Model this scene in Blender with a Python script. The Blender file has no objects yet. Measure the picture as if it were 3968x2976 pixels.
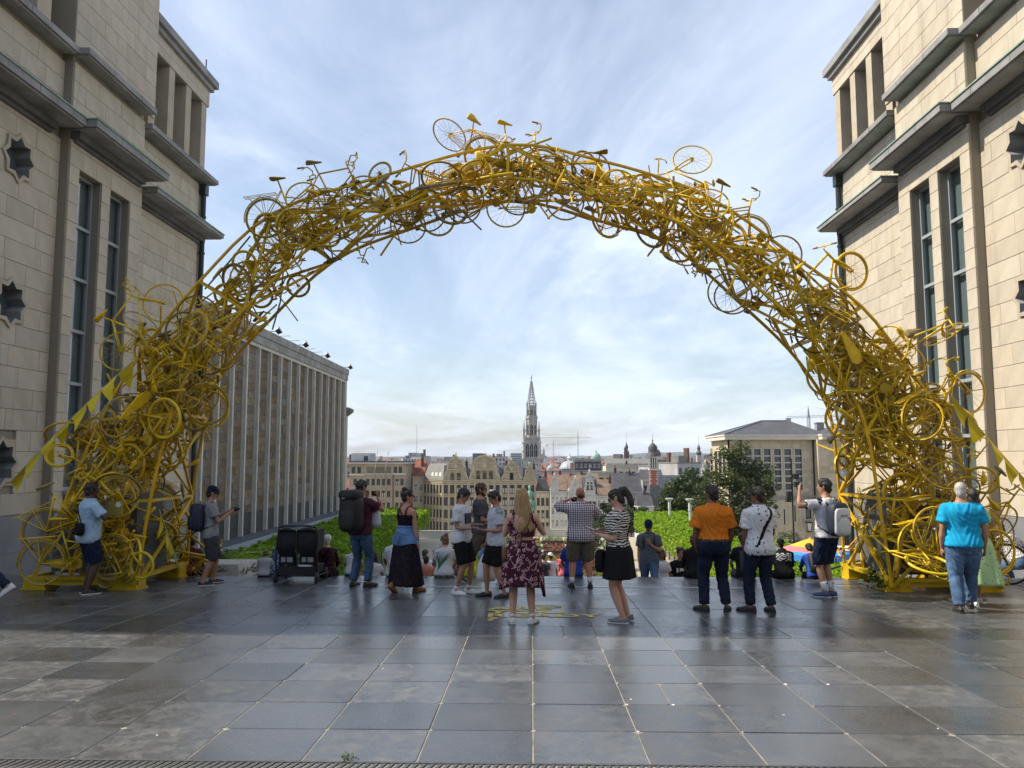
import bpy, math, random
import numpy as np
from mathutils import Vector, Matrix, Euler, noise as mnoise

V = Vector
RAD = math.radians
rng = random.Random(11)
scene = bpy.context.scene
COL = scene.collection

# ------------------------------------------------------------------ camera
EYE = 1.75
cam_data = bpy.data.cameras.new('camera')
cam = bpy.data.objects.new('camera', cam_data)
COL.objects.link(cam)
cam.location = (0, 0, EYE)
cam.rotation_euler = (RAD(90 + 5.3934), 0, RAD(1.409))
cam_data.sensor_width = 36
cam_data.lens = 27.667
cam_data.clip_start = 0.05
cam_data.clip_end = 20000
scene.camera = cam

# ------------------------------------------------------------------ light
SUN_EL, SUN_AZ = 47.0, 5.0            # elevation, degrees that the sun stands ahead of due left
sd = V((-math.cos(RAD(SUN_AZ)) * math.cos(RAD(SUN_EL)), math.sin(RAD(SUN_AZ)) * math.cos(RAD(SUN_EL)), math.sin(RAD(SUN_EL))))
sl = bpy.data.lights.new('sun', 'SUN')
sl.energy = 5.0
sl.angle = RAD(0.6)
sl.color = (1.0, 0.90, 0.74)
so = bpy.data.objects.new('sun', sl)
COL.objects.link(so)
so.rotation_euler = sd.to_track_quat('Z', 'Y').to_euler()
so.location = (-60, 20, 80)

world = bpy.data.worlds.new('World')
scene.world = world
world.use_nodes = True
wt = world.node_tree
wt.nodes.clear()
def wn(t, **k):
    n = wt.nodes.new(t)
    for a, b in k.items(): setattr(n, a, b)
    return n
out = wn('ShaderNodeOutputWorld')
bg = wn('ShaderNodeBackground')
sky = wn('ShaderNodeTexSky', sky_type='NISHITA', sun_disc=False)
sky.sun_elevation = RAD(SUN_EL)
sky.sun_rotation = math.atan2(sd.x, sd.y)
sky.air_density = 1.0; sky.dust_density = 1.6; sky.ozone_density = 1.2; sky.altitude = 60
SKY_STRENGTH = 0.12
bg.inputs[1].default_value = SKY_STRENGTH
tc = wn('ShaderNodeTexCoord')
sep = wn('ShaderNodeSeparateXYZ')
wt.links.new(tc.outputs['Generated'], sep.inputs[0])
def wmath(op, a, b=None, clamp=False):
    n = wn('ShaderNodeMath', operation=op, use_clamp=clamp)
    for i, x in enumerate((a, b)):
        if x is None: continue
        if isinstance(x, (int, float)): n.inputs[i].default_value = x
        else: wt.links.new(x, n.inputs[i])
    return n.outputs[0]
zz = wmath('ADD', wmath('MAXIMUM', sep.outputs[2], 0.0), 0.10)
px = wmath('DIVIDE', sep.outputs[0], zz)
py = wmath('DIVIDE', sep.outputs[1], zz)
comb = wn('ShaderNodeCombineXYZ')
wt.links.new(px, comb.inputs[0]); wt.links.new(py, comb.inputs[1])
def cloud(scale, stretch, detail, rough, dist, rot, off):
    mp = wn('ShaderNodeMapping')
    mp.inputs['Scale'].default_value = stretch
    mp.inputs['Rotation'].default_value = (0, 0, RAD(rot))
    mp.inputs['Location'].default_value = off
    wt.links.new(comb.outputs[0], mp.inputs[0])
    nz = wn('ShaderNodeTexNoise')
    nz.inputs['Scale'].default_value = scale; nz.inputs['Detail'].default_value = detail
    nz.inputs['Roughness'].default_value = rough; nz.inputs['Distortion'].default_value = dist
    wt.links.new(mp.outputs[0], nz.inputs['Vector'])
    return nz.outputs['Fac']
def ramp(x, lo, hi):
    n = wn('ShaderNodeMapRange'); n.clamp = True; n.interpolation_type = 'SMOOTHSTEP'
    wt.links.new(x, n.inputs[0]); n.inputs[1].default_value = lo; n.inputs[2].default_value = hi
    return n.outputs[0]
c1 = ramp(cloud(0.55, (1.0, 0.42, 1), 7, 0.60, 0.7, 24, (3.1, 1.7, 0)), 0.36, 0.66)
c2 = ramp(cloud(1.7, (0.75, 0.35, 1), 9, 0.66, 1.0, -18, (0.3, 4.2, 0)), 0.42, 0.76)
c3 = ramp(cloud(1.1, (1.0, 0.9, 1), 8, 0.60, 0.25, 0, (7.3, 0.4, 0)), 0.56, 0.74)
veil = wmath('ADD', wmath('MULTIPLY', c1, 0.58), wmath('MULTIPLY', c2, 0.24))
veil = wmath('ADD', veil, wmath('MULTIPLY', c3, 0.30))
veil = wmath('ADD', veil, 0.15, clamp=True)
veil = wmath('MINIMUM', veil, 0.95)
mix = wn('ShaderNodeMix', data_type='RGBA')
wt.links.new(veil, mix.inputs['Factor'])
wt.links.new(sky.outputs[0], mix.inputs['A'])
mix.inputs['B'].default_value = (6.5, 7.2, 8.45, 1)
wt.links.new(mix.outputs['Result'], bg.inputs[0])
wt.links.new(bg.outputs[0], out.inputs[0])

vs = scene.view_settings
scene.display_settings.display_device = 'sRGB'
vs.view_transform = 'Standard'; vs.look = 'None'; vs.gamma = 1; vs.exposure = 0.45
vs.use_curve_mapping = False
scene.cycles.max_bounces = 6
scene.cycles.diffuse_bounces = 3
scene.cycles.glossy_bounces = 3
scene.cycles.transparent_max_bounces = 12
scene.cycles.volume_bounces = 0
scene.cycles.caustics_reflective = False
scene.cycles.caustics_refractive = False

# ------------------------------------------------------------------ mesh helper
class MB:
    """collects shapes and links them as ONE mesh object"""
    def __init__(s): s.v = []; s.f = []; s.m = []; s.cur = 0
    def add(s, vs_, fs):
        b = len(s.v); s.v.extend([tuple(p) for p in vs_])
        for f in fs: s.f.append(tuple(i + b for i in f)); s.m.append(s.cur)
    def box(s, a, b):
        x0, x1 = sorted((a[0], b[0])); y0, y1 = sorted((a[1], b[1])); z0, z1 = sorted((a[2], b[2]))
        s.add([(x0,y0,z0),(x1,y0,z0),(x1,y1,z0),(x0,y1,z0),(x0,y0,z1),(x1,y0,z1),(x1,y1,z1),(x0,y1,z1)],
              [(0,3,2,1),(4,5,6,7),(0,1,5,4),(1,2,6,5),(2,3,7,6),(3,0,4,7)])
    def bar(s, p, q, w, h=None, up=(0,0,1)):
        p, q = V(p), V(q); h = h or w; d = (q - p)
        if d.length < 1e-6: return
        d.normalize(); u = V(up)
        if abs(d.dot(u)) > .98: u = V((0,1,0))
        x = d.cross(u).normalized() * w / 2; z = x.cross(d).normalized() * h / 2
        s.add([p-x-z, p+x-z, p+x+z, p-x+z, q-x-z, q+x-z, q+x+z, q-x+z],
              [(0,1,2,3),(7,6,5,4),(0,4,5,1),(1,5,6,2),(2,6,7,3),(3,7,4,0)])
    def rings(s, rs, caps=True, closed=False):
        n = len(rs[0]); b = len(s.v)
        for r in rs: s.v.extend([tuple(p) for p in r])
        k = len(rs)
        for i in range(k if closed else k - 1):
            i2 = (i + 1) % k
            for j in range(n):
                j2 = (j + 1) % n
                s.f.append((b+i*n+j, b+i*n+j2, b+i2*n+j2, b+i2*n+j)); s.m.append(s.cur)
        if caps and not closed:
            s.f.append(tuple(b + j for j in range(n))[::-1]); s.m.append(s.cur)
            s.f.append(tuple(b + (k-1)*n + j for j in range(n))); s.m.append(s.cur)
    def tube(s, pts, r, n=6, closed=False, caps=True, flat=1.0, side=None):
        pts = [V(p) for p in pts]; k = len(pts)
        rs = r if isinstance(r, (list, tuple)) else [r] * k
        out_ = []; prev = None
        for i in range(k):
            if closed: t = pts[(i+1) % k] - pts[i-1]
            else: t = pts[min(i+1, k-1)] - pts[max(i-1, 0)]
            t = t.normalized() if t.length > 1e-9 else V((0,0,1))
            if prev is None:
                a = V(side) if side else (V((0,0,1)) if abs(t.z) < .9 else V((1,0,0)))
            else: a = prev
            x = a - t * a.dot(t)
            x = x.normalized() if x.length > 1e-6 else t.orthogonal().normalized()
            prev = x; y = t.cross(x)
            out_.append([pts[i] + (x*math.cos(2*math.pi*j/n) + y*math.sin(2*math.pi*j/n)*flat) * rs[i] for j in range(n)])
        s.rings(out_, caps, closed)
    def ball(s, c, r, nu=10, nv=6, mat=None):
        c = V(c); r = r if isinstance(r, (tuple, list)) else (r, r, r)
        rs = []
        for i in range(nv + 1):
            th = math.pi * min(max(i, .12), nv - .12) / nv
            rs.append([V((r[0]*math.sin(th)*math.cos(2*math.pi*j/nu), r[1]*math.sin(th)*math.sin(2*math.pi*j/nu), -r[2]*math.cos(th))) for j in range(nu)])
        if mat is not None: rs = [[mat @ p for p in q] for q in rs]
        s.rings([[c + p for p in q] for q in rs])
    def lathe(s, prof, n=16, c=(0,0,0), caps=True):
        c = V(c)
        s.rings([[c + V((r*math.cos(2*math.pi*j/n), r*math.sin(2*math.pi*j/n), z)) for j in range(n)] for r, z in prof], caps)
    def prism(s, poly, fn, d0, d1):
        n = len(poly)
        s.add([fn(u, w, d0) for u, w in poly] + [fn(u, w, d1) for u, w in poly],
              [tuple(range(n))[::-1], tuple(range(n, 2*n))] + [(i, (i+1) % n, n+(i+1) % n, n+i) for i in range(n)])
    def mesh(s, name, mats, smooth=False, off=None):
        me = bpy.data.meshes.new(name)
        vv = s.v if off is None else [(p[0]-off[0], p[1]-off[1], p[2]-off[2]) for p in s.v]
        me.from_pydata(vv, [], s.f)
        for m in (mats if isinstance(mats, (list, tuple)) else [mats]): me.materials.append(m)
        if any(s.m): me.polygons.foreach_set('material_index', s.m)
        if smooth: me.polygons.foreach_set('use_smooth', [True] * len(s.f))
        me.update()
        return me
    def build(s, name, mats, parent=None, smooth=False, world=True):
        off = base_of(parent) if (parent is not None and world) else None
        return link(name, s.mesh(name, mats, smooth, off), parent)

KIDS = {}
def base_of(o):
    p = V((0,0,0))
    while o is not None: p = p + V(o.location); o = o.parent
    return p
def link(name, data, parent=None, loc=None, rot=None, scale=None):
    o = bpy.data.objects.new(name, data); COL.objects.link(o)
    if parent is not None:
        o.parent = parent; KIDS.setdefault(parent.name, []).append(o)
    if loc is not None: o.location = loc
    if rot is not None: o.rotation_euler = rot
    if scale is not None: o.scale = (scale,)*3 if isinstance(scale, (int, float)) else scale
    return o
def tag(o, label=None, cat=None, group=None, kind=None):
    if label: o['label'] = label
    if cat: o['category'] = cat
    if group: o['group'] = group
    if kind: o['kind'] = kind
    return o
def thing(name, loc, label, cat, group=None, rz=0, scale=None):
    return tag(link(name, None, None, loc, (0, 0, rz), scale), label, cat, group)
def copy_tree(o, parent=None):
    c = o.copy(); COL.objects.link(c)
    if parent is not None: c.parent = parent
    for ch in KIDS.get(o.name, ()): copy_tree(ch, c)
    return c

# ------------------------------------------------------------------ materials
def nodes_of(name):
    m = bpy.data.materials.new(name); m.use_nodes = True
    return m, m.node_tree, m.node_tree.nodes['Principled BSDF']
def nd(t, ty, **k):
    n = t.nodes.new(ty)
    for a, b in k.items(): setattr(n, a, b)
    return n
def mval(t, op, a, b=None, clamp=False):
    n = nd(t, 'ShaderNodeMath', operation=op, use_clamp=clamp)
    for i, x in enumerate((a, b)):
        if x is None: continue
        if isinstance(x, (int, float)): n.inputs[i].default_value = x
        else: t.links.new(x, n.inputs[i])
    return n.outputs[0]
def mixc(t, fac, a, b):
    n = nd(t, 'ShaderNodeMix', data_type='RGBA')
    for key, x in (('Factor', fac), ('A', a), ('B', b)):
        if isinstance(x, (int, float)): n.inputs[key].default_value = x
        elif isinstance(x, tuple): n.inputs[key].default_value = (*x[:3], 1)
        else: t.links.new(x, n.inputs[key])
    return n.outputs['Result']
def ntex(t, scale, detail=4, rough=.55, vec=None, dist=0):
    n = nd(t, 'ShaderNodeTexNoise'); n.inputs['Scale'].default_value = scale
    n.inputs['Detail'].default_value = detail; n.inputs['Roughness'].default_value = rough; n.inputs['Distortion'].default_value = dist
    if vec is None: vec = nd(t, 'ShaderNodeTexCoord').outputs['Object']
    t.links.new(vec, n.inputs['Vector'])
    return n.outputs['Fac']
def mrange(t, x, a, b, c=0., d=1.):
    n = nd(t, 'ShaderNodeMapRange'); n.clamp = True
    t.links.new(x, n.inputs[0])
    for i, q in enumerate((a, b, c, d)): n.inputs[i+1].default_value = q
    return n.outputs[0]
def bumped(t, bs, h, strength, dist=.01):
    b = nd(t, 'ShaderNodeBump'); b.inputs['Strength'].default_value = strength; b.inputs['Distance'].default_value = dist
    t.links.new(h, b.inputs['Height']); t.links.new(b.outputs[0], bs.inputs['Normal'])
MATS = {}
def M(name, col, rough=.6, nscale=0, namt=0, bump=0, bscale=None, rnd=0, metal=0, spec=.4, rv=0, world=False):
    if name in MATS: return MATS[name]
    m, t, bs = nodes_of(name)
    bs.inputs['Roughness'].default_value = rough; bs.inputs['Metallic'].default_value = metal
    bs.inputs['Specular IOR Level'].default_value = spec
    vec = nd(t, 'ShaderNodeNewGeometry').outputs['Position'] if world else nd(t, 'ShaderNodeTexCoord').outputs['Object']
    c = None
    streak = name.startswith('limestone b')
    if nscale:
        f = ntex(t, nscale, 6, .62, vec)
        f = mrange(t, f, .3, .7)
        c = mixc(t, f, tuple(x*(1-namt) for x in col), tuple(min(x*(1+namt), .95) for x in col))
        if streak:
            mp = nd(t, 'ShaderNodeMapping'); mp.inputs['Scale'].default_value = (2.2, 2.2, .22); t.links.new(nd(t, 'ShaderNodeNewGeometry').outputs['Position'], mp.inputs[0])
            c = mixc(t, mrange(t, ntex(t, 1, 6, .65, mp.outputs[0], .4), .52, .76, 0, .4), c, (.22, .195, .155))
        if rv: t.links.new(mrange(t, f, 0, 1, rough-rv, rough+rv), bs.inputs['Roughness'])
    if rnd:
        oi = nd(t, 'ShaderNodeObjectInfo')
        k = mrange(t, oi.outputs['Random'], 0, 1, 1-rnd, 1+rnd)
        hs = nd(t, 'ShaderNodeHueSaturation')
        t.links.new(k, hs.inputs['Value'])
        r2 = mval(t, 'FRACT', mval(t, 'MULTIPLY', oi.outputs['Random'], 17.3))
        t.links.new(mrange(t, r2, 0, 1, 1-rnd*1.2, 1+rnd*1.2), hs.inputs['Saturation'])
        if c is None: hs.inputs['Color'].default_value = (*col, 1)
        else: t.links.new(c, hs.inputs['Color'])
        c = hs.outputs[0]
    if c is None: bs.inputs['Base Color'].default_value = (*col, 1)
    else: t.links.new(c, bs.inputs['Base Color'])
    if bump: bumped(t, bs, ntex(t, bscale or 40, 5, .6, vec), bump)
    MATS[name] = m
    return m
def glass_mat(name, tint, refl=.12):
    if name in MATS: return MATS[name]
    m, t, bs = nodes_of(name)
    t.nodes.remove(bs)
    o = t.nodes['Material Output']
    tr = nd(t, 'ShaderNodeBsdfTransparent'); tr.inputs[0].default_value = (*tint, 1)
    gl = nd(t, 'ShaderNodeBsdfGlossy'); gl.inputs['Roughness'].default_value = .03
    fr = nd(t, 'ShaderNodeLayerWeight'); fr.inputs[0].default_value = .5
    f = mval(t, 'ADD', mval(t, 'MULTIPLY', mval(t, 'POWER', fr.outputs['Facing'], 4), .55), refl, True)
    mx = nd(t, 'ShaderNodeMixShader')
    t.links.new(f, mx.inputs[0]); t.links.new(tr.outputs[0], mx.inputs[1]); t.links.new(gl.outputs[0], mx.inputs[2])
    t.links.new(mx.outputs[0], o.inputs[0])
    MATS[name] = m
    return m
def leaf_mat(name, c0, c1, trans=.35, scale=.9):
    m, t, bs = nodes_of(name)
    bs.inputs['Roughness'].default_value = .5; bs.inputs['Specular IOR Level'].default_value = .35
    pos = nd(t, 'ShaderNodeNewGeometry').outputs['Position']
    c = mixc(t, mrange(t, ntex(t, scale, 4, .6, pos), .35, .65), c0, c1)
    c = mixc(t, mrange(t, ntex(t, 6, 2, .5, pos), .3, .7, 0, .5), c, tuple(x*.55 for x in c0))
    t.links.new(c, bs.inputs['Base Color'])
    tl = nd(t, 'ShaderNodeBsdfTranslucent'); t.links.new(c, tl.inputs[0])
    mx = nd(t, 'ShaderNodeMixShader'); mx.inputs[0].default_value = trans
    t.links.new(bs.outputs[0], mx.inputs[1]); t.links.new(tl.outputs[0], mx.inputs[2])
    t.links.new(mx.outputs[0], t.nodes['Material Output'].inputs[0])
    return m

limestone = M('limestone blocks', (.47, .42, .34), .8, 2.2, .09, .2, 30, .07, spec=.2)
limestone_back = M('limestone mortar', (.27, .24, .19), .9)
limestone_trim = M('limestone trim', (.42, .365, .285), .8, 1.5, .12, .2, 30, spec=.2)
plinth_stone = M('blue stone plinth', (.20, .21, .23), .65, 1.6, .15, .15, 40, .10)
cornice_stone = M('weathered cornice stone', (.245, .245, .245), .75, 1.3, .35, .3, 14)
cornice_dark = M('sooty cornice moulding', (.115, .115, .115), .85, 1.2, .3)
copper_edge = M('green copper edge', (.22, .33, .27), .6, 4, .3)
dark_pipe = M('dark painted downpipe', (.022, .03, .032), .45)
room_dark = M('dark interior', (.05, .055, .06), .9); backing_grey = M('grey pane backing', (.30, .34, .35), .9)  # the grey imitates sky reflected in the tall panes
blind_white = M('white window blind', (.62, .66, .68), .8)
frame_grey = M('grey window frame', (.30, .34, .36), .4)
tall_glass = glass_mat('tall window glass', (.82, .87, .88), .12)
black_paint = M('black paint', (.012, .012, .013), .5)
SLOPE = 0.0294
def gz(y): return -SLOPE * y
# ================================================================== plaza floor
def paving_mat():
    m, t, bs = nodes_of('polished blue stone paving')
    pos = nd(t, 'ShaderNodeNewGeometry').outputs['Position']
    oi = nd(t, 'ShaderNodeObjectInfo').outputs['Random']
    a = mrange(t, ntex(t, 1.1, 6, .65, pos, .4), .32, .68)
    b = mrange(t, ntex(t, 7, 7, .72, pos, .6), .45, .68)
    fine = ntex(t, 38, 6, .7, pos)
    c = mixc(t, a, (.047, .051, .057), (.080, .085, .093))
    k = mval(t, 'MULTIPLY', b, mrange(t, mval(t, 'FRACT', mval(t, 'MULTIPLY', oi, 7.7)), .35, 1, .10, .75))
    c = mixc(t, k, c, (.16, .157, .146))
    c = mixc(t, mrange(t, fine, .60, .74, 0, .35), c, (.17, .165, .15))
    hs = nd(t, 'ShaderNodeHueSaturation'); t.links.new(c, hs.inputs['Color'])
    t.links.new(mrange(t, oi, 0, 1, .68, 1.32), hs.inputs['Value'])
    t.links.new(hs.outputs[0], bs.inputs['Base Color'])
    r = mval(t, 'ADD', mrange(t, a, 0, 1, .24, .34), mval(t, 'MULTIPLY', k, .30))
    r = mval(t, 'ADD', r, mrange(t, fine, .4, .7, -.03, .06))
    r = mval(t, 'ADD', r, mrange(t, mval(t, 'FRACT', mval(t, 'MULTIPLY', oi, 3.1)), 0, 1, -.03, .05))
    t.links.new(r, bs.inputs['Roughness'])
    bs.inputs['Specular IOR Level'].default_value = .75
    h = mval(t, 'ADD', ntex(t, 3.2, 5, .55, pos), mval(t, 'MULTIPLY', fine, .35))
    bumped(t, bs, h, .10, .012)
    return m
paving = paving_mat()
mortar = M('pale sandy joint mortar', (.26, .24, .20), .9, 5, .35, world=True)
YE = 14.94
floor_mb = MB()
floor_mb.add([(-12, 0, -.006), (12, 0, -.006), (12, YE, gz(YE)-.006), (-12, YE, gz(YE)-.006),
              (-12, 0, -.3), (12, 0, -.3), (12, YE, gz(YE)-.3), (-12, YE, gz(YE)-.3)],
             [(0,1,2,3),(7,6,5,4),(0,4,5,1),(1,5,6,2),(2,6,7,3),(3,7,4,0)])
plaza = floor_mb.build('plaza_floor', mortar)
tag(plaza, 'dark polished stone plaza running to the head of the stairs', kind='structure')
TW, TD = .733, .678
stone_meshes = {}
rest = MB()
def stone_poly(w, d, k):
    r = random.Random(k); mb = MB(); e = .006
    # slightly worn corners: eight-sided top
    cs = [(-w/2, -d/2), (w/2, -d/2), (w/2, d/2), (-w/2, d/2)]
    top = []
    for i, (x, y) in enumerate(cs):
        c = r.uniform(.004, .02) if r.random() < .7 else r.uniform(.02, .05)
        sx, sy = (1 if x < 0 else -1), (1 if y < 0 else -1)
        if i in (0, 2): top += [(x, y+sy*c), (x+sx*c, y)]
        else: top += [(x+sx*c, y), (x, y+sy*c)]
    n = len(top)
    mb.rings([[V((x, y, -.03)) for x, y in top], [V((x, y, -.004)) for x, y in top], [V((x*(1-.008), y*(1-.008), 0)) for x, y in top]])
    return mb
rows = [5.10 + .0] + [5.78 + TD*k for k in range(13)] + [YE]
rows = [5.13, 5.78] + [5.78 + TD*k for k in range(1, 14)] + [YE]
ns = 0
srot = Euler((-math.atan(SLOPE), 0, 0))
for i in range(len(rows) - 1):
    y0, y1 = rows[i], rows[i+1]
    d = y1 - y0 - .010
    ym = (y0 + y1) / 2
    for j in range(-16, 16):
        x0 = .005 + TW*j
        xs = [(x0, x0 + TW)]
        if rng.random() < .05: xs = [(x0, x0 + TW*.5), (x0 + TW*.5, x0 + TW)]
        for a, b in xs:
            w = b - a - .010; xm = (a + b) / 2
            if abs(xm) > 11.9: continue
            vis = abs(xm + .02*ym) < .66 * ym + .5 and (xm > -11.2 and xm < 10.3)
            key = (round(w, 2), round(d, 2), rng.randrange(4))
            if vis and ns < 300:
                if key not in stone_meshes: stone_meshes[key] = stone_poly(w, d, hash(key) % 99).mesh('paving_stone', paving)
                o = link('paving_stone', stone_meshes[key], plaza, (xm, ym, gz(ym) + rng.uniform(-.0025, .0015)))
                o.rotation_euler = (-math.atan(SLOPE) + rng.uniform(-.0018, .0018), rng.uniform(-.0022, .0022), 0)
                ns += 1
            else:
                rest.prism([(y0 + .005, gz(y0) - .03), (y1 - .005, gz(y1) - .03), (y1 - .005, gz(y1) - .001), (y0 + .005, gz(y0) - .001)], lambda u, w_, d: (d, u, w_), a + .006, b - .006)
for i in range(7):
    for j in range(-15, 15):
        y0, y1 = .05 + .68*i, .72 + .68*i; rest.prism([(y0, gz(y0) - .03), (y1, gz(y1) - .03), (y1, gz(y1) - .001), (y0, gz(y0) - .001)], lambda u, w_, d: (d, u, w_), TW*j, TW*j + .72)
tag(rest.build('outer_paving', paving, plaza), kind='stuff')
strip = MB(); strip.bar((-3.46, 13.44, gz(13.44) + .003), (3.6, 13.44, gz(13.44) + .003), .035, .006)
strip.build('metal_joint_strip', M('pale metal strip', (.62, .63, .65), .35), plaza)
# drain in the foreground
drain = thing('drain_channel', (0, 5.02, gz(5.02)), 'slotted metal drain grate set across the paving in the foreground', 'drain')
iron = M('worn drain iron', (.13, .135, .14), .5, 20, .3, metal=.6)
dm = MB()
for yy in (4.89, 5.115): dm.bar((-11.5, yy, gz(yy) - .006), (9, yy, gz(yy) - .006), .022, .02)
dm.build('grate_frame', iron, drain)
dm = MB(); dm.box((-11.5, 4.9, gz(5) - .10), (9, 5.1, gz(5) - .05)); dm.build('channel', black_paint, drain)
b_ = MB(); b_.add([(-.012-.03, -.095, -.012), (.012-.03, -.095, -.012), (.012+.03, .095, -.012), (-.012+.03, .095, -.012),
                   (-.012-.03, -.095, 0), (.012-.03, -.095, 0), (.012+.03, .095, 0), (-.012+.03, .095, 0)],
                  [(0,3,2,1),(4,5,6,7),(0,1,5,4),(1,2,6,5),(2,3,7,6),(3,0,4,7)])
bmesh_ = b_.mesh('grate_bar', iron)
for k in range(150):
    link('grate_bar', bmesh_, drain, (-3.75 + .05*k, -.018, .001))
# yellow stencilled question on the stones
yellow_paint = M('yellow stencil paint', (.52, .42, .11), .6, 14, .4, world=True)
def text(name, body, size, loc, rot, mat, parent=None, ext=.0015, sx=1.0, align='LEFT', bold=0.0):
    cu = bpy.data.curves.new(name, 'FONT'); cu.body = body; cu.size = size; cu.extrude = ext; cu.align_x = align
    cu.offset = bold; cu.space_character = 1.0 + bold * 2
    cu.materials.append(mat)
    q = bpy.data.objects.new('t', cu); COL.objects.link(q)
    me = bpy.data.meshes.new_from_object(q); bpy.data.objects.remove(q); bpy.data.curves.remove(cu)
    o = link(name, me, parent, V(loc) - (base_of(parent) if parent else V((0,0,0))), rot)
    o.scale = (sx, 1, 1)
    return o
sten = thing('floor_stencil', (-.2, 10.9, gz(10.9)), 'worn yellow stencilled question painted on the paving by the woman in the floral dress', 'floor marking')
for k, (tx, wf) in enumerate((('ARE', 1.45), ('YOU', 1.45), ("R'EADY", 1.32), ('?', 1.6))):
    yy = 11.17 - .29*k
    text('stencil_line', tx, 0.34, (-.60 + .0*k, yy - .1, gz(yy - .1) + .004), (-math.atan(SLOPE), 0, 0), yellow_paint, sten, .0008, wf, bold=.009)
ring = MB(); ring.tube([(.20 + .22*math.cos(a), 11.33 + .10*math.sin(a), gz(11.3) + .004) for a in [2*math.pi*i/28 for i in range(28)]], .0045, 4, closed=True, flat=.3)
ring.build('stencil_ring', yellow_paint, sten)

# stairs that go down behind the edge
stairs = MB(); zz_ = gz(YE)
def stair_z(y):
    k = int((y - YE)/.34)
    if y < 19.02: return zz_ - .16*(k + 1)
    if y < 24: return zz_ - .16*12
    return max(zz_ - .16*12 - .16*(1 + int((y - 24)/.68)), -10.9)
for k in range(12):
    stairs.box((-11.1, YE + .34*k, zz_ - .16*(k+1) - .5), (10.1, YE + .34*(k+1), zz_ - .16*(k+1)))
stairs.box((-11.1, 19.02, zz_ - 2.5), (10.1, 24, zz_ - .16*12 - .002))
for k in range(53):
    w_ = 11 + min(k, 4)*.6
    stairs.box((-w_, 24 + .68*k, zz_ - 1.92 - .16*(k+1) - .5), (w_ - 1, 24 + .68*(k+1), zz_ - 1.92 - .16*(k+1)))
st = stairs.build('stairs', M('stair stone', (.20, .20, .20), .7, 2, .2, world=True))
tag(st, 'wide stone steps descending from the plaza to the garden', kind='structure')

# ================================================================== facade walls
def decompose(rect, holes):
    """rect minus holes as a list of rectangles (u0,u1,w0,w1)"""
    us = sorted({rect[0], rect[1], *[min(max(h[i], rect[0]), rect[1]) for h in holes for i in (0, 1)]})
    res = []
    for a, b in zip(us, us[1:]):
        if b - a < 1e-5: continue
        m = (a + b) / 2
        hs = sorted((max(h[2], rect[2]), min(h[3], rect[3])) for h in holes if h[0] < m < h[1])
        w = rect[2]
        for h0, h1 in hs:
            if h0 > w: res.append((a, b, w, h0))
            w = max(w, h1)
        if w < rect[3]: res.append((a, b, w, rect[3]))
    return res

def star_poly(r0, r1, n=8):
    return [((r0 if i % 2 == 0 else r1)*math.sin(math.pi*i/n), (r0 if i % 2 == 0 else r1)*math.cos(math.pi*i/n)) for i in range(2*n)]

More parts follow.
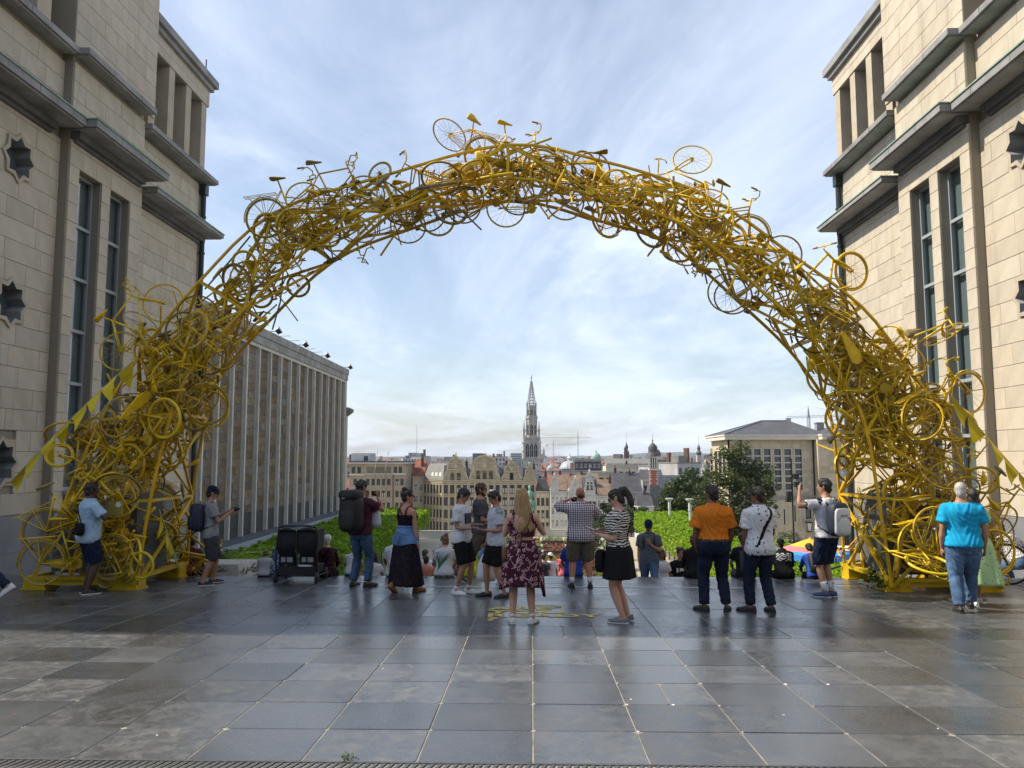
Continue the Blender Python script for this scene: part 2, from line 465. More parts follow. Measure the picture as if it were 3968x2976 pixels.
def facade_building(X0, sg, yo, ynear, label):
    root = thing('stone_building', (X0, 18 + yo, -.5), label, 'building')
    def P(u, y, z): return (X0 + sg*u, y + yo, z)
    def B(mb, u0, u1, y0, y1, z0, z1): mb.box(P(u0, y0, z0), P(u1, y1, z1))
    CH = .403; Z0 = .67
    A = (12.2, 15.8); Bs = (15.8, 18.85); Cs = (18.85, 23.0)
    wins = [(16.16, 17.05), (17.41, 18.3)]
    zt = Z0 + 18*CH; zb = Z0 + 1*CH
    stars = [(14.5, Z0 + 17*CH), (14.5, Z0 + 10*CH), (14.5, 1.67)]
    holesB = [(a, b, zb, zt) for a, b in wins]
    holesA = [(sy - .42, sy + .42, sz - .42, sz + .42) for sy, sz in stars]
    # cores
    wall = MB()
    for a, b, c, d in decompose((ynear, 15.8, -1.5, 10.45), holesA): B(wall, -.75, -.05, a, b, c, d)
    for a, b, c, d in decompose((15.8, 18.85, -1.5, 15.2), holesB): B(wall, -.75, .17, a, b, c, d)
    B(wall, -.75, -.05, 18.85, 23.0, -2.5, 10.15)
    B(wall, -8, -.75, ynear, 23.0, -2.5, 10.0)
    B(wall, -8, -.4, ynear, 15.8, 10.45, 15.2)
    B(wall, -8, -.75, 15.8, 18.85, 10.0, 15.2)
    B(wall, -8, -2.4, 18.85, 23.0, 10.15, 12.5)
    wall.build('wall_core', limestone_back, root)
    # ashlar blocks
    cache = {}; r = random.Random(5 + int(X0)); cand = []
    def blocks(y0, y1, z0, z1, u, holes, lens=(.62, .8, .95, 1.1), h=CH, mat=limestone):
        k = 0; z = z0
        while z < z1 - .05:
            hh = min(h, z1 - z)
            ivs = [(y0, y1)]
            for (a, b, c, d) in holes:
                if c < z + hh - .02 and d > z + .02:
                    ivs = [q for (p, s) in ivs for q in ((p, min(s, a)), (max(p, b), s)) if q[1] - q[0] > .04]
            for (p, s) in ivs:
                y = p; first = True
                while y < s - .02:
                    w = r.choice(lens)
                    if first and k % 2: w *= .55
                    first = False
                    if s - (y + w) < .28: w = s - y
                    cand.append((y, y + w, z, z + hh, u, mat)); y += w
            z += hh; k += 1
    PR = (Z0, 8.46)
    blocks(A[0], A[1], *PR, 0, holesA); blocks(Bs[0], Bs[1], *PR, .22, holesB, (.5, .62, .8))
    blocks(Cs[0], Cs[1], Z0, 8.2, 0, [])
    blocks(Bs[0], Bs[1], 8.95, 10.2, .22, []); blocks(Cs[0], Cs[1], 8.48, 9.9, 0, [])
    blocks(A[0], A[1], 8.95, 10.2, 0, []); blocks(15.8, 19.35, 10.47, 15.2, .2, [], (.8, .95, 1.1))
    blocks(19.36, 23.1, 12.5, 13.02, 0, [], h=.26)
    blocks(A[0], Bs[0], -.75, Z0, .06, [], (1.1, 1.4), .71, plinth_stone); blocks(Bs[0], Bs[1], -.75, Z0, .28, [], (1.1, 1.4), .71, plinth_stone)
    blocks(Cs[0], Cs[1], -1.5, Z0, .06, [], (1.1, 1.4), .71, plinth_stone)
    cand.sort(key=lambda c: (c[0] < 13.2) + (c[3] > 14.2) * 2 + (c[2] < -.8))
    left = MB()
    for n_, (y0, y1, z0, z1, u, mat) in enumerate(cand):
        g = .003; jit = r.uniform(-.002, .002)
        if n_ < 300:
            key = (round(y1 - y0, 2), round(z1 - z0, 3), mat.name)
            if key not in cache:
                b = MB(); w2 = (y1 - y0)/2 - g; h2 = (z1 - z0)/2 - g
                b.rings([[V((x, a*w2, c*h2)) for a, c in ((-1,-1),(1,-1),(1,1),(-1,1))] for x in (-.06, -.006)] + [[V((0, a*(w2-.006), c*(h2-.006))) for a, c in ((-1,-1),(1,-1),(1,1),(-1,1))]])
                if sg < 0: b.v = [(-p[0], p[1], p[2]) for p in b.v]; b.f = [f[::-1] for f in b.f]
                cache[key] = b.mesh('stone_block', mat)
            o = link('stone_block', cache[key], root, V(P(u + jit, (y0+y1)/2, (z0+z1)/2)) - base_of(root))
        else:
            left.cur = 1 if mat is plinth_stone else 0
            B(left, u - .06, u + jit, y0 + g, y1 - g, z0 + g, z1 - g)
    tag(left.build('upper_stonework', [limestone, plinth_stone], root), kind='stuff')
    # near stretch of the wall outside the picture
    nb = MB(); B(nb, -.06, 0, ynear, 12.2, Z0, 8.46); B(nb, -.06, 0, ynear, 12.2, 8.95, 10.2); nb.build('near_wall', limestone, root)
    # cornices: (y0,y1,z0,z1,u_base,u_tip)
    def cornice(name, y0, y1, z0, z1, ub, ut, bed=True, cop=True):
        mb = MB(); cs_ = [cornice_stone, cornice_dark, copper_edge]
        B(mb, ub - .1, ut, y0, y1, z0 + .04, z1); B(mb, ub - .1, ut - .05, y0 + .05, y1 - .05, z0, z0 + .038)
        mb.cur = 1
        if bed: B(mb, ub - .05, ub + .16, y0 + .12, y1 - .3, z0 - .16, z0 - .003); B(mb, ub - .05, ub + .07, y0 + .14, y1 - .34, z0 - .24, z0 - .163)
        mb.cur = 2
        if cop: B(mb, ub - .1, ut + .025, y0 - .02, y1 + .02, z1 + .003, z1 + .03)
        # joints of the cornice stones
        mb.cur = 1; y = y0 + 1.0
        while y < y1 - .4:
            B(mb, ut - .05, ut + .004, y, y + .012, z0 + .042, z1 - .002); y += 1.25
        mb.build(name, cs_, root)
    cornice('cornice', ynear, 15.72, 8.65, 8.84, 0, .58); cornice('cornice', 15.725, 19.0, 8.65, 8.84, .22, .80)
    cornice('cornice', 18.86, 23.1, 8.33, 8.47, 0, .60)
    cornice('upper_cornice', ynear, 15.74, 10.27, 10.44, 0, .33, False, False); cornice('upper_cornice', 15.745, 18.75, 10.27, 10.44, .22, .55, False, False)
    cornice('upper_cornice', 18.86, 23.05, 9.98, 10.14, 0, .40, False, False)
    # attic pilaster on the near part
    at = MB(); B(at, -.45, .02, 14.75, 15.2, 10.47, 15.2); B(at, -.4, .1, 14.7, 15.25, 10.445, 10.62); B(at, -.4, -.2, ynear, 14.6, 13.2, 15.2); at.build('attic_pilaster', limestone_trim, root)
    # loggia on the far corner
    for k, yc in enumerate((19.62, 20.68, 21.74, 22.82)):
        pm = MB(); B(pm, -.55, -.03, yc - .17, yc + .17, 10.36, 12.5); B(pm, -.55, -.045, yc - .145, yc + .145, 10.355, 12.5)
        B(pm, -.6, .06, yc - .23, yc + .23, 10.145, 10.355)
        for zj in (11.05, 11.75): B(pm, -.55, -.028, yc - .172, yc + .172, zj, zj + .008)
        pm.build('loggia_pillar', limestone_trim, root)
    lg = MB(); B(lg, -2.4, -.06, 19.36, 23.1, 12.5, 13.02); B(lg, -6, .1, 19.36, 23.2, 13.02, 13.16); B(lg, -6, .2, 19.36, 23.3, 13.163, 13.38)
    B(lg, -2.4, -.05, 19.0, 23.0, 10.145, 10.19)
    lg.build('loggia_roof', [cornice_stone], root)
    # tall windows
    for a, b in wins:
        w = MB(); u = -.01
        B(w, u - .06, u + .02, a + .002, a + .05, zb, zt); B(w, u - .06, u + .02, b - .05, b - .002, zb, zt)
        B(w, u - .06, u + .02, a + .05, b - .05, zt - .06, zt - .001); B(w, u - .06, u + .02, a + .05, b - .05, zb + .001, zb + .07)
        for k in range(1, 6):
            z = zb + (zt - zb)*k/6; B(w, u - .05, u + .025, a + .05, b - .05, z - .035, z + .035)
        f = w.build('window', frame_grey, root)
        g = MB(); B(g, u - .03, u - .024, a + .03, b - .03, zb + .03, zt - .03); g.build('pane', tall_glass, f)
        c = MB()
        for k in range(6):
            z = zb + (zt - zb)*k/6
            B(c, u - .085, u - .075, a + .03, a + .03 + (b - a)*(.46 if k % 3 else .36), z + .08, z + (zt-zb)/6 - .06)
        c.build('blind', blind_white, f)
        rm = MB(); B(rm, u - .125, u - .115, a - .0, b + .0, zb, zt); rm.build('pane_backing', backing_grey, f)  # sheet close behind the glass, its grey stands in for reflected sky
        sl_ = MB(); B(sl_, -.02, .32, a - .03, b + .03, zb - .07, zb - .003); sl_.build('sill', cornice_stone, f)
    # star windows
    for sy, sz in stars:
        mb = MB(); sp = star_poly(.42, .31); outer = star_poly(.50, .40)
        n = len(sp)
        for u0, u1 in ((-.05, .035),):
            ri = [V(P(u0, sy + p[0], sz + p[1])) for p in sp]; ro = [V(P(u0, sy + p[0], sz + p[1])) for p in outer]
            fi = [V(P(u1, sy + p[0], sz + p[1])) for p in sp]; fo = [V(P(u1, sy + p[0], sz + p[1])) for p in outer]
            di = [V(P(-.4, sy + p[0]*.96, sz + p[1]*.96)) for p in sp]
            mb.rings([ro, fo, fi], caps=False); mb.cur = 1; mb.rings([fi, di], caps=False); mb.cur = 0
        # square backing with the star cut out
        sq = []
        for p in sp:
            k = .44/max(abs(p[0]), abs(p[1])); sq.append((p[0]*k, p[1]*k))
        mb.rings([[V(P(-.008, sy + q[0], sz + q[1])) for q in sq], [V(P(-.008, sy + p[0], sz + p[1])) for p in sp]], caps=False)
        f = mb.build('star_window', [limestone_trim, cornice_stone], root)
        g = MB(); g.prism([(p[0]*.96, p[1]*.96) for p in sp], lambda a, b, d: P(d, sy + a, sz + b), -.30, -.29); g.build('pane', M('blue grey star glass', (.10, .14, .17), .08, spec=.9), f)
    # arched side door
    ar = MB(); yc, rad, zs = 20.75, 1.25, -.35
    arc = [(yc + rad*math.cos(math.pi*i/14), zs + rad*1.1*math.sin(math.pi*i/14)) for i in range(15)]
    ar.prism([(yc + rad, -1.6)] + arc + [(yc - rad, -1.6)], lambda a, b, d: P(d, a, b), 0.0, .07)
    f = ar.build('arched_door', M('grey arched door slab', (.13, .14, .14), .7, 3, .2), root)
    am = MB(); am.tube([P(.075, yc + rad*1.04, -1.5)] + [P(.075, yc + (a-yc)*1.04, zs + (b-zs)*1.04) for a, b in arc] + [P(.075, yc - rad*1.04, -1.5)], .055, 6)
    am.build('arch_moulding', cornice_stone, f)
    # downpipe
    dp = MB(); dp.tube([P(.10, 22.72, -1.5), P(.10, 22.72, 8.16)], .075, 10); dp.tube([P(.10, 22.72, 8.43), P(.10, 22.72, 9.6)], .075, 10)
    for z in (0.2, 2.2, 4.2, 6.2, 7.8, 8.9): dp.lathe([(.095, 0), (.095, .05)], 10, P(.10, 22.72, z))
    B(dp, .01, .2, 22.6, 22.84, 9.6, 9.9)
    dp.build('downpipe', dark_pipe, root)
    return root, P
LB, PL = facade_building(-9.9, 1, 0, 9.4, 'shaded pale limestone building with two tall windows on the left of the plaza')
RB, PR_ = facade_building(9.0, -1, -.32, 4.0, 'sunlit cream limestone building with two tall windows on the right of the plaza')
def rescale(root, k):
    c = V((0, 0, EYE)); root.location = c + (V(root.location) - c)*k; root.scale = (k, k, k)
# lightning rod and the graffiti on the left wall
lr = MB(); lr.tube([PL(-.1, 23.0, 13.38), PL(-.1, 23.0, 14.0)], .02, 5); lr.build('roof_rod', dark_pipe, LB)
gr = MB(); r = random.Random(3)
def scribble(y, z, w, h, n, th=.014, arc=True):
    pts = []
    for k in range(n): pts.append(PL(.012, y + w*(k/(n-1)) + r.uniform(-.03, .03), z + (h if k % 2 else 0) + r.uniform(-.03, .03)))
    fine = []
    for a, b in zip(pts, pts[1:]): fine += [V(a).lerp(V(b), q) for q in (0, .33, .66)]
    gr.tube(fine, th, 4)
scribble(22.1, .55, .55, .16, 9); scribble(22.12, .28, .28, .22, 4); scribble(22.15, -.75, .34, .22, 7); scribble(22.1, -.95, .5, .16, 7); scribble(22.2, -.4, .2, .2, 5)
scribble(22.88, .15, .08, .4, 6)
gr.build('graffiti', black_paint, LB)
rescale(LB, 1.13); rescale(RB, 1.13)   # the walls stand a little farther out than the arch
# parapet block with cast strokes beside the stairs
led = thing('carved_wall_block', (-7.0, 15.8, -.5), 'low pale concrete block with carved strokes at the stair head, left', 'stone block')
lm = MB(); conc = M('pale cast concrete', (.42, .41, .38), .85, 3, .15, .3, 30, world=True)
lm.add([(-9.6,15.05,-.9),(-5.48,15.05,-.9),(-5.40,16.5,-1.2),(-9.6,16.5,-1.2),(-9.6,15.25,-.28),(-5.64,15.25,-.28),(-5.56,16.4,-.33),(-9.6,16.4,-.33)],
       [(0,3,2,1),(4,5,6,7),(0,1,5,4),(1,2,6,5),(2,3,7,6),(3,0,4,7)])
lm.build('block', conc, led)
sk = MB()
def front(x, f): return V((x, 15.05 + .20*f - .006, -.9 + .62*f))
for k in range(70):
    x = r.uniform(-8.2, -5.8); f = r.uniform(.70, .95); a = r.uniform(-.9, .9) + (1.57 if r.random() < .3 else 0); l = r.uniform(.04, .10)
    p, q = front(x - l*math.cos(a), f - l*math.sin(a)*.7), front(x + l*math.cos(a), min(f + l*math.sin(a)*.7, .96))
    sk.bar(p, q, .012, .008)
for k in range(30):
    y = r.uniform(15.3, 16.3); f = r.uniform(.5, .9); a = r.uniform(-1.2, 1.2); l = r.uniform(.05, .14)
    def sd_(y, f): return V((-5.48 - .16*f + .055*(y - 15)+.008, y, -.9 + .60*f))
    sk.bar(sd_(y - l*math.cos(a), f - l*math.sin(a)*.6), sd_(y + l*math.cos(a), f + l*math.sin(a)*.6), .018, .008)
tag(sk.build('carved_stroke', M('dark carved stroke', (.10, .10, .095), .9), led), kind='stuff')

# unseen street front, added behind the viewer to darken surfaces facing it
sb = thing('added_street_front', (0, -34, 0), 'unseen sandstone street front added behind the viewer to block sky light', 'building')
m = MB()
for a, b_, c, d in decompose((-42, 42, -1, 17), [(-40 + 4*i, -38.4 + 4*i, 2.2 + 4.6*k, 5.2 + 4.6*k) for i in range(20) for k in range(3)]): m.box((a, -30.5, c), (b_, -30, d))
m.box((-42, -44, -1), (42, -31.5, 17.2)); m.build('wall', M('added front sandstone', (.30, .265, .21), .85, .5, .2), sb)
m = MB(); m.box((-42, -30.9, -1), (42, -30.8, 17)); m.build('glazing', M('added front glazing', (.05, .06, .07), .1, spec=.8), sb)
m = MB(); m.box((-42.4, -44, 17.21), (42.4, -29.5, 17.8)); m.build('cornice', cornice_stone, sb)
fp = MB(); fp.box((-42, -31.4, -.4), (42, -.02, -.02)); tag(fp.build('street_paving', paving), 'paving behind the viewer', kind='structure')
# ================================================================== ground
def terrain_z(y):
    pts = [(-80, -13.5), (40, -12.0), (62, -10.9), (130, -11.0), (150, -14.0), (205, -24.5), (260, -26), (12000, -26)]
    for (a, za), (b, zb) in zip(pts, pts[1:]):
        if y <= b: return za + (zb - za) * (y - a) / (b - a)
    return -26
gm = MB()
ys = [-80, 20, 40, 62, 90, 130, 140, 150, 165, 180, 205, 230, 260, 400, 800, 1600, 3200, 6500, 12000]
xs = [-9000, -2500, -900, -300, -120, -60, -25, 0, 25, 60, 120, 300, 900, 2500, 9000]
n = len(xs)
gm.add([(x, y, terrain_z(y)) for y in ys for x in xs],
       [(i*n+j, i*n+j+1, (i+1)*n+j+1, (i+1)*n+j) for i in range(len(ys)-1) for j in range(n-1)])
def ground_mat():
    m, t, bs = nodes_of('town ground')
    pos = nd(t, 'ShaderNodeNewGeometry').outputs['Position']
    sp = nd(t, 'ShaderNodeSeparateXYZ'); t.links.new(pos, sp.inputs[0])
    far = mrange(t, sp.outputs[1], 240, 330)
    gard = mixc(t, ntex(t, .5, 4, .6, pos), (.40, .35, .26), (.32, .28, .21))
    town = mixc(t, mrange(t, ntex(t, .02, 5, .6, pos), .4, .6), (.07, .09, .05), (.16, .14, .13))
    t.links.new(mixc(t, far, gard, town), bs.inputs['Base Color']); bs.inputs['Roughness'].default_value = .9
    return m
tag(gm.build('ground', ground_mat()), 'garden gravel and town ground falling away to the horizon', kind='structure')
def hills(name, label, y0, dep, prof, col, seed):
    """a long ridge: prof = list of (x, height above the plain)"""
    mb = MB(); r = random.Random(seed); xs = []
    x = prof[0][0]
    while x <= prof[-1][0]: xs.append(x); x += dep * .035
    def hh(x):
        for (a, ha), (b, hb) in zip(prof, prof[1:]):
            if x <= b: k = (x-a)/(b-a); k = k*k*(3-2*k); return ha + (hb-ha)*k
        return prof[-1][1]
    rows_ = []
    for k, f in enumerate((0, .5, .85, 1.0, 1.0, 0)):
        yy = y0 + dep*(0, .3, .5, .62, .75, 1.4)[k]
        rows_.append([V((x, yy, -28 + (hh(x) + (mnoise.noise(V((x*.012, k*.7, seed)))*5 + mnoise.noise(V((x*.05, k, seed)))*3.2)*(f > .4)) * f)) for x in xs])
    n = len(xs)
    mb.add([p for q in rows_ for p in q], [(i*n+j, i*n+j+1, (i+1)*n+j+1, (i+1)*n+j) for i in range(5) for j in range(n-1)])
    m = M(name + ' woods', col, .95, .02, .35, world=True)
    tag(mb.build(name, m, smooth=True), label, kind='structure')
hills('wooded_hills', 'low wooded hills along the horizon', 3300, 900, [(-3000, 24), (-900, 26), (-430, 30), (-60, 25), (40, 34), (130, 33), (300, 32), (420, 26), (520, 36), (640, 46), (760, 41), (900, 38), (3000, 30)], (.035, .055, .03), 2)
hills('far_hills', 'blue hills behind the wooded ridge', 5200, 1200, [(-5000, 40), (-1500, 44), (-200, 42), (500, 48), (950, 72), (1100, 78), (1300, 66), (5000, 50)], (.04, .06, .04), 5)

# ================================================================== colonnaded library on the left
LX = -25.5
lib = thing('colonnade_building', (LX, 80, -6), 'long brown stone building with tall narrow bays and thin pale piers, left of the garden', 'building')
panel = M('brown stone panel', (.155, .115, .072), .85, .7, .30, .2, 12, .30)
pier_m = M('pale pier stone', (.50, .47, .42), .8, .8, .15, .1, 20, .06)
lib_band = M('grey parapet stone', (.27, .26, .245), .85, .6, .35, .2, 8)
bays = [51.8, 54.6, 57.5] + [60.64, 63.52, 66.6, 69.75, 72.95, 76.2, 79.4, 82.6, 85.7, 88.8, 91.9, 95.0, 98.15, 101.4, 104.6, 107.0]
ZB, ZT = -5.6, 12.1
core = MB(); core.box((LX - 30, 36, -12), (LX - .4, 108.0, 13.4)); core.box((LX - .95, 107.2, -7), (LX - .05, 108, 13.3)); core.box((LX - 1, 36, -12), (LX - .05, 51.7, 13.3))
core.build('wall_core', limestone_back, lib)
b = MB(); b.box((LX - 1.2, 36, 12.45), (LX + .10, 108.05, 13.2)); b.box((LX - 1.3, 36, 13.21), (LX + .2, 108.15, 14.0)); b.build('parapet', lib_band, lib)
b = MB(); b.box((LX - 1.0, 51.6, ZT), (LX - .02, 107.3, 12.44)); b.build('lintel', pier_m, lib)
b = MB(); b.box((LX - 1, 36, -13), (LX + .5, 108.2, -5.56)); b.build('base_ledge', M('light base ledge', (.30, .315, .33), .7, 1, .1), lib); b = MB(); b.box((LX - 1, 36, -5.55), (LX + .3, 108.12, -5.1)); b.build('base_band', M('dark base band', (.075, .078, .09), .7, 1, .2), lib)
pc = {}; npan = 0; joined = MB()
for i, y in enumerate(bays):
    mb = MB(); mb.box((LX - .9, y - .15, -5.1), (LX, y + .15, ZT))
    mb.box((LX - .9, y - .42, -5.1), (LX - .17, y - .37, ZT)); mb.cur = 1; mb.box((LX - .93, y - .37, -5.1), (LX - .30, y - .15, ZT))
    mb.build('pier', [pier_m, panel], lib)
    if i + 1 < len(bays):
        y2 = bays[i+1]; a, bq = y + .16, y2 - .43
        g = MB(); g.box((LX - .78, a, -5.1), (LX - .28, bq, -3.2)); g.build('base_grille', M('dark base opening', (.028, .028, .03), .6), lib)
        ncz = 22; ch = (ZT + 3.15) / ncz
        for k in range(ncz):
            z = -3.15 + ch*k
            cuts = [a, bq] if rng.random() < .6 else [a, a + (bq-a)*rng.choice((.35, .5, .65)), bq]
            for c0, c1 in zip(cuts, cuts[1:]):
                if y > 59 and npan < 300:
                    w = round(c1 - c0, 1)
                    key = (w, 0)
                    if key not in pc:
                        q = MB(); q.box((-.1, -(c1-c0)/2 + .012, -ch/2 + .012), (0, (c1-c0)/2 - .012, ch/2 - .012)); pc[key] = q.mesh('stone_slab', panel)
                    link('stone_slab', pc[key], lib, (-.26 + rng.uniform(-.012, .012), (c0+c1)/2 - 80, z + ch/2 + 6)); npan += 1
                else: joined.box((LX - .8, c0 + .012, z + .012), (LX - .26 + rng.uniform(-.012, .012), c1 - .012, z + ch - .012))
tag(joined.build('slab_courses', panel, lib), kind='stuff')
# floodlights along its roof
flm = M('floodlight body', (.02, .021, .024), .4); fll = M('floodlight lens', (.35, .42, .40), .1)
def floodlight(y, dx, label):
    t = thing('floodlight', (LX + dx, y, 14.0), label, 'floodlight', 'floodlights along the roof edge')
    a = MB(); a.tube([(LX + dx - .9, y, 14.02), (LX + dx - .1, y, 14.25), (LX + dx + .3, y, 14.2)], .04, 5); a.build('bracket', flm, t)
    h = MB(); h.obb = None; h.lathe([(.16, -.25), (.33, -.2), (.38, .2), (.35, .24)], 10); m4 = Euler((0, RAD(60), 0)).to_matrix()
    h.v = [tuple(m4 @ V(p) + V((LX + dx + .55, y, 14.3))) for p in h.v]; hh = h.build('lamp_head', flm, t)
    l = MB(); l.lathe([(.31, .245), (.31, .25)], 10); l.v = [tuple(m4 @ V(p) + V((LX + dx + .55, y, 14.3))) for p in l.v]; l.build('lens', fll, hh)
for k, (y, w) in enumerate(((66.6, 'nearest to the yellow arch'), (76.3, 'second from the yellow arch'), (85.7, 'middle one of the row'), (95.0, 'second from the far corner'), (107.2, 'on the far corner'))):
    floodlight(y, 0, 'dark floodlight on the brown colonnade roof edge, ' + w)
for y in (64, 70.5, 73, 79.5, 82.7, 89, 91.8):
    a = MB(); a.tube([(LX - .3, y, 14.0), (LX - .3, y, 14.25), (LX + .75, y, 14.28)], .03, 4); a.build('roof_bracket', cornice_stone, lib)

# ================================================================== pleached plane trees
lm_sun = leaf_mat('bright plane leaves', (.17, .32, .012), (.36, .52, .02), .45)
lm_dark = leaf_mat('deep green leaves', (.022, .052, .012), (.07, .115, .024), .3, .5)
lm_mid = leaf_mat('mid green leaves', (.05, .10, .02), (.12, .19, .035), .35, .6)
bark = M('plane bark', (.24, .22, .18), .9, 5, .3)
bark_d = M('dark bark', (.08, .065, .05), .9, 5, .3)
def leaves(pts, size, seed, updir=.5):
    """a mesh of leaf-sized quads at the points"""
    r = np.random.RandomState(seed); n = len(pts); P = np.asarray(pts, float)
    nrm = r.normal(size=(n, 3)); nrm[:, 2] = np.abs(nrm[:, 2]) + updir; nrm /= np.linalg.norm(nrm, axis=1)[:, None]
    t = np.cross(nrm, r.normal(size=(n, 3))); t /= np.linalg.norm(t, axis=1)[:, None]; bt = np.cross(nrm, t)
    s = (size * r.uniform(.6, 1.35, n))[:, None]
    v = np.stack([P - t*s*.5, P + bt*s*.32 + nrm*s*.05, P + t*s*.5, P - bt*s*.32 + nrm*s*.05], 1).reshape(-1, 3)
    me = bpy.data.meshes.new('crown')
    me.vertices.add(4*n); me.vertices.foreach_set('co', v.ravel())
    me.loops.add(4*n); me.loops.foreach_set('vertex_index', np.arange(4*n))
    me.polygons.add(n); me.polygons.foreach_set('loop_start', np.arange(0, 4*n, 4)); me.polygons.foreach_set('loop_total', np.full(n, 4))
    me.update()
    return me
PT = 3.2
protos = []
for k in range(3):
    r = np.random.RandomState(20 + k)
    n_ = 2300
    P = r.uniform(-1, 1, (n_, 3)); P[:, 0] *= PT*.56; P[:, 1] *= PT*.56
    edge = r.rand(n_)
    top = 1.25 + .30*np.sin(P[:, 0]*2.1 + k)*np.cos(P[:, 1]*1.7 + k*2) + .12*np.sin(P[:, 0]*5 + P[:, 1]*4)
    P[:, 2] = np.where(edge < .62, top - r.exponential(.16, n_), r.uniform(-1.25, 1.2, n_))
    side = (edge >= .62); P[side, 0] *= 1.03
    me = leaves(P, .30, 40 + k); me.name = 'crown'; me.materials.append(lm_sun)
    protos.append(me)
tm = MB(); tm.tube([(0, 0, -4.6), (.03, 0, -2.5), (0, .02, -.2)], [.17, .13, .10], 7)
for a in range(5): tm.tube([(0, 0, -1.3), (.9*math.cos(a*1.26), .9*math.sin(a*1.26), -.2)], [.07, .03], 5)
trunk_me = tm.mesh('trunk', bark, True)
def pleached(x, y, z, label, group):
    o = thing('pleached_tree', (x, y, z), label, 'tree', group, rng.choice((0, 1, 2, 3)) * math.pi/2)
    link('crown', protos[rng.randrange(3)], o); link('trunk', trunk_me, o)
for i in range(3):
    for j in range(20):
        pleached(17.3 + 2.9*i, 60 + 3.15*j, -7.75 + rng.uniform(-.1, .1), 'sunlit bright green pleached plane tree in the clipped block right of the garden', 'clipped plane trees right of the garden')
for i in range(4):
    for j in range(26):
        pleached(-17.3 - 2.75*i, 42 + 3.15*j, -7.3 + rng.uniform(-.1, .1), 'clipped plane tree in the block along the brown colonnade, left of the garden', 'clipped plane trees left of the garden')
for i in range(3):
    pleached(-27.6 - 3*i, 116 + 2*(i % 2), -7.75, 'clipped plane tree in the block along the brown colonnade, left of the garden', 'clipped plane trees left of the garden')
for j in range(7):
    for i in range(3):
        pleached(18.5 + 3*i, 40 + 3.0*j, -7.4 + .0*j, 'sunlit bright green pleached plane tree in the clipped block right of the garden', 'clipped plane trees right of the garden')
# low shrubs just behind the carved block on the left
def shrub(name, x, y, z, sx, sy, sz, n_, size, mat, label, cat='shrub', group=None, seed=1):
    r = np.random.RandomState(seed); P = r.normal(size=(n_, 3)); P /= np.linalg.norm(P, axis=1)[:, None]
    P *= (r.uniform(.55, 1, n_)**.5)[:, None]; lump = 1 + .22*np.sin(P[:, 0]*5 + seed)*np.cos(P[:, 1]*6) + .15*np.sin(P[:, 2]*9 + seed*2)
    P = P*lump[:, None]*np.array([sx, sy, sz]); P[:, 2] += sz
    t = thing(name, (x, y, z), label, cat, group)
    me = leaves(P, size, seed); me.materials.append(mat); link('foliage', me, t)
    s = MB()
    for a in range(4): s.tube([(0, 0, 0), (sx*.5*math.cos(a*1.6), sy*.5*math.sin(a*1.6), sz*.9)], [.05*sz, .02*sz], 5)
    s.build('stem', bark_d, t, world=False)
    return t
for k in range(4):
    shrub('ground_shrub', -9.6 + 1.25*k, 20.2, -1.75, .95, .9, .62, 900, .16, lm_mid if k % 2 else lm_sun, 'low leafy shrub in the row behind the carved concrete block', group='shrubs behind the carved block', seed=60 + k)

# ================================================================== trees
def big_tree(name, x, y, z0, h, crown, nclump, nleaf, size, mat, label, seed, trunk=.35, bark_=None, gap=.0, cup=.5):
    """crown = (rx, ry, rz, centre height)"""
    r = np.random.RandomState(seed)
    t = thing(name, (x, y, z0), label, 'tree')
    rx, ry, rz, cz = crown
    P = []; cl = []
    for k in range(nclump):
        d = r.normal(size=3); d /= np.linalg.norm(d); rad = r.uniform(.25, 1.0)**.5
        c = np.array([d[0]*rx, d[1]*ry, d[2]*rz])*rad*.86 + [0, 0, cz]
        if c[2] < cz - rz*.75: c[2] = cz - rz*.75 + r.uniform(0, .5)
        s = r.uniform(.13, .27)*min(rx, rz)*(1.1 - .35*rad)
        cl.append((c, s)); q = r.normal(size=(nleaf, 3)); q /= np.linalg.norm(q, axis=1)[:, None]
        P.append(c + q*(s*r.uniform(.45, 1.12, nleaf))[:, None]*np.array([1.15, 1.15, .85]))
    me = leaves(np.concatenate(P), size, seed, cup); me.materials.append(mat); link('crown', me, t)
    m = MB(); m.tube([(0, 0, -.3), (.05*h*.1, 0, cz*.35), (-.02*h, .02*h, cz), (0, 0, cz + rz*.6)], [trunk, trunk*.75, trunk*.5, trunk*.12], 9)
    for c, s in cl[::2]:
        st_ = V((0, 0, max(cz - rz*.7, min(c[2] - .35*np.hypot(c[0], c[1]), cz + rz*.4)))); e = V(c)
        m.tube([st_, st_.lerp(e, .5) + V((0, 0, .12*(e - st_).length)), e], [trunk*.3, trunk*.18, trunk*.06], 5)
    m.build('trunk', bark_ or bark_d, t, True, world=False)
    return t
big_tree('broadleaf_tree', 29.0, 150, -17.5, 18, (6.0, 6, 7.6, 10.6), 150, 190, .42, lm_dark, 'large round dark green tree between the brick tower and the far stone building', 5, .5, cup=.25)
big_tree('broadleaf_tree', 36.5, 162, -17.5, 18, (5.5, 5, 7.2, 10.3), 110, 160, .42, lm_dark, 'second dark tree half hidden behind the maple and the big round tree', 6, .5, cup=.25)
big_tree('maple_tree', 21.7, 85, -10.8, 14.5, (4.9, 4, 6.2, 8.7), 120, 150, .27, leaf_mat('maple leaves', (.035, .062, .016), (.11, .13, .035), .3, .5), 'loose crowned maple with gaps in front of the far stone building', 7, .22)
big_tree('young_tree', 15.2, 160, -18, 12, (3.6, 3, 4.6, 7.2), 60, 130, .36, lm_dark, 'small dark tree beside the white houses below the garden', 8, .25)
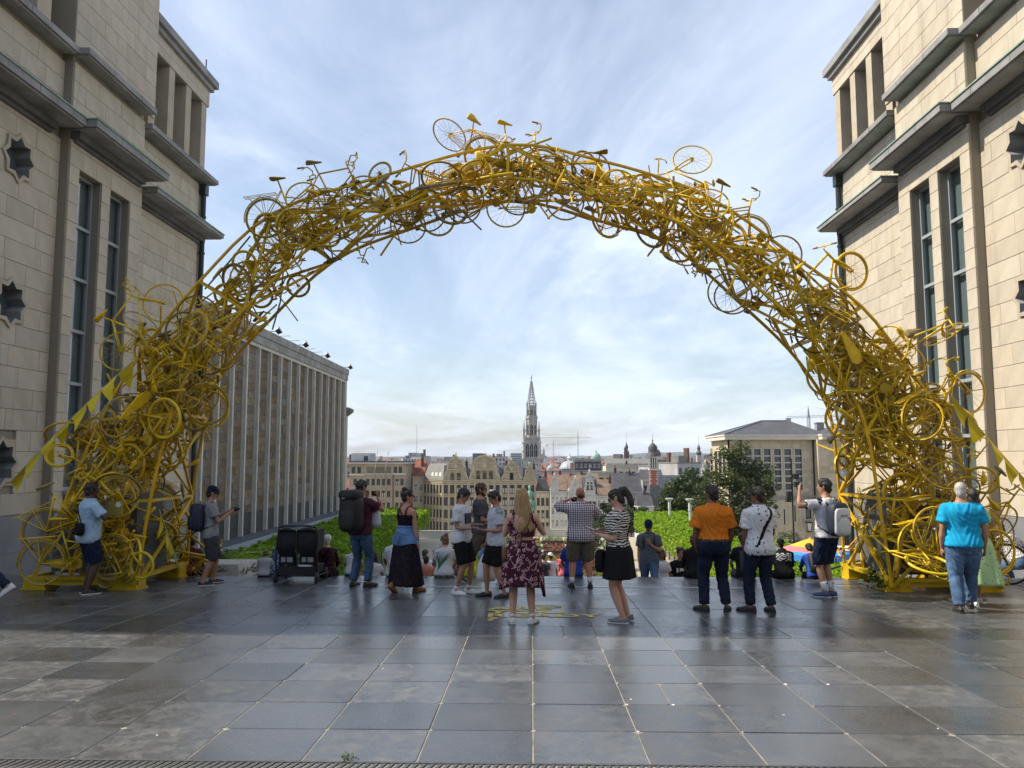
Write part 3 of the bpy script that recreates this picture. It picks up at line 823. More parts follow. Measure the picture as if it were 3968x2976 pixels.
big_tree('young_tree', 21.5, 172, -20, 13, (4.5, 3, 4.2, 8.6), 60, 130, .4, lm_dark, 'dark tree behind the ponytailed woman, before the slate roofed chapel', 9, .25)
big_tree('young_tree', 26.0, 140, -15.0, 8, (4, 3, 2.6, 4.6), 50, 130, .34, lm_mid, 'low mid green tree at the foot of the large round tree', 19, .25)
big_tree('young_tree', 33.5, 125, -12.5, 8, (3.5, 3, 2.5, 4.2), 45, 120, .30, lm_mid, 'low tree by the rightmost white lamp post', 29, .2)
shrub('shrub', 29.4, 92, -10.9, 1.9, 1.6, 2.2, 2600, .22, lm_dark, 'dark bush at the foot of the far stone building under its wall lamp', seed=70)

# ================================================================== stone hall with a hipped roof on the right
hall = thing('stone_hall', (33, 112, -11), 'stone hall with hipped slate roof and tall window strips at the right of the garden', 'building')
hs_ = M('hall limestone', (.49, .42, .31), .85, .35, .16, .25, 6, .07)
hs_d = M('hall base stone', (.30, .285, .255), .85, .4, .25)
Y0 = 110.0; YR = 116.0          # right wing front, and side depth
zE = 4.3; zG = -11.5
cw = [(29.5, 30.4), (30.75, 31.65), (32.1, 33.0), (33.5, 34.4), (34.9, 35.8), (36.35, 37.25)]
lw = [(34.55, 35.3, -7.3, -5.2), (36.0, 36.8, -6.9, -4.7), (37.5, 38.3, -6.5, -4.3), (28.6, 29.4, -7.3, -5.2), (30.6, 31.4, -7.3, -5.2)]
holes = [(a, b_, -2.55, 3.0) for a, b_ in cw] + lw
w = MB()
for a, b_, c, d in decompose((27.3, 38.95, zG, zE), holes): w.box((a, Y0, c), (b_, Y0 + .6, d))
# projecting right block (slightly forward)
for a, b_, c, d in decompose((38.95, 45.5, zG, zE), [(41.8, 43.0, -11.5, -7.2)]): w.box((a, Y0 - 1.6, c), (b_, Y0 - 1.0, d))
w.box((38.95, Y0 - 1.0, zG), (39.5, Y0 + .6, zE)); w.box((45.0, Y0 - 1.0, zG), (45.5, Y0 + 10.4, zE))
# left side turning away, with its tall loggia opening
side = [(27.3, Y0), (27.3, Y0 + 10.4)]
(ax, ay), (bx, by) = side[0], side[1]
L_ = math.hypot(bx-ax, by-ay); dx_, dy_ = (bx-ax)/L_, (by-ay)/L_
for a, b_, c, d in decompose((0, L_, zG, zE), [(2.0, 8.6, -2.4, 2.8)]):
    p = [(ax + dx_*a, ay + dy_*a), (ax + dx_*b_, ay + dy_*b_)]
    w.prism([(p[0][0], p[0][1]), (p[1][0], p[1][1]), (p[1][0] + .5, p[1][1]), (p[0][0] + .5, p[0][1])], lambda u, v, z: (u, v, z), c, d)
w.box((27.8, Y0 + 9.9, zG), (45, Y0 + 10.4, zE))
w.build('wall', hs_, hall)
dk = MB(); dk.box((28.6, Y0 + .61, -9), (38.9, Y0 + .7, 3.2)); dk.box((29.3, Y0 + .8, -3.2), (29.4, Y0 + 9.8, 3.2)); dk.box((41.5, Y0 - .99, -11.5), (43.3, Y0 - .9, -7)); dk.build('dark_rooms', room_dark, hall)
# courses as shallow raised stones
cs_ = MB(); r = random.Random(9); z = zG + 1.2
while z < zE - .4:
    x = 27.4
    while x < 38.9:
        l = r.uniform(.9, 1.7); x1 = min(x + l, 38.93)
        for a, b_, c, d in decompose((x + .012, x1 - .012, z + .012, min(z + .5, zE) - .012), [(h[0] - .16, h[1] + .16, h[2] - .16, h[3] + .16) for h in holes]):
            if b_ - a > .05 and d - c > .05: cs_.cur = r.choice((0, 0, 0, 1, 2)); cs_.box((a, Y0 - .02 - r.uniform(0, .008), c), (b_, Y0 - .001, d))
        x = x1
    x = 38.96
    while x < 45.4:
        l = r.uniform(.9, 1.7); x1 = min(x + l, 45.45)
        for a, b_, c, d in decompose((x + .012, x1 - .012, z + .012, min(z + .5, zE) - .012), [(41.6, 43.2, -12, -7)]):
            cs_.cur = r.choice((0, 0, 0, 1, 2)); cs_.box((a, Y0 - 1.62 - r.uniform(0, .008), c), (b_, Y0 - 1.601, d))
        x = x1
    z += .5
tag(cs_.build('stone_courses', [hs_, M('hall stone darker', (.42, .355, .26), .85, .6, .2), M('hall stone lighter', (.50, .45, .36), .85, .6, .12)], hall), kind='stuff')
tr = MB()
for z, pr in ((-3.6, .22), (-3.95, .14)): tr.box((27.2, Y0 - pr - .02, z), (38.9, Y0 - .021, z + .3))
tr.box((27.2, Y0 - .15, -11.5), (38.9, Y0 - .022, -9.8))
tr.build('string_course', hs_d, hall)
ev = MB()
def poly_slab(mb, pts, z0, z1): mb.prism(pts, lambda u, v, z: (u, v, z), z0, z1)
poly_slab(ev, [(39.3, Y0 - .9), (39.3, Y0 - 2.5), (46, Y0 - 2.5), (46, Y0 + 11), (26.6, Y0 + 11), (26.6, Y0 - .9)], zE, zE + .5)
poly_slab(ev, [(39.2, Y0 - 1.0), (39.2, Y0 - 2.6), (46.1, Y0 - 2.6), (46.1, Y0 + 11.1), (26.5, Y0 + 11.1), (26.5, Y0 - 1.0)], zE + .503, zE + .72)
ev.build('eaves', M('pale eaves stone', (.55, .52, .46), .7, .5, .1), hall)
slate = M('slate roof sheets', (.062, .062, .070), .5, .8, .45, .2, 5, spec=.6)
rf = MB(); ze = zE + .725
B_, C_, D_, E_ = (26.5, Y0 - 1.0, ze), (40.3, Y0 - 1.0, ze), (40.3, Y0 + 11.1, ze), (26.5, Y0 + 11.1, ze)
R1, R2 = (33.4, Y0 + 5, 7.15), (37.0, Y0 + 5, 7.15)
rf.add([B_, C_, D_, E_, R1, R2], [(0, 1, 5, 4), (3, 0, 4), (2, 3, 4, 5), (1, 2, 5), (0, 3, 2, 1)])
rf.add([(39.2, Y0 - 2.6, ze), (46.1, Y0 - 2.6, ze), (46.1, Y0 + 8, ze), (39.2, Y0 + 8, ze), (42.6, Y0 + 2.5, 6.3)], [(0, 1, 4), (1, 2, 4), (2, 3, 4), (3, 0, 4), (0, 3, 2, 1)])
rfo = rf.build('roof', slate, hall)
sm = MB()
for k in range(1, 34):
    f = k/34; p = V(B_).lerp(V(C_), f); q = V(R1).lerp(V(R2), min(max((p.x - 29.7)/7.5, 0), 1))
    x_end = p.x
    # seam runs straight up the slope until it meets the hip
    up = (V((0, 1, 0))*6 + V((0, 0, 7.15 - ze)))
    lim = 1.0
    if x_end < 33.4: lim = (x_end - 26.5)/(33.4 - 26.5)
    if x_end > 37.0: lim = (40.3 - x_end)/3.3
    sm.bar(p + V((0, 0, .02)), p + up*lim + V((0, 0, .02)), .06, .05)
for a, b_ in ((B_, R1), (C_, R2), (R1, R2), (E_, R1)): sm.bar(V(a) + V((0, 0, .04)), V(b_) + V((0, 0, .04)), .16, .12)
sm.build('seam', M('roof seam lead', (.11, .11, .12), .5), rfo)
vt = MB(); vt.box((40.6, Y0 + 3, 5.2), (41.6, Y0 + 4, 6.7)); vt.box((40.5, Y0 + 2.9, 6.703), (41.7, Y0 + 4.1, 6.85)); vt.build('roof_vent', M('grey vent', (.25, .26, .27), .5), rfo)
win_frame = M('pale stone window frame', (.48, .45, .38), .8); dark_pane = M('dark window pane', (.045, .050, .058), .12, 0, 0, spec=.8, rnd=.5)
def panes_strip(x0, x1, z0, z1, y, nrow, parent, fr=win_frame):
    f = MB(); 
    for a, b_, c, d in decompose((x0 - .14, x1 + .14, z0 - .14, z1 + .14), [(x0, x1, z0, z1)]): f.box((a, y - .07, c), (b_, y + .25, d))
    for k in range(1, nrow): z = z0 + (z1-z0)*k/nrow; f.box((x0, y + .02, z - .09), (x1, y + .25, z + .09))
    fo = f.build('window', fr, parent)
    for k in range(nrow):
        g = MB(); z = z0 + (z1-z0)*k/nrow; g.box((x0, y + .2, z + .09), (x1, y + .21, z + (z1-z0)/nrow - .09)); g.build('pane', dark_pane, fo)
for a, b_ in cw: panes_strip(a, b_, -2.55, 3.0, Y0, 6, hall)
for a, b_, c, d in lw: panes_strip(a, b_, c, d, Y0, 1, hall)
# loggia columns on the turned corner, banner posts
lgc = MB()
for k in (3.9, 6.4): lgc.box((27.35, Y0 + k, -2.4), (27.75, Y0 + k + .5, 2.8))
lgc.build('loggia_column', win_frame, hall)
dp = MB(); dp.tube([(38.85, Y0 - .12, -11), (38.85, Y0 - .12, zE)], .11, 6); dp.tube([(29.0, Y0 - .12, 2), (29.0, Y0 - .12, zE)], .09, 6); dp.build('downpipe', dark_pipe, hall)
dmn = MB(); dmn.prism([(33.5, -5.35), (33.9, -4.9), (33.5, -4.45), (33.1, -4.9)], lambda u, v, d: (u, d, v), Y0 - .06, Y0 - .021); dmn.build('diamond_vent', room_dark, hall)
wl = thing('wall_lamp', (37.85, Y0 - .3, -7.6), 'black wall lantern on the far stone hall', 'wall lamp')
l = MB(); l.prism([(-.22, -.6), (.22, -.6), (.36, .45), (-.36, .45)], lambda u, v, d: (37.85 + u, d, -7.5 + v), Y0 - .5, Y0 - .1); l.build('lantern_glass', M('lantern glass', (.6, .6, .55), .2), wl)
l = MB()
for s in (-1, 1): l.bar((37.85 + s*.22, Y0 - .51, -8.1), (37.85 + s*.36, Y0 - .51, -7.05), .08, .08)
l.box((37.45, Y0 - .56, -7.05), (38.25, Y0 - .022, -6.9)); l.box((37.6, Y0 - .56, -8.25), (38.1, Y0 - .022, -8.1)); l.build('lantern_frame', black_paint, wl)
def banner(x0, x1, z0, z1, y, label, top, body, words=None, blobs=()):
    t = thing('banner', ((x0+x1)/2, y, z0), label, 'banner')
    m = MB(); m.box((x0, y - .03, z0), (x1, y, z1)); m.build('cloth', body, t)
    for k, (a, b_, c, d, mt) in enumerate(blobs):
        q = MB(); q.prism([(a + c*math.cos(2*math.pi*i/14), b_ + d*math.sin(2*math.pi*i/14)) for i in range(14)], lambda u, v, dd: (u, dd, v), y - .04 - .003*k, y - .031); q.build('print', mt, t)
    if top: q = MB(); q.box((x0 + .02, y - .045, z1 - 1.0), (x1 - .02, y - .031, z1 - .02)); q.build('header', top, t)
    if words:
        for k, ch in enumerate(words): text('lettering', ch, .42, ((x0+x1)/2 - .1, y - .05, z1 - 2.2 - .36*k), (RAD(90), 0, 0), words_m, t, .004, 1.0)
    return t
words_m = M('pale banner lettering', (.72, .75, .78), .6)
fb = [(41.95, -1.9, .24, .5, M('banner brown figure', (.10, .06, .04), .7)), (42.0, -3.0, .3, .75, M('banner black figure', (.02, .018, .018), .7)), (42.05, .5, .2, .35, M('banner ochre', (.35, .22, .08), .7))]
banner(41.45, 42.5, -4.2, 3.3, Y0 - 1.66, 'tall grey banner with yellow header and vertical lettering on the right block', M('banner yellow', (.62, .55, .04), .6), M('banner grey', (.25, .30, .33), .6, .5, .3), 'BEYOND BRUEGEL', fb)
t = thing('banner', (27, Y0 + 9.6, -6), 'narrow white banner with black marks on the left edge of the far stone hall', 'banner')
m = MB(); m.box((26.9, Y0 + 9.6, -6.5), (27.25, Y0 + 9.66, 3.2)); m.build('cloth', M('white banner cloth', (.7, .7, .68), .6), t)
m = MB()
for k in range(9): m.box((26.95, Y0 + 9.56, -6 + k*1.0), (27.18, Y0 + 9.599, -5.55 + k*1.0))
m.build('print', black_paint, t)
t = thing('banner', (27.9, Y0 - .4, -2.4), 'orange and yellow hanging banner behind the maple crown', 'banner')
m = MB(); m.box((27.6, Y0 - .3, -3.0), (28.4, Y0 - .26, 3.2)); m.build('cloth', M('orange banner cloth', (.62, .34, .05), .6, .6, .4), t)
# ================================================================== town houses
sand_f = M('sandy facade', (.31, .265, .185), .85, .5, .28, .15, 3)
sand_l = M('sandy facade trim', (.42, .37, .27), .8, .3, .15)
cream_f = M('cream facade', (.54, .49, .39), .85, .3, .1)
white_f = M('white painted facade', (.50, .50, .48), .8, .5, .18)
grey_f = M('greyish facade', (.36, .36, .36), .85, .3, .2)
concr_f = M('beige concrete facade', (.29, .245, .185), .85, .22, .2)
slate_r = M('dark slate roof', (.060, .060, .068), .6, .5, .35)
grey_r = M('pale grey slate roof', (.17, .165, .155), .7, .4, .2)
red_r = M('red tile roof', (.24, .085, .05), .8, .6, .35)
brown_r = M('brown tile roof', (.17, .12, .09), .85, .6, .35)
brick_m = M('dark brick chimney', (.10, .055, .045), .9)
brick_r = M('red brick', (.28, .10, .07), .85, 1.5, .3)
wf_dark = M('dark window frame', (.035, .032, .03), .6); wf_white = M('white window frame', (.72, .72, .70), .6)
pane_m = M('town window pane', (.025, .028, .033), .12, spec=.5, rnd=.6)
curt = M('pale curtain', (.45, .44, .40), .8)
win_cache = {}
def win_unit(w, h, fr, cross=True, curtain=False):
    k = (round(w, 2), round(h, 2), fr.name, cross, curtain)
    if k not in win_cache:
        f = MB(); t_ = .07
        for a, b_, c, d in decompose((-w/2, w/2, -h/2, h/2), [(-w/2 + t_, w/2 - t_, -h/2 + t_, h/2 - t_)]): f.box((a, -.02, c), (b_, .10, d))
        if cross: f.box((-.05, -.01, -h/2 + t_), (.05, .09, h/2 - t_)); f.box((-w/2 + t_, -.012, h*.16), (w/2 - t_, .092, h*.16 + .1))
        f.box((-w/2 - .08, -.2, -h/2 - .12), (w/2 + .08, .02, -h/2 - .002))
        p = MB(); p.box((-w/2 + t_, .06, -h/2 + t_), (w/2 - t_, .075, h/2 - t_))
        c = None
        if curtain:
            c = MB(); c.box((-w/2 + t_ + .02, .045, -h/2 + t_), (-w*.12, .058, h*.12)); c.box((w*.12, .045, -h/2 + t_), (w/2 - t_ - .02, .058, h*.12)); c = c.mesh('curtain', curt)
        win_cache[k] = (f.mesh('window', fr), p.mesh('pane', pane_m), c)
    return win_cache[k]
def put_window(parent, loc, w, h, fr, rz=0, cross=True, curtain=False):
    fm, pm, cm = win_unit(w, h, fr, cross, curtain)
    o = link('window', fm, parent, loc, (0, 0, rz)); link('pane', pm, o)
    if cm: link('curtain', cm, o)
def face_wall(mb, O, rz, L, z0, z1, holes, th=.35):
    """a wall of length L from O along direction rz (0 = facing the plaza), with window holes"""
    c, s = math.cos(rz), math.sin(rz)
    def P(u, d, z): return (O[0] + c*u - s*d, O[1] + s*u + c*d, z)
    for a, b_, e, f in decompose((0, L, z0, z1), holes):
        mb.add([P(a,0,e), P(b_,0,e), P(b_,th,e), P(a,th,e), P(a,0,f), P(b_,0,f), P(b_,th,f), P(a,th,f)], [(0,3,2,1),(4,5,6,7),(0,1,5,4),(1,2,6,5),(2,3,7,6),(3,0,4,7)])
    return P
def gable_profile(kind, w, h):
    """outline of a gable, base from -w/2 to w/2, height h"""
    if kind == 'bell':
        pts = []
        for k in range(9): a = k/8; pts.append((-w/2 + w*.16*(1 - math.cos(a*math.pi/2)), h*.42*a))
        pts = [(-w/2, 0), (-w/2, h*.05)] + [(-w/2 + w*.15*math.sin(a*math.pi/2)**2, h*.05 + h*.36*a) for a in [i/6 for i in range(1, 7)]]
        pts += [(-w*.38, h*.41), (-w*.38, h*.46)] + [(-w*.35 + w*.13*(1-math.cos(a*math.pi/2)), h*.46 + h*.3*math.sin(a*math.pi/2)) for a in [i/5 for i in range(0, 6)]]
        pts += [(-w*.24, h*.78), (-w*.24, h*.80), (0, h)]
    elif kind == 'round':
        pts = [(-w/2, 0), (-w/2, h*.04)] + [(-w/2 + w*.13*math.sin(a*math.pi/2)**1.5, h*.04 + h*.42*a) for a in [i/7 for i in range(1, 8)]]
        pts += [(-w*.37, h*.66), (-w*.41, h*.66), (-w*.41, h*.70)] + [(-w*.37*math.cos(a), h*.70 + h*.30*math.sin(a)) for a in [i*math.pi/2/8 for i in range(0, 8)]] + [(0, h)]
    elif kind == 'step':
        pts = [(-w/2, 0), (-w/2, h*.2), (-w*.42, h*.34), (-w*.34, h*.38), (-w*.34, h*.55), (-w*.26, h*.62), (-w*.22, h*.78), (-w*.3, h*.80), (0, h)]
    else: pts = [(-w/2, 0), (-w/2, .05), (0, h)]
    return pts + [(-x, z) for x, z in pts[::-1] if x < -1e-6]
def urn(mb, x, y, z, s): mb.lathe([(.10*s, 0), (.22*s, .1*s), (.10*s, .3*s), (.32*s, .55*s), (.36*s, .75*s), (.12*s, .95*s), (.04*s, 1.3*s)], 8, (x, y, z))
def town_house(name, x0, x1, y, zg, ze, rows_, cols, win, label, wall, trim, roof, gable=None, depth=12, group=None, fr=None, ridge=5.0, gwins=(), rooft='side', cross=True, curtains=.4, shop=True, chim=1, pil=True, seed=1):
    """front facing the plaza; rows_ = window centre heights, win = (w, h)"""
    r = random.Random(seed); fr = fr or wf_dark
    t = thing(name, ((x0+x1)/2, y, zg), label, 'building' if x1 - x0 > 12 else 'house', group)
    L = x1 - x0; cx = (x0+x1)/2
    us = [L*(k + .5)/cols for k in range(cols)] if isinstance(cols, int) else [c - x0 for c in cols]
    holes = [(u - win[0]/2, u + win[0]/2, z - win[1]/2, z + win[1]/2) for z in rows_ for u in us]
    if shop: holes += [(L*k/3 + .5, L*(k+1)/3 - .5, zg, zg + 3.6) for k in range(3)]
    m = MB(); P = face_wall(m, (x0, y), 0, L, zg, ze, holes)
    m.box((x0, y + .36, zg), (x0 + .3, y + depth, ze)); m.box((x1 - .3, y + .36, zg), (x1, y + depth, ze)); m.box((x0, y + depth - .3, zg), (x1, y + depth, ze - .01))
    m.build('wall', wall, t)
    d = MB(); d.box((x0 + .3, y + .9, zg), (x1 - .3, y + 1.0, ze)); d.build('dark_rooms', room_dark, t)
    for z in rows_:
        for u in us: put_window(t, V((x0 + u, y + .12, z)) - base_of(t), win[0], win[1], fr, 0, cross, r.random() < curtains)
    k = MB()
    k.box((x0 - .1, y - .35, ze - .02), (x1 + .1, y - .003, ze + .3)); k.box((x0 - .05, y - .2, ze - .5), (x1 + .05, y - .004, ze - .25))
    if pil:
        for u in [0.2] + [(a+b_)/2 for a, b_ in zip(us, us[1:])] + [L - .2]: k.box((x0 + u - .14, y - .12, zg + 4.2), (x0 + u + .14, y - .005, ze - .5))
        for z in rows_: k.box((x0, y - .13, z - win[1]/2 - .55), (x1, y - .006, z - win[1]/2 - .38)); k.box((x0, y - .13, z + win[1]/2 + .15), (x1, y - .006, z + win[1]/2 + .3))
    if shop: k.box((x0, y - .25, zg + 3.9), (x1, y - .007, zg + 4.15))
    k.build('cornice', trim, t)
    rf = MB(); zr = ze + .31
    if rooft == 'side':
        rf.add([(x0, y, zr), (x1, y, zr), (x1, y + depth, zr), (x0, y + depth, zr), (x0, y + depth/2, zr + ridge), (x1, y + depth/2, zr + ridge)], [(0,1,5,4), (2,3,4,5), (0,4,3), (1,2,5), (0,3,2,1)])
    elif rooft == 'front':
        rf.add([(x0, y + .3, zr), (x1, y + .3, zr), (x1, y + depth, zr), (x0, y + depth, zr), (cx, y + .3, zr + ridge), (cx, y + depth, zr + ridge)], [(0,1,4), (1,2,5,4), (2,3,5), (3,0,4,5), (0,3,2,1)])
    elif rooft == 'mansard':
        q = 1.6; rf.rings([[V((x0, y, zr)), V((x1, y, zr)), V((x1, y + depth, zr)), V((x0, y + depth, zr))], [V((x0 + q*.6, y + q, zr + ridge*.8)), V((x1 - q*.6, y + q, zr + ridge*.8)), V((x1 - q*.6, y + depth - q, zr + ridge*.8)), V((x0 + q*.6, y + depth - q, zr + ridge*.8))], [V((x0 + q*2, y + depth*.4, zr + ridge)), V((x1 - q*2, y + depth*.4, zr + ridge)), V((x1 - q*2, y + depth*.6, zr + ridge)), V((x0 + q*2, y + depth*.6, zr + ridge))]])
    else: rf.box((x0, y, zr), (x1, y + depth, zr + .3))
    ro = rf.build('roof', roof, t)
    for c_ in range(chim):
        ch = MB(); xx = x0 + L*(.08 + .84*r.random()); yy = y + depth*r.uniform(.3, .6); zt = zr + ridge + r.uniform(.3, 1.4)
        ch.box((xx - .35, yy - .6, zr), (xx + .35, yy + .6, zt))
        for q in range(3): ch.lathe([(.14, zt), (.12, zt + .7)], 6, (xx, yy - .4 + .4*q, 0))
        ch.build('chimney', brick_m, ro)
    if gable:
        kind, gw, gh, gx = gable
        pr = gable_profile(kind, gw, gh); g = MB(); g.cur = 0
        ghole = gwins
        g.prism([(gx + u, ze + .3 + w_) for u, w_ in pr], lambda u, w_, d_: (u, d_, w_), y - .1, y + .5)
        g.cur = 1
        edge = [V((gx + u, y - .18, ze + .3 + w_)) for u, w_ in pr[1:-1]]
        for a, b_ in zip(edge, edge[1:]): g.bar(a, b_, .45, .20, up=(0, 1, 0))
        for f in (.42, .68): 
            hw = max([abs(u) for u, w_ in pr if abs(w_ - gh*f) < gh*.18], default=gw*.5*(1 - f)); g.box((gx - hw - .15, y - .32, ze + .3 + gh*f), (gx + hw + .15, y - .102, ze + .55 + gh*f))
        urn(g, gx, y + .1, ze + .3 + gh - .1, 1.0); g.lathe([(.01, 0), (.55, .02), (.55, .12), (.3, .2)], 10, (0, 0, 0)); g.v[-40:] = [(gx + p[0]*gw/7, y - .1 - p[2], ze + .3 + gh*.58 + p[1]*gw/7) for p in g.v[-40:]]
        for s in (-1, 1): urn(g, gx + s*gw*.48, y + .1, ze + .3, 1.0)
        go = g.build('gable', [wall, trim], t)
        for (u, z, w_, h_) in gwins: put_window(t, V((gx + u, y - .16, z)) - base_of(t), w_, h_, fr, 0, cross)
    return t
RW = [-7.35, -10.9, -14.55, -18.2]
RW_L = [-7.35, -10.9, -14.55, -18.2]
ZG = -26
YT = 235
GG = 'gabled sandstone houses below the garden'
town_house('gabled_house', -26.4, -18.75, YT, ZG, -5.0, RW, 4, (1.2, 2.3), 'sandstone house with a bell shaped gable and a round emblem, at the street corner', sand_f, sand_l, grey_r, ('bell', 7.2, 7.2, -22.55), ridge=4.8, gwins=((-.95, -3.6, 1.1, 2.0), (.95, -3.6, 1.1, 2.0)), group=GG, seed=2, rooft='mansard')
town_house('gabled_house', -18.7, -9.05, YT, ZG, -4.8, RW, 5, (1.2, 2.3), 'wide sandstone house with a round topped gable and three gable windows', sand_f, sand_l, grey_r, ('round', 9.0, 7.0, -13.9), ridge=5.4, gwins=((-1.9, -3.1, 1.15, 2.2), (0, -3.1, 1.15, 2.2), (1.9, -3.1, 1.15, 2.2)), group=GG, seed=3, rooft='mansard')
town_house('gabled_house', -9.0, -2.5, YT, ZG, -5.0, RW, 3, (1.3, 2.4), 'sandstone house with a small pedimented gable and one arched window', sand_f, sand_l, slate_r, ('bell', 5.8, 5.6, -5.9), ridge=4.4, gwins=((0, -3.5, 1.0, 1.9),), group=GG, seed=4)
town_house('gabled_house', -2.45, 1.2, YT, ZG, -5.4, RW, 2, (1.2, 2.3), 'narrow sandstone house with a tall bell gable, behind the rider statue', sand_f, sand_l, slate_r, ('bell', 3.4, 4.8, -.6), ridge=4.0, gwins=(), group=GG, seed=5)
town_house('gabled_house', 1.25, 5.4, YT, ZG, -8.2, [-11, -14.6, -18.2], 3, (.95, 2.2), 'sandstone house with a dark dormered mansard roof beside the rider statue', cream_f, sand_l, slate_r, None, ridge=4.4, rooft='mansard', group=GG, seed=6)
town_house('white_house', 5.5, 10.4, 228, ZG, -8.0, [-10.2, -13.4, -16.8, -20], 4, (.7, 1.9), 'white four storey house with a brown roof and a small decorated gable', white_f, white_f, brown_r, ('bell', 2.2, 4.3, 6.6), ridge=4.6, fr=wf_white, group='white painted houses below the garden', seed=7, pil=False, shop=True)
town_house('white_house', 10.5, 14.6, 226, ZG, -8.2, [-10.2, -13.4, -16.8, -20], 3, (.8, 1.9), 'white house with a plain triangular ornamented gable', white_f, white_f, brown_r, ('tri', 4.0, 3.8, 12.5), ridge=4.6, fr=wf_white, group='white painted houses below the garden', seed=8, pil=False)
town_house('white_house', 14.7, 18.2, 224, ZG, -8.6, [-11.6, -15, -18.6], 3, (.9, 2.6), 'white house with a tall stepped gable and dark slit windows', white_f, white_f, slate_r, ('step', 2.9, 6.0, 16.4), ridge=4.6, gwins=((-.55, -6.0, .6, 2.0), (.55, -6.0, .6, 2.0)), fr=wf_dark, group='white painted houses below the garden', seed=9, pil=False)
town_house('white_house', 18.3, 25.5, 224, ZG, -9.0, [-11, -14.2, -17.4], 5, (.8, 1.9), 'long low white house with a grey brown roof, next to the stepped gable', white_f, white_f, brown_r, None, ridge=4.4, fr=wf_white, group='white painted houses below the garden', seed=10, pil=False)
town_house('town_house', 22.5, 30.0, 215, ZG, -7.6, [-10, -13.4, -17], 5, (1.0, 2.0), 'dark roofed house with roof lights in front of the brick tower', grey_f, grey_f, slate_r, None, ridge=5.0, group='houses by the chapel', seed=11, pil=False, chim=2)
town_house('town_house', 26.2, 30.0, 196, ZG, -10.2, [-12, -15], 5, (.45, 2.0), 'white fronted house at the foot of the brick tower', white_f, white_f, slate_r, None, depth=8, ridge=3.0, group='houses by the chapel', seed=12, pil=False)
# the corner house's flank that faces left, as a wing running back
wing = thing('corner_house', (-30, 240, ZG), 'sandstone flank of the corner house with rows of six windows, sunlit', 'house')
O = (-33.2, 243.2); end = (-26.5, 235.6); L = math.hypot(end[0]-O[0], end[1]-O[1]); rz = math.atan2(end[1]-O[1], end[0]-O[0])
us = [L*(k+.5)/6 for k in range(6)]
m = MB(); P = face_wall(m, O, rz, L, ZG, -5.0, [(u-.5, u+.5, z-1.15, z+1.15) for z in RW for u in us] + [(L*k/4 + .4, L*(k+1)/4 - .4, ZG, ZG + 3.8) for k in range(4)])
m.box((-33.2, 243.5, ZG), (-20, 252, -5.0)); m.build('wall', sand_f, wing)
m = MB(); face_wall(m, (O[0] + .7*math.sin(-rz) + .25, O[1] + .7*math.cos(rz)), rz, L - .4, ZG, -5.2, [], .1); m.build('dark_rooms', room_dark, wing)
for z in RW:
    for u in us: p = P(u, .12, z); put_window(wing, V(p) - base_of(wing), 1.0, 2.3, wf_dark, rz)
m = MB()
for z in [-5.0, -5.5] + [q + s for q in RW for s in (1.35, -1.7)]: a, b_ = P(-.1, -.12, z), P(L + .1, -.12, z); m.bar(a, b_, .26, .2)
for u in [0] + [(a+b_)/2 for a, b_ in zip(us, us[1:])] + [L]: m.bar(P(u, -.08, ZG + 4), P(u, -.08, -5.2), .24, .16, up=(1, 1, 0))
m.build('cornice', sand_l, wing)
m = MB(); z0 = -4.75; base_pts = [V((-33.4, 243.3, z0)), V((-26.4, 235.3, z0)), V((-22, 237, z0)), V((-22, 250, z0)), V((-33.4, 250, z0))]
m.rings([base_pts, [V((-31.8, 244.2, -.3)), V((-26.2, 237.6, -.3)), V((-23, 239, -.3)), V((-23, 249, -.3)), V((-31.8, 249, -.3))], [V((-30.5, 245.5, .2)), V((-26.2, 240.6, .2)), V((-24, 241, .2)), V((-24, 248, .2)), V((-30.5, 248, .2))]])
rfo = m.build('roof', grey_r, wing)
for u in (L*.42, L*.62, L*.82):
    p = P(u, .35, 0); mm = MB()
    arc = [(.62*math.cos(math.pi*i/8), 1.5 + .62*math.sin(math.pi*i/8)) for i in range(9)]
    c, s = math.cos(rz), math.sin(rz)
    mm.prism([(.62, -.2)] + arc + [(-.62, -.2)], lambda a, b_, d: (p[0] + c*a - s*d, p[1] + s*a + c*d, -4.6 + b_), 0, 1.4)
    dmo = mm.build('dormer', wf_white, rfo)
# light houses left of the corner, with red roofs
town_house('town_house', -37.0, -33.4, 246, ZG, -4.2, RW_L, 2, (.9, 2.0), 'tall cream house with a steep red tile roof beside the corner house', cream_f, cream_f, red_r, None, ridge=5.2, fr=wf_white, group='red roofed houses by the office block', seed=13, pil=False, depth=11)
town_house('town_house', -40.2, -37.1, 250, ZG, -5.4, [-8, -11.6, -15], 2, (.8, 1.9), 'sandy house with a dormered dark roof and chimney pots', sand_l, cream_f, slate_r, None, ridge=4.6, group='red roofed houses by the office block', seed=14, pil=False, chim=2, depth=9)
town_house('town_house', -43, -40.3, 252, ZG, -5.6, [-8, -11.6, -15], 2, (.8, 1.9), 'narrow grey house with a dark dormer next to the office block', grey_f, cream_f, slate_r, None, ridge=4.4, group='red roofed houses by the office block', seed=15, pil=False, chim=2, depth=9)
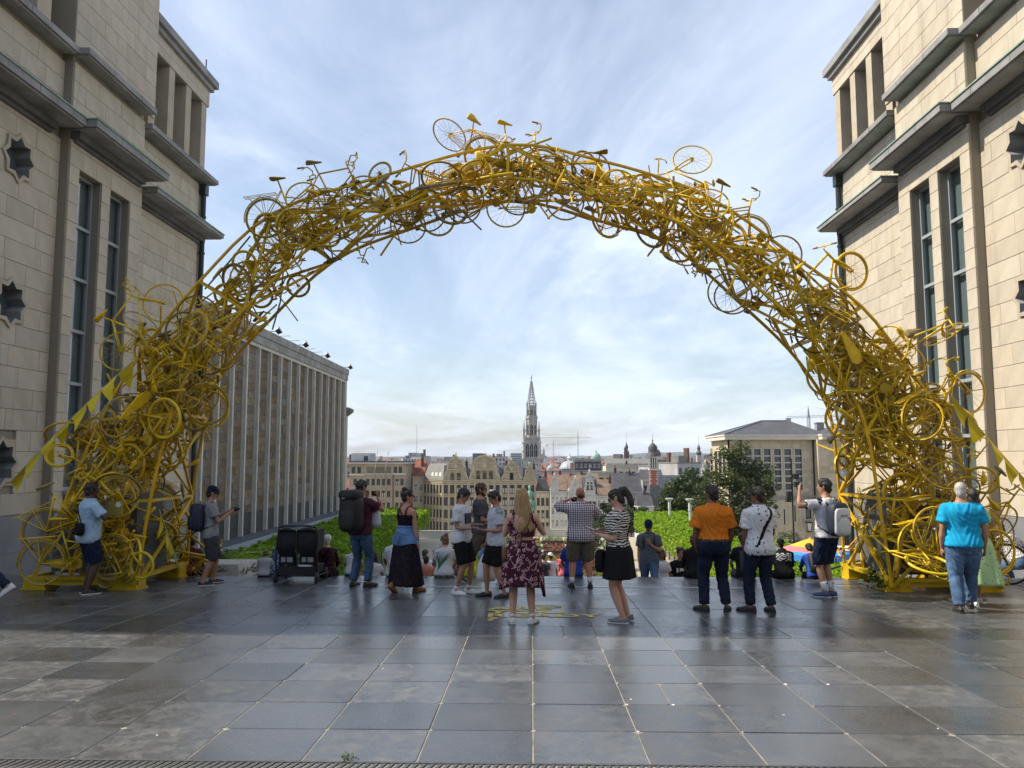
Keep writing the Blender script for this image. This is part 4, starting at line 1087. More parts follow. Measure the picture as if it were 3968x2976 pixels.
# orange roof and others behind the row
town_house('roof_house', 3.2, 14.0, 268, ZG, -7.6, [], 1, (1, 1), 'long orange tiled roof behind the sandstone houses', cream_f, cream_f, red_r, None, ridge=3.6, shop=False, pil=False, seed=16)
town_house('roof_house', -.5, 22.0, 300, ZG, -3.6, [], 1, (1, 1), 'flat black roof with skylights behind the orange roof', grey_f, white_f, slate_r, None, ridge=.4, shop=False, pil=False, rooft='flat', seed=17, chim=0)
town_house('roof_house', 14.5, 21.5, 250, ZG, -7.8, [], 1, (1, 1), 'brown grey tiled roof behind the stepped gable', grey_f, grey_f, brown_r, None, ridge=4.4, shop=False, pil=False, seed=18)
town_house('roof_house', 18.5, 27, 236, ZG, -7.2, [], 1, (1, 1), 'low grey metal roof behind the long white house', grey_f, grey_f, grey_r, None, ridge=2.2, shop=False, pil=False, seed=19)
town_house('flat_block', 19.5, 29.0, 262, ZG, -3.2, [-5.2], 4, (1.4, 1.2), 'cream flat roofed block with a roof terrace left of the brick tower', M('cream yellow facade', (.56, .50, .33), .85, .3, .1), cream_f, grey_r, None, ridge=.4, rooft='flat', shop=False, pil=False, seed=20, chim=0)
town_house('flat_block', 25.5, 36.0, 272, ZG, -1.0, [-3.4], 5, (1.2, 1.2), 'cream upper block with pale cornice behind the roof terrace', cream_f, cream_f, grey_r, None, ridge=.4, rooft='flat', shop=False, pil=False, seed=21, chim=1)
town_house('flat_block', 33.5, 40.0, 240, ZG, -5.0, [-7.2], 4, (1.0, 1.6), 'grey block with small windows just right of the brick tower', grey_f, cream_f, slate_r, None, ridge=3, shop=False, pil=False, seed=22, chim=0)
town_house('flat_block', 18, 29.0, 330, ZG, 1.0, [-1.2], 6, (1.0, 1.4), 'dark mansard roofed block with a row of white dormers by the green dome', slate_r, white_f, slate_r, None, ridge=1.5, rooft='flat', fr=wf_white, shop=False, pil=False, seed=23, chim=0)
town_house('flat_block', 40, 62, 420, ZG, -1.2, [-3.2], 12, (1.1, 1.3), 'long white block with a grey roof behind the large round tree', white_f, white_f, grey_r, None, ridge=2.5, shop=False, pil=False, seed=24, chim=0)

# ------------------------------------------------------------------ beige office block
off = thing('office_block', (-46, 233, ZG), 'beige concrete office block with flag poles and rows of square windows', 'building')
OX = lambda c: -61.85 + .01612*c
OZ = lambda c: 11.37 - .01612*c
holes = []; y = 233.0
row_sets = [(750, 870, [(535, 605), (640, 710), (1310, 1375), (1400, 1465)])]
for k in range(5): row_sets.append((970 + 215*k, 1090 + 215*k, [(570, 640), (675, 745), (805, 870), (905, 970), (1000, 1065), (1095, 1160), (1190, 1255), (1345, 1410), (1435, 1500)]))
wl_ = []
for a, b_, cs__ in row_sets:
    for c, d in cs__: holes.append((OX(c) - OX(495), OX(d) - OX(495), OZ(b_), OZ(a))); wl_.append((OX(c), OX(d), OZ(b_), OZ(a)))
holes.append((OX(810) - OX(495), OX(1262) - OX(495), OZ(872), OZ(752)))
m = MB(); face_wall(m, (OX(495), y), 0, OX(1520) - OX(495), ZG, .2, holes, .5)
m.box((OX(495), y + .6, ZG), (OX(495) + .4, y + 16, .2)); m.box((OX(1520) - .4, y + .52, ZG), (OX(1520), y + 16, .2)); m.build('wall', concr_f, off)
m = MB(); m.box((OX(495) + .4, y + 1.0, ZG), (OX(1520) - .4, y + 1.1, .1)); m.build('dark_rooms', room_dark, off)
for a, b_, c, d in wl_: put_window(off, V(((a+b_)/2, y + .3, (c+d)/2)) - base_of(off), b_ - a, d - c, M('grey metal frame', (.16, .16, .16), .5), 0, False, rng.random() < .2)
m = MB(); x = OX(812)
while x < OX(1262): m.box((x, y + .05, OZ(872)), (x + .1, y + .35, OZ(752))); x += .30
m.build('grille', sand_l, off)
m = MB(); m.box((OX(490), y - .5, OZ(910)), (OX(785), y - .003, OZ(885))); m.box((OX(1300), y - .5, OZ(895)), (OX(1535), y - .003, OZ(870))); m.box((OX(790), y - .25, OZ(890)), (OX(1265), y - .004, OZ(874)))
m.box((OX(495), y - .8, .2), (OX(1575), y + 16, .5)); m.build('cornice', M('pale eaves', (.5, .48, .44), .8), off)
m = MB(); m.box((OX(495), y - .6, .503), (OX(1560), y + 16, .95)); ro = m.build('roof', slate_r, off)
m = MB(); m.box((OX(480), y + 3, .95), (OX(828), y + 12, 3.3)); pm_ = m.build('penthouse', M('pale penthouse', (.45, .45, .45), .7), off)
m = MB(); m.box((OX(718), y + 2.95, 1.0), (OX(795), y + 2.999, 2.4)); m.build('door', room_dark, pm_)
m = MB()
for a, b_ in (((520, 470), (720, 470)), ((640, 465), (710, 400)), ((710, 400), (716, 470)), ((640, 465), (520, 490))): m.bar((OX(a[0]), y + 5, OZ(a[1])), (OX(b_[0]), y + 5, OZ(b_[1])), .08)
m.build('roof_frame', wf_white, pm_)
for k, (c0, z0, c1, z1) in enumerate(((945, 955, 1045, 475), (1140, 950, 1235, 478), (985, 640, 1012, 505))):
    m = MB(); m.bar((OX(c0), y - .35, OZ(z0)), (OX(c1), y - 2.2 if k < 2 else y + 2, OZ(z1)), .12)
    if k < 2: m.box((OX(c0) - .25, y - .5, OZ(z0)), (OX(c0) + .25, y - .006, OZ(z0) + .9))
    m.build('flag_pole', wf_white if k == 2 else M('grey pole', (.3, .3, .3), .5), off)
for cc in ((895, 975), (1088, 1170)):
    for zt in (1105, 1325):
        m = MB(); x = OX(cc[0])
        m.box((OX(cc[0]), y - .3, OZ(zt + 70)), (OX(cc[1]), y - .006, OZ(zt + 60))); m.box((OX(cc[0]), y - .3, OZ(zt + 4)), (OX(cc[1]), y - .22, OZ(zt)))
        while x < OX(cc[1]): m.box((x, y - .28, OZ(zt + 60)), (x + .05, y - .23, OZ(zt + 4))); x += .25
        m.build('balcony_rail', sand_l, off)
m = MB(); m.tube([(OX(1305), y - .1, ZG), (OX(1305), y - .1, OZ(897))], .22, 6); m.build('downpipe', M('brown downpipe', (.16, .10, .07), .7), off)
# rounded tower at the end of the colonnade
tow = thing('round_tower', (-33.5, 124, -10), 'pale rounded stone tower end with a flared dark cap, behind the colonnade corner', 'tower')
m = MB(); m.lathe([(4.6, -12), (4.6, 8.4)], 28, (-33.8, 124, 0)); m.build('shaft', M('pale tower stone', (.42, .39, .34), .85, .5, .15), tow)
m = MB(); m.lathe([(4.65, 8.41), (5.5, 9.1), (5.5, 9.5), (5.0, 9.75)], 28, (-33.8, 124, 0)); m.build('cap', slate_r, tow)
m = MB(); m.box((-30.9, 119.9, 4.6), (-30.55, 121, 6.1)); m.build('slit_window', room_dark, tow)
m = MB(); m.lathe([(.1, 9.75), (.1, 10.2), (.45, 10.3), (.3, 10.6)], 8, (-32, 123, 0)); m.build('roof_vent', slate_r, tow)
blue_b = M('blue banner cloth', (.07, .10, .36), .6); or_b = M('orange banner print', (.62, .22, .14), .6)
t = thing('banner', (-31.6, 118.9, -6), 'tall blue banner with soft orange shapes on the rounded tower', 'banner')
m = MB(); m.box((-32.6, 118.9, -6.6), (-30.9, 118.95, 2.7)); m.build('cloth', blue_b, t)
m = MB(); m.prism([(-31.75 + .72*math.cos(2*math.pi*i/20), -1.9 + 2.2*math.sin(2*math.pi*i/20)) for i in range(20)], lambda a, b_, d: (a, d, b_), 118.86, 118.899)
m.prism([(-32.6, -6.6), (-30.9, -6.6), (-31.2, -5.0), (-31.75, -4.1), (-32.3, -5.0)], lambda a, b_, d: (a, d, b_), 118.86, 118.899); m.build('print', or_b, t)

# ------------------------------------------------------------------ gothic town hall tower
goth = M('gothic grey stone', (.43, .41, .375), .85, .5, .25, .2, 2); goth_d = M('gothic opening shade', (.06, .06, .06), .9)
hall_t = thing('gothic_tower', (.1, 480, -26), 'tall ornate gothic town hall tower with an openwork spire and gilded figure', 'tower')
TX, TY = .1, 480.0
def octa(r, z, n=8, a0=math.pi/8): return [V((TX + r*math.cos(a0 + 2*math.pi*i/n), TY + r*math.sin(a0 + 2*math.pi*i/n), z)) for i in range(n)]
def pinnacle(mb, x, y, z, w, h):
    mb.box((x-w/2, y-w/2, z), (x+w/2, y+w/2, z+h*.45)); mb.box((x-w*.72, y-w*.72, z+h*.45), (x+w*.72, y+w*.72, z+h*.5))
    mb.rings([[V((x+sx*w*.5, y+sy*w*.5, z+h*.5)) for sx, sy in ((-1,-1),(1,-1),(1,1),(-1,1))], [V((x+sx*.04, y+sy*.04, z+h)) for sx, sy in ((-1,-1),(1,-1),(1,1),(-1,1))]])
    for f in (.62, .74, .86): mb.box((x-w*.62*(1.25-f), y-w*.62*(1.25-f), z+h*f), (x+w*.62*(1.25-f), y+w*.62*(1.25-f), z+h*f+.15*w))
def square_stage(z0, z1, hw, open_z0, open_z1, nm):
    mb = MB()
    for k in range(4):
        rz_ = k*math.pi/2; c, s = math.cos(rz_), math.sin(rz_)
        O = (TX + c*(-hw) - s*(-hw), TY + s*(-hw) + c*(-hw))
        hol = [(2*hw*f - 2*hw*.115, 2*hw*f + 2*hw*.115, open_z0, open_z1) for f in (.22, .5, .78)]
        Pq = face_wall(mb, O, rz_, 2*hw, z0, z1, hol, .6)
        for f in (.22, .5, .78):
            ww = 2*hw*.115
            # pointed heads and mullion
            for sgn in (-1, 1):
                tri = [(2*hw*f + sgn*ww, open_z1), (2*hw*f, open_z1), (2*hw*f + sgn*ww, open_z1 - ww*1.8)]
                mb.prism(tri if sgn > 0 else tri[::-1], lambda u, w_, d: Pq(u, d, w_), .05, .5)
            mb.bar(Pq(2*hw*f, .2, open_z0), Pq(2*hw*f, .2, open_z1 - ww), .22, .22)
            mb.bar(Pq(2*hw*f - ww, .2, (open_z0+open_z1)/2), Pq(2*hw*f + ww, .2, (open_z0+open_z1)/2), .2, .25)
            mb.bar(Pq(2*hw*f - ww, -.12, open_z1 + .2), Pq(2*hw*f, -.12, open_z1 + ww*2.4), .2, .25); mb.bar(Pq(2*hw*f + ww, -.12, open_z1 + .2), Pq(2*hw*f, -.12, open_z1 + ww*2.4), .2, .25)
        for f in (0.04, .36, .64, .96): mb.bar(Pq(2*hw*f, -.15, z0), Pq(2*hw*f, -.15, z1), .4, .4, up=(1, 1, 0))
    mb.build(nm, goth, hall_t)
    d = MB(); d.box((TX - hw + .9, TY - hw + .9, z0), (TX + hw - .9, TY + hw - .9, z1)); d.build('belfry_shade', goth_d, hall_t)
def gallery(z, hw, h=1.1):
    mb = MB(); mb.box((TX - hw, TY - hw, z), (TX + hw, TY + hw, z + .3))
    for k in range(4):
        c, s = [(1, 0), (0, 1), (-1, 0), (0, -1)][k]
        def Q(u, zz_): return (TX + c*u + s*hw, TY + s*u - c*hw, zz_)
        mb.bar(Q(-hw, z + h), Q(hw, z + h), .25)
        for i in range(15): u = -hw + 2*hw*i/14; mb.bar(Q(u, z + .3), Q(u, z + h), .2)
    mb.build('gallery', goth, hall_t)
m = MB(); m.box((TX - 5.2, TY - 5.2, -26), (TX + 5.2, TY + 5.2, 0.4)); m.build('tower_base', goth, hall_t)
m = MB()
for (x, z) in ((-2.4, -3.2), (1.4, -3.2), (3.4, -2.6), (-.6, -3.6)): m.box((TX + x - .3, TY - 5.25, z), (TX + x + .3, TY - 5.201, z + 1.1))
m.build('slit_window', goth_d, hall_t)
gallery(.4, 5.6); square_stage(.7, 14.0, 4.35, 2.6, 10.8, 'belfry_stage'); gallery(14.0, 4.9); 
def octa_stage(z0, z1, r, oz0, oz1, nm):
    mb = MB(); mb2 = MB()
    for k in range(8):
        a0 = -math.pi/2 - math.pi/8 + k*math.pi/4; p = V((TX + r*math.cos(a0), TY + r*math.sin(a0))); q = V((TX + r*math.cos(a0 + math.pi/4), TY + r*math.sin(a0 + math.pi/4)))
        L = (q - p).length; rz_ = math.atan2(q.y - p.y, q.x - p.x)
        Pq = face_wall(mb, p, rz_, L, z0, z1, [(L*.2, L*.8, oz0, oz1)], .5)
        mb.bar(Pq(L*.5, .2, oz0), Pq(L*.5, .2, oz1), .2); mb.bar(Pq(L*.2, .2, (oz0+oz1)/2), Pq(L*.8, .2, (oz0+oz1)/2), .2)
        for s_ in (-1, 1):
            tri = [(L*.5 + s_*L*.3, oz1), (L*.5, oz1), (L*.5 + s_*L*.3, oz1 - L*.5)]; mb.prism(tri if s_ > 0 else tri[::-1], lambda u, w_, d: Pq(u, d, w_), .05, .45)
        mb.bar(Pq(L*.15, -.1, oz1), Pq(L*.5, -.1, oz1 + L*.8), .22); mb.bar(Pq(L*.85, -.1, oz1), Pq(L*.5, -.1, oz1 + L*.8), .22)
        mb.bar(Pq(0, -.1, z0), Pq(0, -.1, z1), .5)
        pinnacle(mb2, p.x + .15*math.cos(a0), p.y + .15*math.sin(a0), z1 - 1.2, .55, 3.6)
    mb.build(nm, goth, hall_t); mb2.build('pinnacle_ring', goth, hall_t)
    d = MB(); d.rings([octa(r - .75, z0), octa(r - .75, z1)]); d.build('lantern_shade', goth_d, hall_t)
octa_stage(14.3, 25.8, 3.35, 15.8, 22.6, 'lantern_stage')
m = MB(); m.rings([octa(3.9, 25.8), octa(3.9, 26.1)]); m.rings([octa(4.0, 26.1), octa(4.0, 27.1), octa(3.8, 27.1), octa(3.8, 26.1)], caps=False); m.build('gallery', goth, hall_t)
octa_stage(26.1, 34.0, 2.95, 27.6, 31.6, 'upper_lantern')
m = MB()
for k in range(8):
    a = math.pi/8 + k*math.pi/4; p, q = V((TX + 2.7*math.cos(a), TY + 2.7*math.sin(a), 33.5)), V((TX + .3*math.cos(a), TY + .3*math.sin(a), 49.0))
    m.bar(p, q, .42)
    for i in range(1, 11): c = p.lerp(q, i/11); m.box((c.x - .3 + .22*math.cos(a), c.y - .3 + .22*math.sin(a), c.z), (c.x + .3 + .22*math.cos(a), c.y + .3 + .22*math.sin(a), c.z + .35))
for i in range(1, 9):
    f = i/9; r_ = 2.7 + (.3 - 2.7)*f; rr = octa(r_, 33.5 + 15.5*f)
    for a, b_ in zip(rr, rr[1:] + rr[:1]): m.bar(a, b_, .25)
for i in range(8):
    f = (i+.1)/9; f2 = (i + .9)/9
    A8, B8 = octa(2.6 - 2.35*f, 33.5 + 15.5*f), octa(2.6 - 2.35*f2, 33.5 + 15.5*f2)
    for k in range(8): m.bar((A8[k] + A8[(k+1) % 8])/2, (B8[k] + B8[(k+1) % 8])/2, .18)
m.build('spire', goth, hall_t)
for sx in (-1, 1):
    for sy in (-1, 1):
        m = MB(); x, y_ = TX + sx*4.75, TY + sy*4.75
        m.lathe([(.95, .4), (.95, 5.5), (1.25, 5.7), (1.25, 6.6), (.9, 6.8), (.85, 10.5), (1.2, 10.8), (1.2, 11.6), (.7, 11.8), (.65, 14.0)], 8, (x, y_, 0)); pinnacle(m, x - sx*.2, y_ - sy*.2, 13.8, 1.1, 10.5)
        m.bar((x - sx*.2, y_ - sy*.2, 19.5), (x - sx*1.9, y_ - sy*1.9, 17.2), .3)
        m.build('corner_turret', goth, hall_t)
m = MB(); gold = M('gilded copper', (.55, .38, .12), .3, metal=.8)
m.lathe([(.35, 49), (.45, 49.3), (.12, 49.6), (.1, 50.2)], 8, (TX, TY, 0)); m.tube([(TX, TY, 50.2), (TX + .1, TY, 51.2), (TX, TY, 52.0)], [.25, .4, .15], 6); m.ball((TX, TY, 52.3), .22, 6, 5)
m.bar((TX, TY, 51.6), (TX + .7, TY, 52.6), .14); m.bar((TX + .3, TY, 50.0), (TX + .5, TY, 53.2), .08); m.bar((TX - .1, TY, 50.4), (TX - .9, TY, 50.2), .25); m.build('gilded_figure', gold, hall_t)

# ------------------------------------------------------------------ brick tower and chapel, domes
chap = thing('chapel', (31, 205, -26), 'slate roofed chapel with a slim red brick tower and dark domed lantern', 'chapel')
cx, cy = 30.6, 200
m = MB(); m.box((cx - .95, cy - .95, -26), (cx + .95, cy + .95, -.8)); m.build('tower_shaft', brick_r, chap)
m = MB()
for k in range(14):
    z = -8.6 + .56*k
    for s in (-1, 1): m.box((cx + s*.97 - .22*s*(1 + k % 2) , cy - .99, z), (cx + s*1.0, cy - .95, z + .28))
m.box((cx - 1.1, cy - 1.1, -1.2), (cx + 1.1, cy + 1.1, -.8)); m.build('stone_quoins', white_f, chap)
m = MB()
for sx in (-1, -.33, .33, 1): m.box((cx + sx*.85 - .13, cy - 1.0, -.8), (cx + sx*.85 + .13, cy - .75, 2.0)); m.box((cx + sx*.85 - .13, cy + .75, -.8), (cx + sx*.85 + .13, cy + 1.0, 2.0))
m.box((cx - 1.1, cy - 1.1, 1.9), (cx + 1.1, cy + 1.1, 2.25)); m.build('lantern', white_f, chap)
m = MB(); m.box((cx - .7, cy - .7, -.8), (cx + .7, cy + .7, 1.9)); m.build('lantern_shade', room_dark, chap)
m = MB(); m.lathe([(1.75, 2.26), (1.5, 2.9), (1.15, 3.2), (1.12, 3.9), (1.2, 4.0), (1.05, 4.7), (.6, 5.3), (.2, 5.6), (.1, 5.9), (.22, 6.2), (.05, 6.5), (.04, 7.8)], 12, (cx, cy, 0)); m.build('dome', slate_r, chap)
m = MB(); m.add([(cx - 1.2, cy + .5, -11), (cx + 12, cy + .5, -11), (cx + 12, cy + 12, -11), (cx - 1.2, cy + 12, -11), (cx + .2, cy + 6, -2.6), (cx + 12, cy + 6, -2.6)], [(0,1,5,4), (2,3,4,5), (0,4,3), (1,2,5), (0,3,2,1)])
m.add([(cx - 1.3, cy - 1.2, -11.2), (cx + 3.4, cy - 1.2, -11.2), (cx + 3.4, cy + .6, -11.2), (cx - 1.3, cy + .6, -11.2), (cx - .98, cy - 1.0, -5), (cx + 1.4, cy - 1.0, -5), (cx + 1.4, cy + .6, -5), (cx - .98, cy + .6, -5)], [(0,1,5,4), (1,2,6,5), (3,0,4,7), (4,5,6,7), (0,3,2,1)])
m.build('roof', M('chapel slate', (.075, .08, .095), .45, 1.2, .5, spec=.6), chap)
m = MB(); m.box((cx - 1.2, cy - 1.0, -26), (cx + 12, cy + 12, -11.21)); m.build('wall', brick_r, chap)
def dome_tower(name, x, y, z0, zb, r, dome_h, wallm, domem, label, lant=True, windows=True, n=20):
    t = thing(name, (x, y, z0), label, 'domed building')
    m = MB(); m.lathe([(r*1.02, z0), (r*1.02, zb - .4), (r*1.12, zb - .4), (r*1.12, zb)], n, (x, y, 0)); m.build('drum', wallm, t)
    m = MB(); m.lathe([(r*math.cos(a*math.pi/2), zb + dome_h*math.sin(a*math.pi/2)) for a in [i/8 for i in range(8)]] + [(r*.1, zb + dome_h)], n, (x, y, 0))
    for k in range(n): a = 2*math.pi*k/n; m.tube([(x + r*1.01*math.cos(b_*math.pi/2)*math.cos(a), y + r*1.01*math.cos(b_*math.pi/2)*math.sin(a), zb + dome_h*math.sin(b_*math.pi/2)) for b_ in [i/6 for i in range(7)]], r*.018, 4)
    m.build('dome', domem, t, True)
    if lant: m = MB(); m.lathe([(r*.2, zb + dome_h*.97), (r*.2, zb + dome_h*1.2), (r*.26, zb + dome_h*1.22), (r*.1, zb + dome_h*1.42), (r*.02, zb + dome_h*1.7)], 10, (x, y, 0)); m.build('lantern', wallm, t)
    if windows:
        m = MB()
        for k in range(16):
            a = 2*math.pi*k/16
            for z in (zb - 2.2, zb - 4.6): m.bar((x + r*1.02*math.cos(a), y + r*1.02*math.sin(a), z), (x + r*1.035*math.cos(a), y + r*1.035*math.sin(a), z), r*.2, 1.3)
        m.build('windows_band', room_dark, t)
    return t
greenc = M('green copper dome', (.26, .46, .36), .5, 1, .12); lead = M('pale lead dome', (.36, .39, .42), .5, .3, .15)
dome_tower('domed_tower', 32.6, 400, -26, 2.0, 2.35, 2.6, cream_f, greenc, 'white round tower with a green copper dome')
dome_tower('glazed_dome', 20.2, 420, -26, -5.0, 5.6, 5.6, white_f, lead, 'broad grey ribbed dome with a small lantern', windows=False)
dome_tower('small_dome', 12.6, 520, -26, -5.0, 2.4, 2.2, white_f, lead, 'small pale dome left of the broad grey dome', windows=False)
dome_tower('church_dome', 101, 640, -26, 4.0, 3.4, 5.2, cream_f, M('dark church dome', (.06, .05, .06), .5), 'dark pointed church dome behind the cream blocks', windows=False)
def spire(name, x, y, z0, z1, w, mat_, label, body=.45, onion=False):
    t = thing(name, (x, y, z0), label, 'spire')
    zb = z0 + (z1 - z0)*body
    m = MB(); m.box((x - w, y - w, z0), (x + w, y + w, zb)); m.build('tower_shaft', mat_, t)
    m = MB()
    if onion: m.lathe([(w*.9, zb), (w*1.3, zb + (z1-zb)*.12), (w*.5, zb + (z1-zb)*.25), (w*.8, zb + (z1-zb)*.35), (w*.25, zb + (z1-zb)*.5), (.08, zb + (z1-zb)*.55), (.06, z1)], 10, (x, y, 0))
    else: m.lathe([(w*1.15, zb), (w*.5, zb + (z1-zb)*.4), (.05, z1)], 8, (x, y, 0))
    m.build('spire_cap', slate_r, t); return t
spire('church_spire', 72, 600, -26, 22.0, 1.7, slate_r, 'dark onion topped church tower with a weather vane', .62, True)
spire('church_spire', 118, 560, -26, 18.0, 1.6, M('pale church stone', (.42, .41, .38), .85), 'pale baroque church tower just left of the brick tower', .68, True)
spire('church_spire', 520, 1800, -26, 42, 4.2, M('brown church stone', (.16, .14, .13), .85), 'far dark pointed church spire before the hills', .55)
bas = thing('basilica', (46, 3000, -10), 'distant hilltop basilica with a tall domed tower right of the gothic tower', 'basilica')
m = MB(); bm_ = M('basilica stone', (.22, .20, .18), .9); m.box((22, 2990, -10), (58, 3040, 12)); m.box((26, 2995, 12), (50, 3030, 19)); m.lathe([(5, 10), (5, 28), (4.2, 32), (2, 38), (.4, 43)], 12, (46, 3000, 0)); m.lathe([(7, 19), (6, 24), (2, 27)], 12, (30, 3010, 0)); m.build('nave', bm_, bas)
# high rise with a mast
hr = thing('tower_block', (-303, 1300, -26), 'pale slab tower block on the left horizon with a tall thin mast behind it', 'tower block')
m = MB(); m.box((-203, 1300, -26), (-189.5, 1320, 11.0)); m.build('slab', M('pale tower block', (.40, .42, .45), .8), hr)
m = MB()
for f in range(11):
    for c in range(7): m.box((-202.4 + 1.85*c, 1299.9, -18 + 2.6*f), (-201.2 + 1.85*c, 1299.99, -16.4 + 2.6*f))
m.build('window_grid', M('blue grey glass', (.07, .09, .13), .2), hr)
mast = thing('radio_mast', (-193.5, 1340, -26), 'tall thin red and white radio mast above the tower block', 'mast')
m = MB(); m.tube([(-195.6, 1340, -26), (-195.6, 1340, 60)], [.7, .25], 4)
for z in (30, 46, 52): m.bar((-198, 1340, z), (-193, 1340, z), .3)
m.build('mast_pole', M('mast grey', (.4, .38, .38), .6), mast)
# ------------------------------------------------------------------ cranes
def crane(x, y, zb, zt, j0, j1, label, mat_, tilt=0):
    t = thing('tower_crane', (x, y, zb), label, 'crane'); w = (zt - zb)*.018 + .25
    m = MB(); s = w
    for sx in (-1, 1):
        for sy in (-1, 1): m.bar((x + sx*s/2, y + sy*s/2, zb), (x + sx*s/2, y + sy*s/2, zt), s*.16)
    n = int((zt - zb)/s/1.2)
    for k in range(n):
        z = zb + (zt-zb)*k/n; z2 = zb + (zt-zb)*(k+1)/n
        m.bar((x - s/2, y - s/2, z), (x + s/2, y - s/2, z2), s*.12); m.bar((x + s/2, y - s/2, z), (x - s/2, y - s/2, z2), s*.12)
    m.rings([[V((x + a*s/2, y + b_*s/2, zt)) for a, b_ in ((-1,-1),(1,-1),(1,1),(-1,1))], [V((x + a*.06, y + b_*.06, zt + (j1-j0)*.16)) for a, b_ in ((-1,-1),(1,-1),(1,1),(-1,1))]])
    m.build('mast', mat_, t)
    m = MB(); zj = lambda xx: zt + (xx - x)*tilt
    for a in (0, s*.8): m.bar((x + j0, y, zj(x + j0) + a), (x + j1, y, zj(x + j1) + a*.9), s*.14)
    k = j0; i = 0
    while k < j1 - s:
        m.bar((x + k, y, zj(x+k) + (0 if i % 2 else s*.8)), (x + k + s, y, zj(x+k+s) + (s*.8 if i % 2 else 0)), s*.10); k += s; i += 1
    m.bar((x, y, zt + (j1-j0)*.16), (x + j1*.7, y, zj(x + j1*.7) + s), s*.06); m.bar((x, y, zt + (j1-j0)*.16), (x + j0*.9, y, zj(x + j0*.9) + s), s*.06)
    m.box((x + j0 - .4, y - .6, zj(x+j0) - 1.2), (x + j0 + 1.6, y + .6, zj(x+j0) + .1)); m.build('jib', mat_, t)
    m = MB(); m.bar((x + j1*.25, y, zj(x)), (x + j1*.25, y, zt - (j1-j0)*.28), s*.05); m.build('cable', mat_, t)
crm = M('crane grey', (.30, .29, .28), .6)
crane(115.2, 330, -20, 18.6, -9, 22, 'large tower crane above the hip roofed stone hall', crm, .035)
crane(25, 900, -20, 17, -8, 26, 'small crane with its jib to the right, left of the pair by the gothic tower', crm)
crane(56, 950, -20, 26, -48, 16, 'taller crane of the pair by the gothic tower, long jib to the left', crm)

# ------------------------------------------------------------------ the town out to the horizon
kinds = [('white house with a red tiled roof', white_f, red_r, 'side', 3), ('cream house with a dark roof', cream_f, slate_r, 'side', 3), ('brick house with a brown roof', brick_r, brown_r, 'side', 3),
         ('pale flat roofed block', white_f, grey_r, 'flat', 4), ('grey slab of flats', grey_f, grey_r, 'flat', 5), ('sandy house with a red roof', sand_l, red_r, 'side', 3)]
hp = []
for ki, (lab, wl2, rl, rt, fl) in enumerate(kinds):
    w, d, h = 9.0, 10.0, 3.2*fl + 1
    a = MB(); face_wall(a, (-w/2, 0), 0, w, 0, h, [(w*(k+.5)/4 - .6, w*(k+.5)/4 + .6, 1.2 + 3.2*f, 3.0 + 3.2*f) for k in range(4) for f in range(fl)], .3)
    a.box((-w/2, .31, 0), (-w/2 + .3, d, h)); a.box((w/2 - .3, .31, 0), (w/2, d, h))
    wn_ = MB(); wn_.box((-w/2 + .31, .2, 0), (w/2 - .31, .25, h - .2))
    rf = MB()
    if rt == 'side': rf.add([(-w/2 - .2, -.2, h), (w/2 + .2, -.2, h), (w/2 + .2, d, h), (-w/2 - .2, d, h), (-w/2 - .2, d/2, h + 3.6), (w/2 + .2, d/2, h + 3.6)], [(0,1,5,4), (2,3,4,5), (0,4,3), (1,2,5), (0,3,2,1)])
    else: rf.box((-w/2 - .1, -.1, h), (w/2 + .1, d, h + .4)); rf.box((-w*.2, d*.3, h + .4), (w*.15, d*.7, h + 2.2))
    ch = MB(); ch.box((w*.28, d*.4, h), (w*.36, d*.6, h + 4.4))
    hp.append((lab, a.mesh('wall', wl2), wn_.mesh('windows_glass', pane_m), rf.mesh('roof', rl), ch.mesh('chimney', brick_m)))
r = random.Random(77); placed = 0
for ring_y, n_, hmul in ((290, 26, 1.0), (345, 32, 1.05), (420, 36, 1.05), (520, 40, 1.0), (650, 40, 1.0), (820, 44, 1.0), (1050, 44, 1.0)):
    for k in range(n_):
        x = -.34*ring_y + .78*ring_y*(k + r.uniform(-.3, .3))/n_
        if abs(x) < 9 and abs(ring_y - 480) < 60: continue
        if ring_y < 300 and (x > 14): continue
        ki = r.choice((0, 0, 1, 1, 2, 3, 4, 5, 5))
        lab, a, g, rf, ch = hp[ki]
        sc = r.uniform(.9, 1.15)*(1 + ring_y/2600)
        o = thing('distant_house', (x, ring_y + r.uniform(-18, 18), -26.5), 'distant ' + lab + ' among the rooftops below the skyline', 'house', 'town houses beyond the gabled row', r.uniform(-.7, .7))
        o.scale = (sc*r.uniform(.9, 1.4), sc, sc*r.uniform(.92, 1.22)*hmul)
        link('wall', a, o); link('glazing', g, o); link('roof', rf, o); link('chimney', ch, o)
fc = MB(); mats_far = [white_f, cream_f, brick_r, red_r, grey_f, slate_r, M('dark town trees', (.035, .055, .025), .9)]
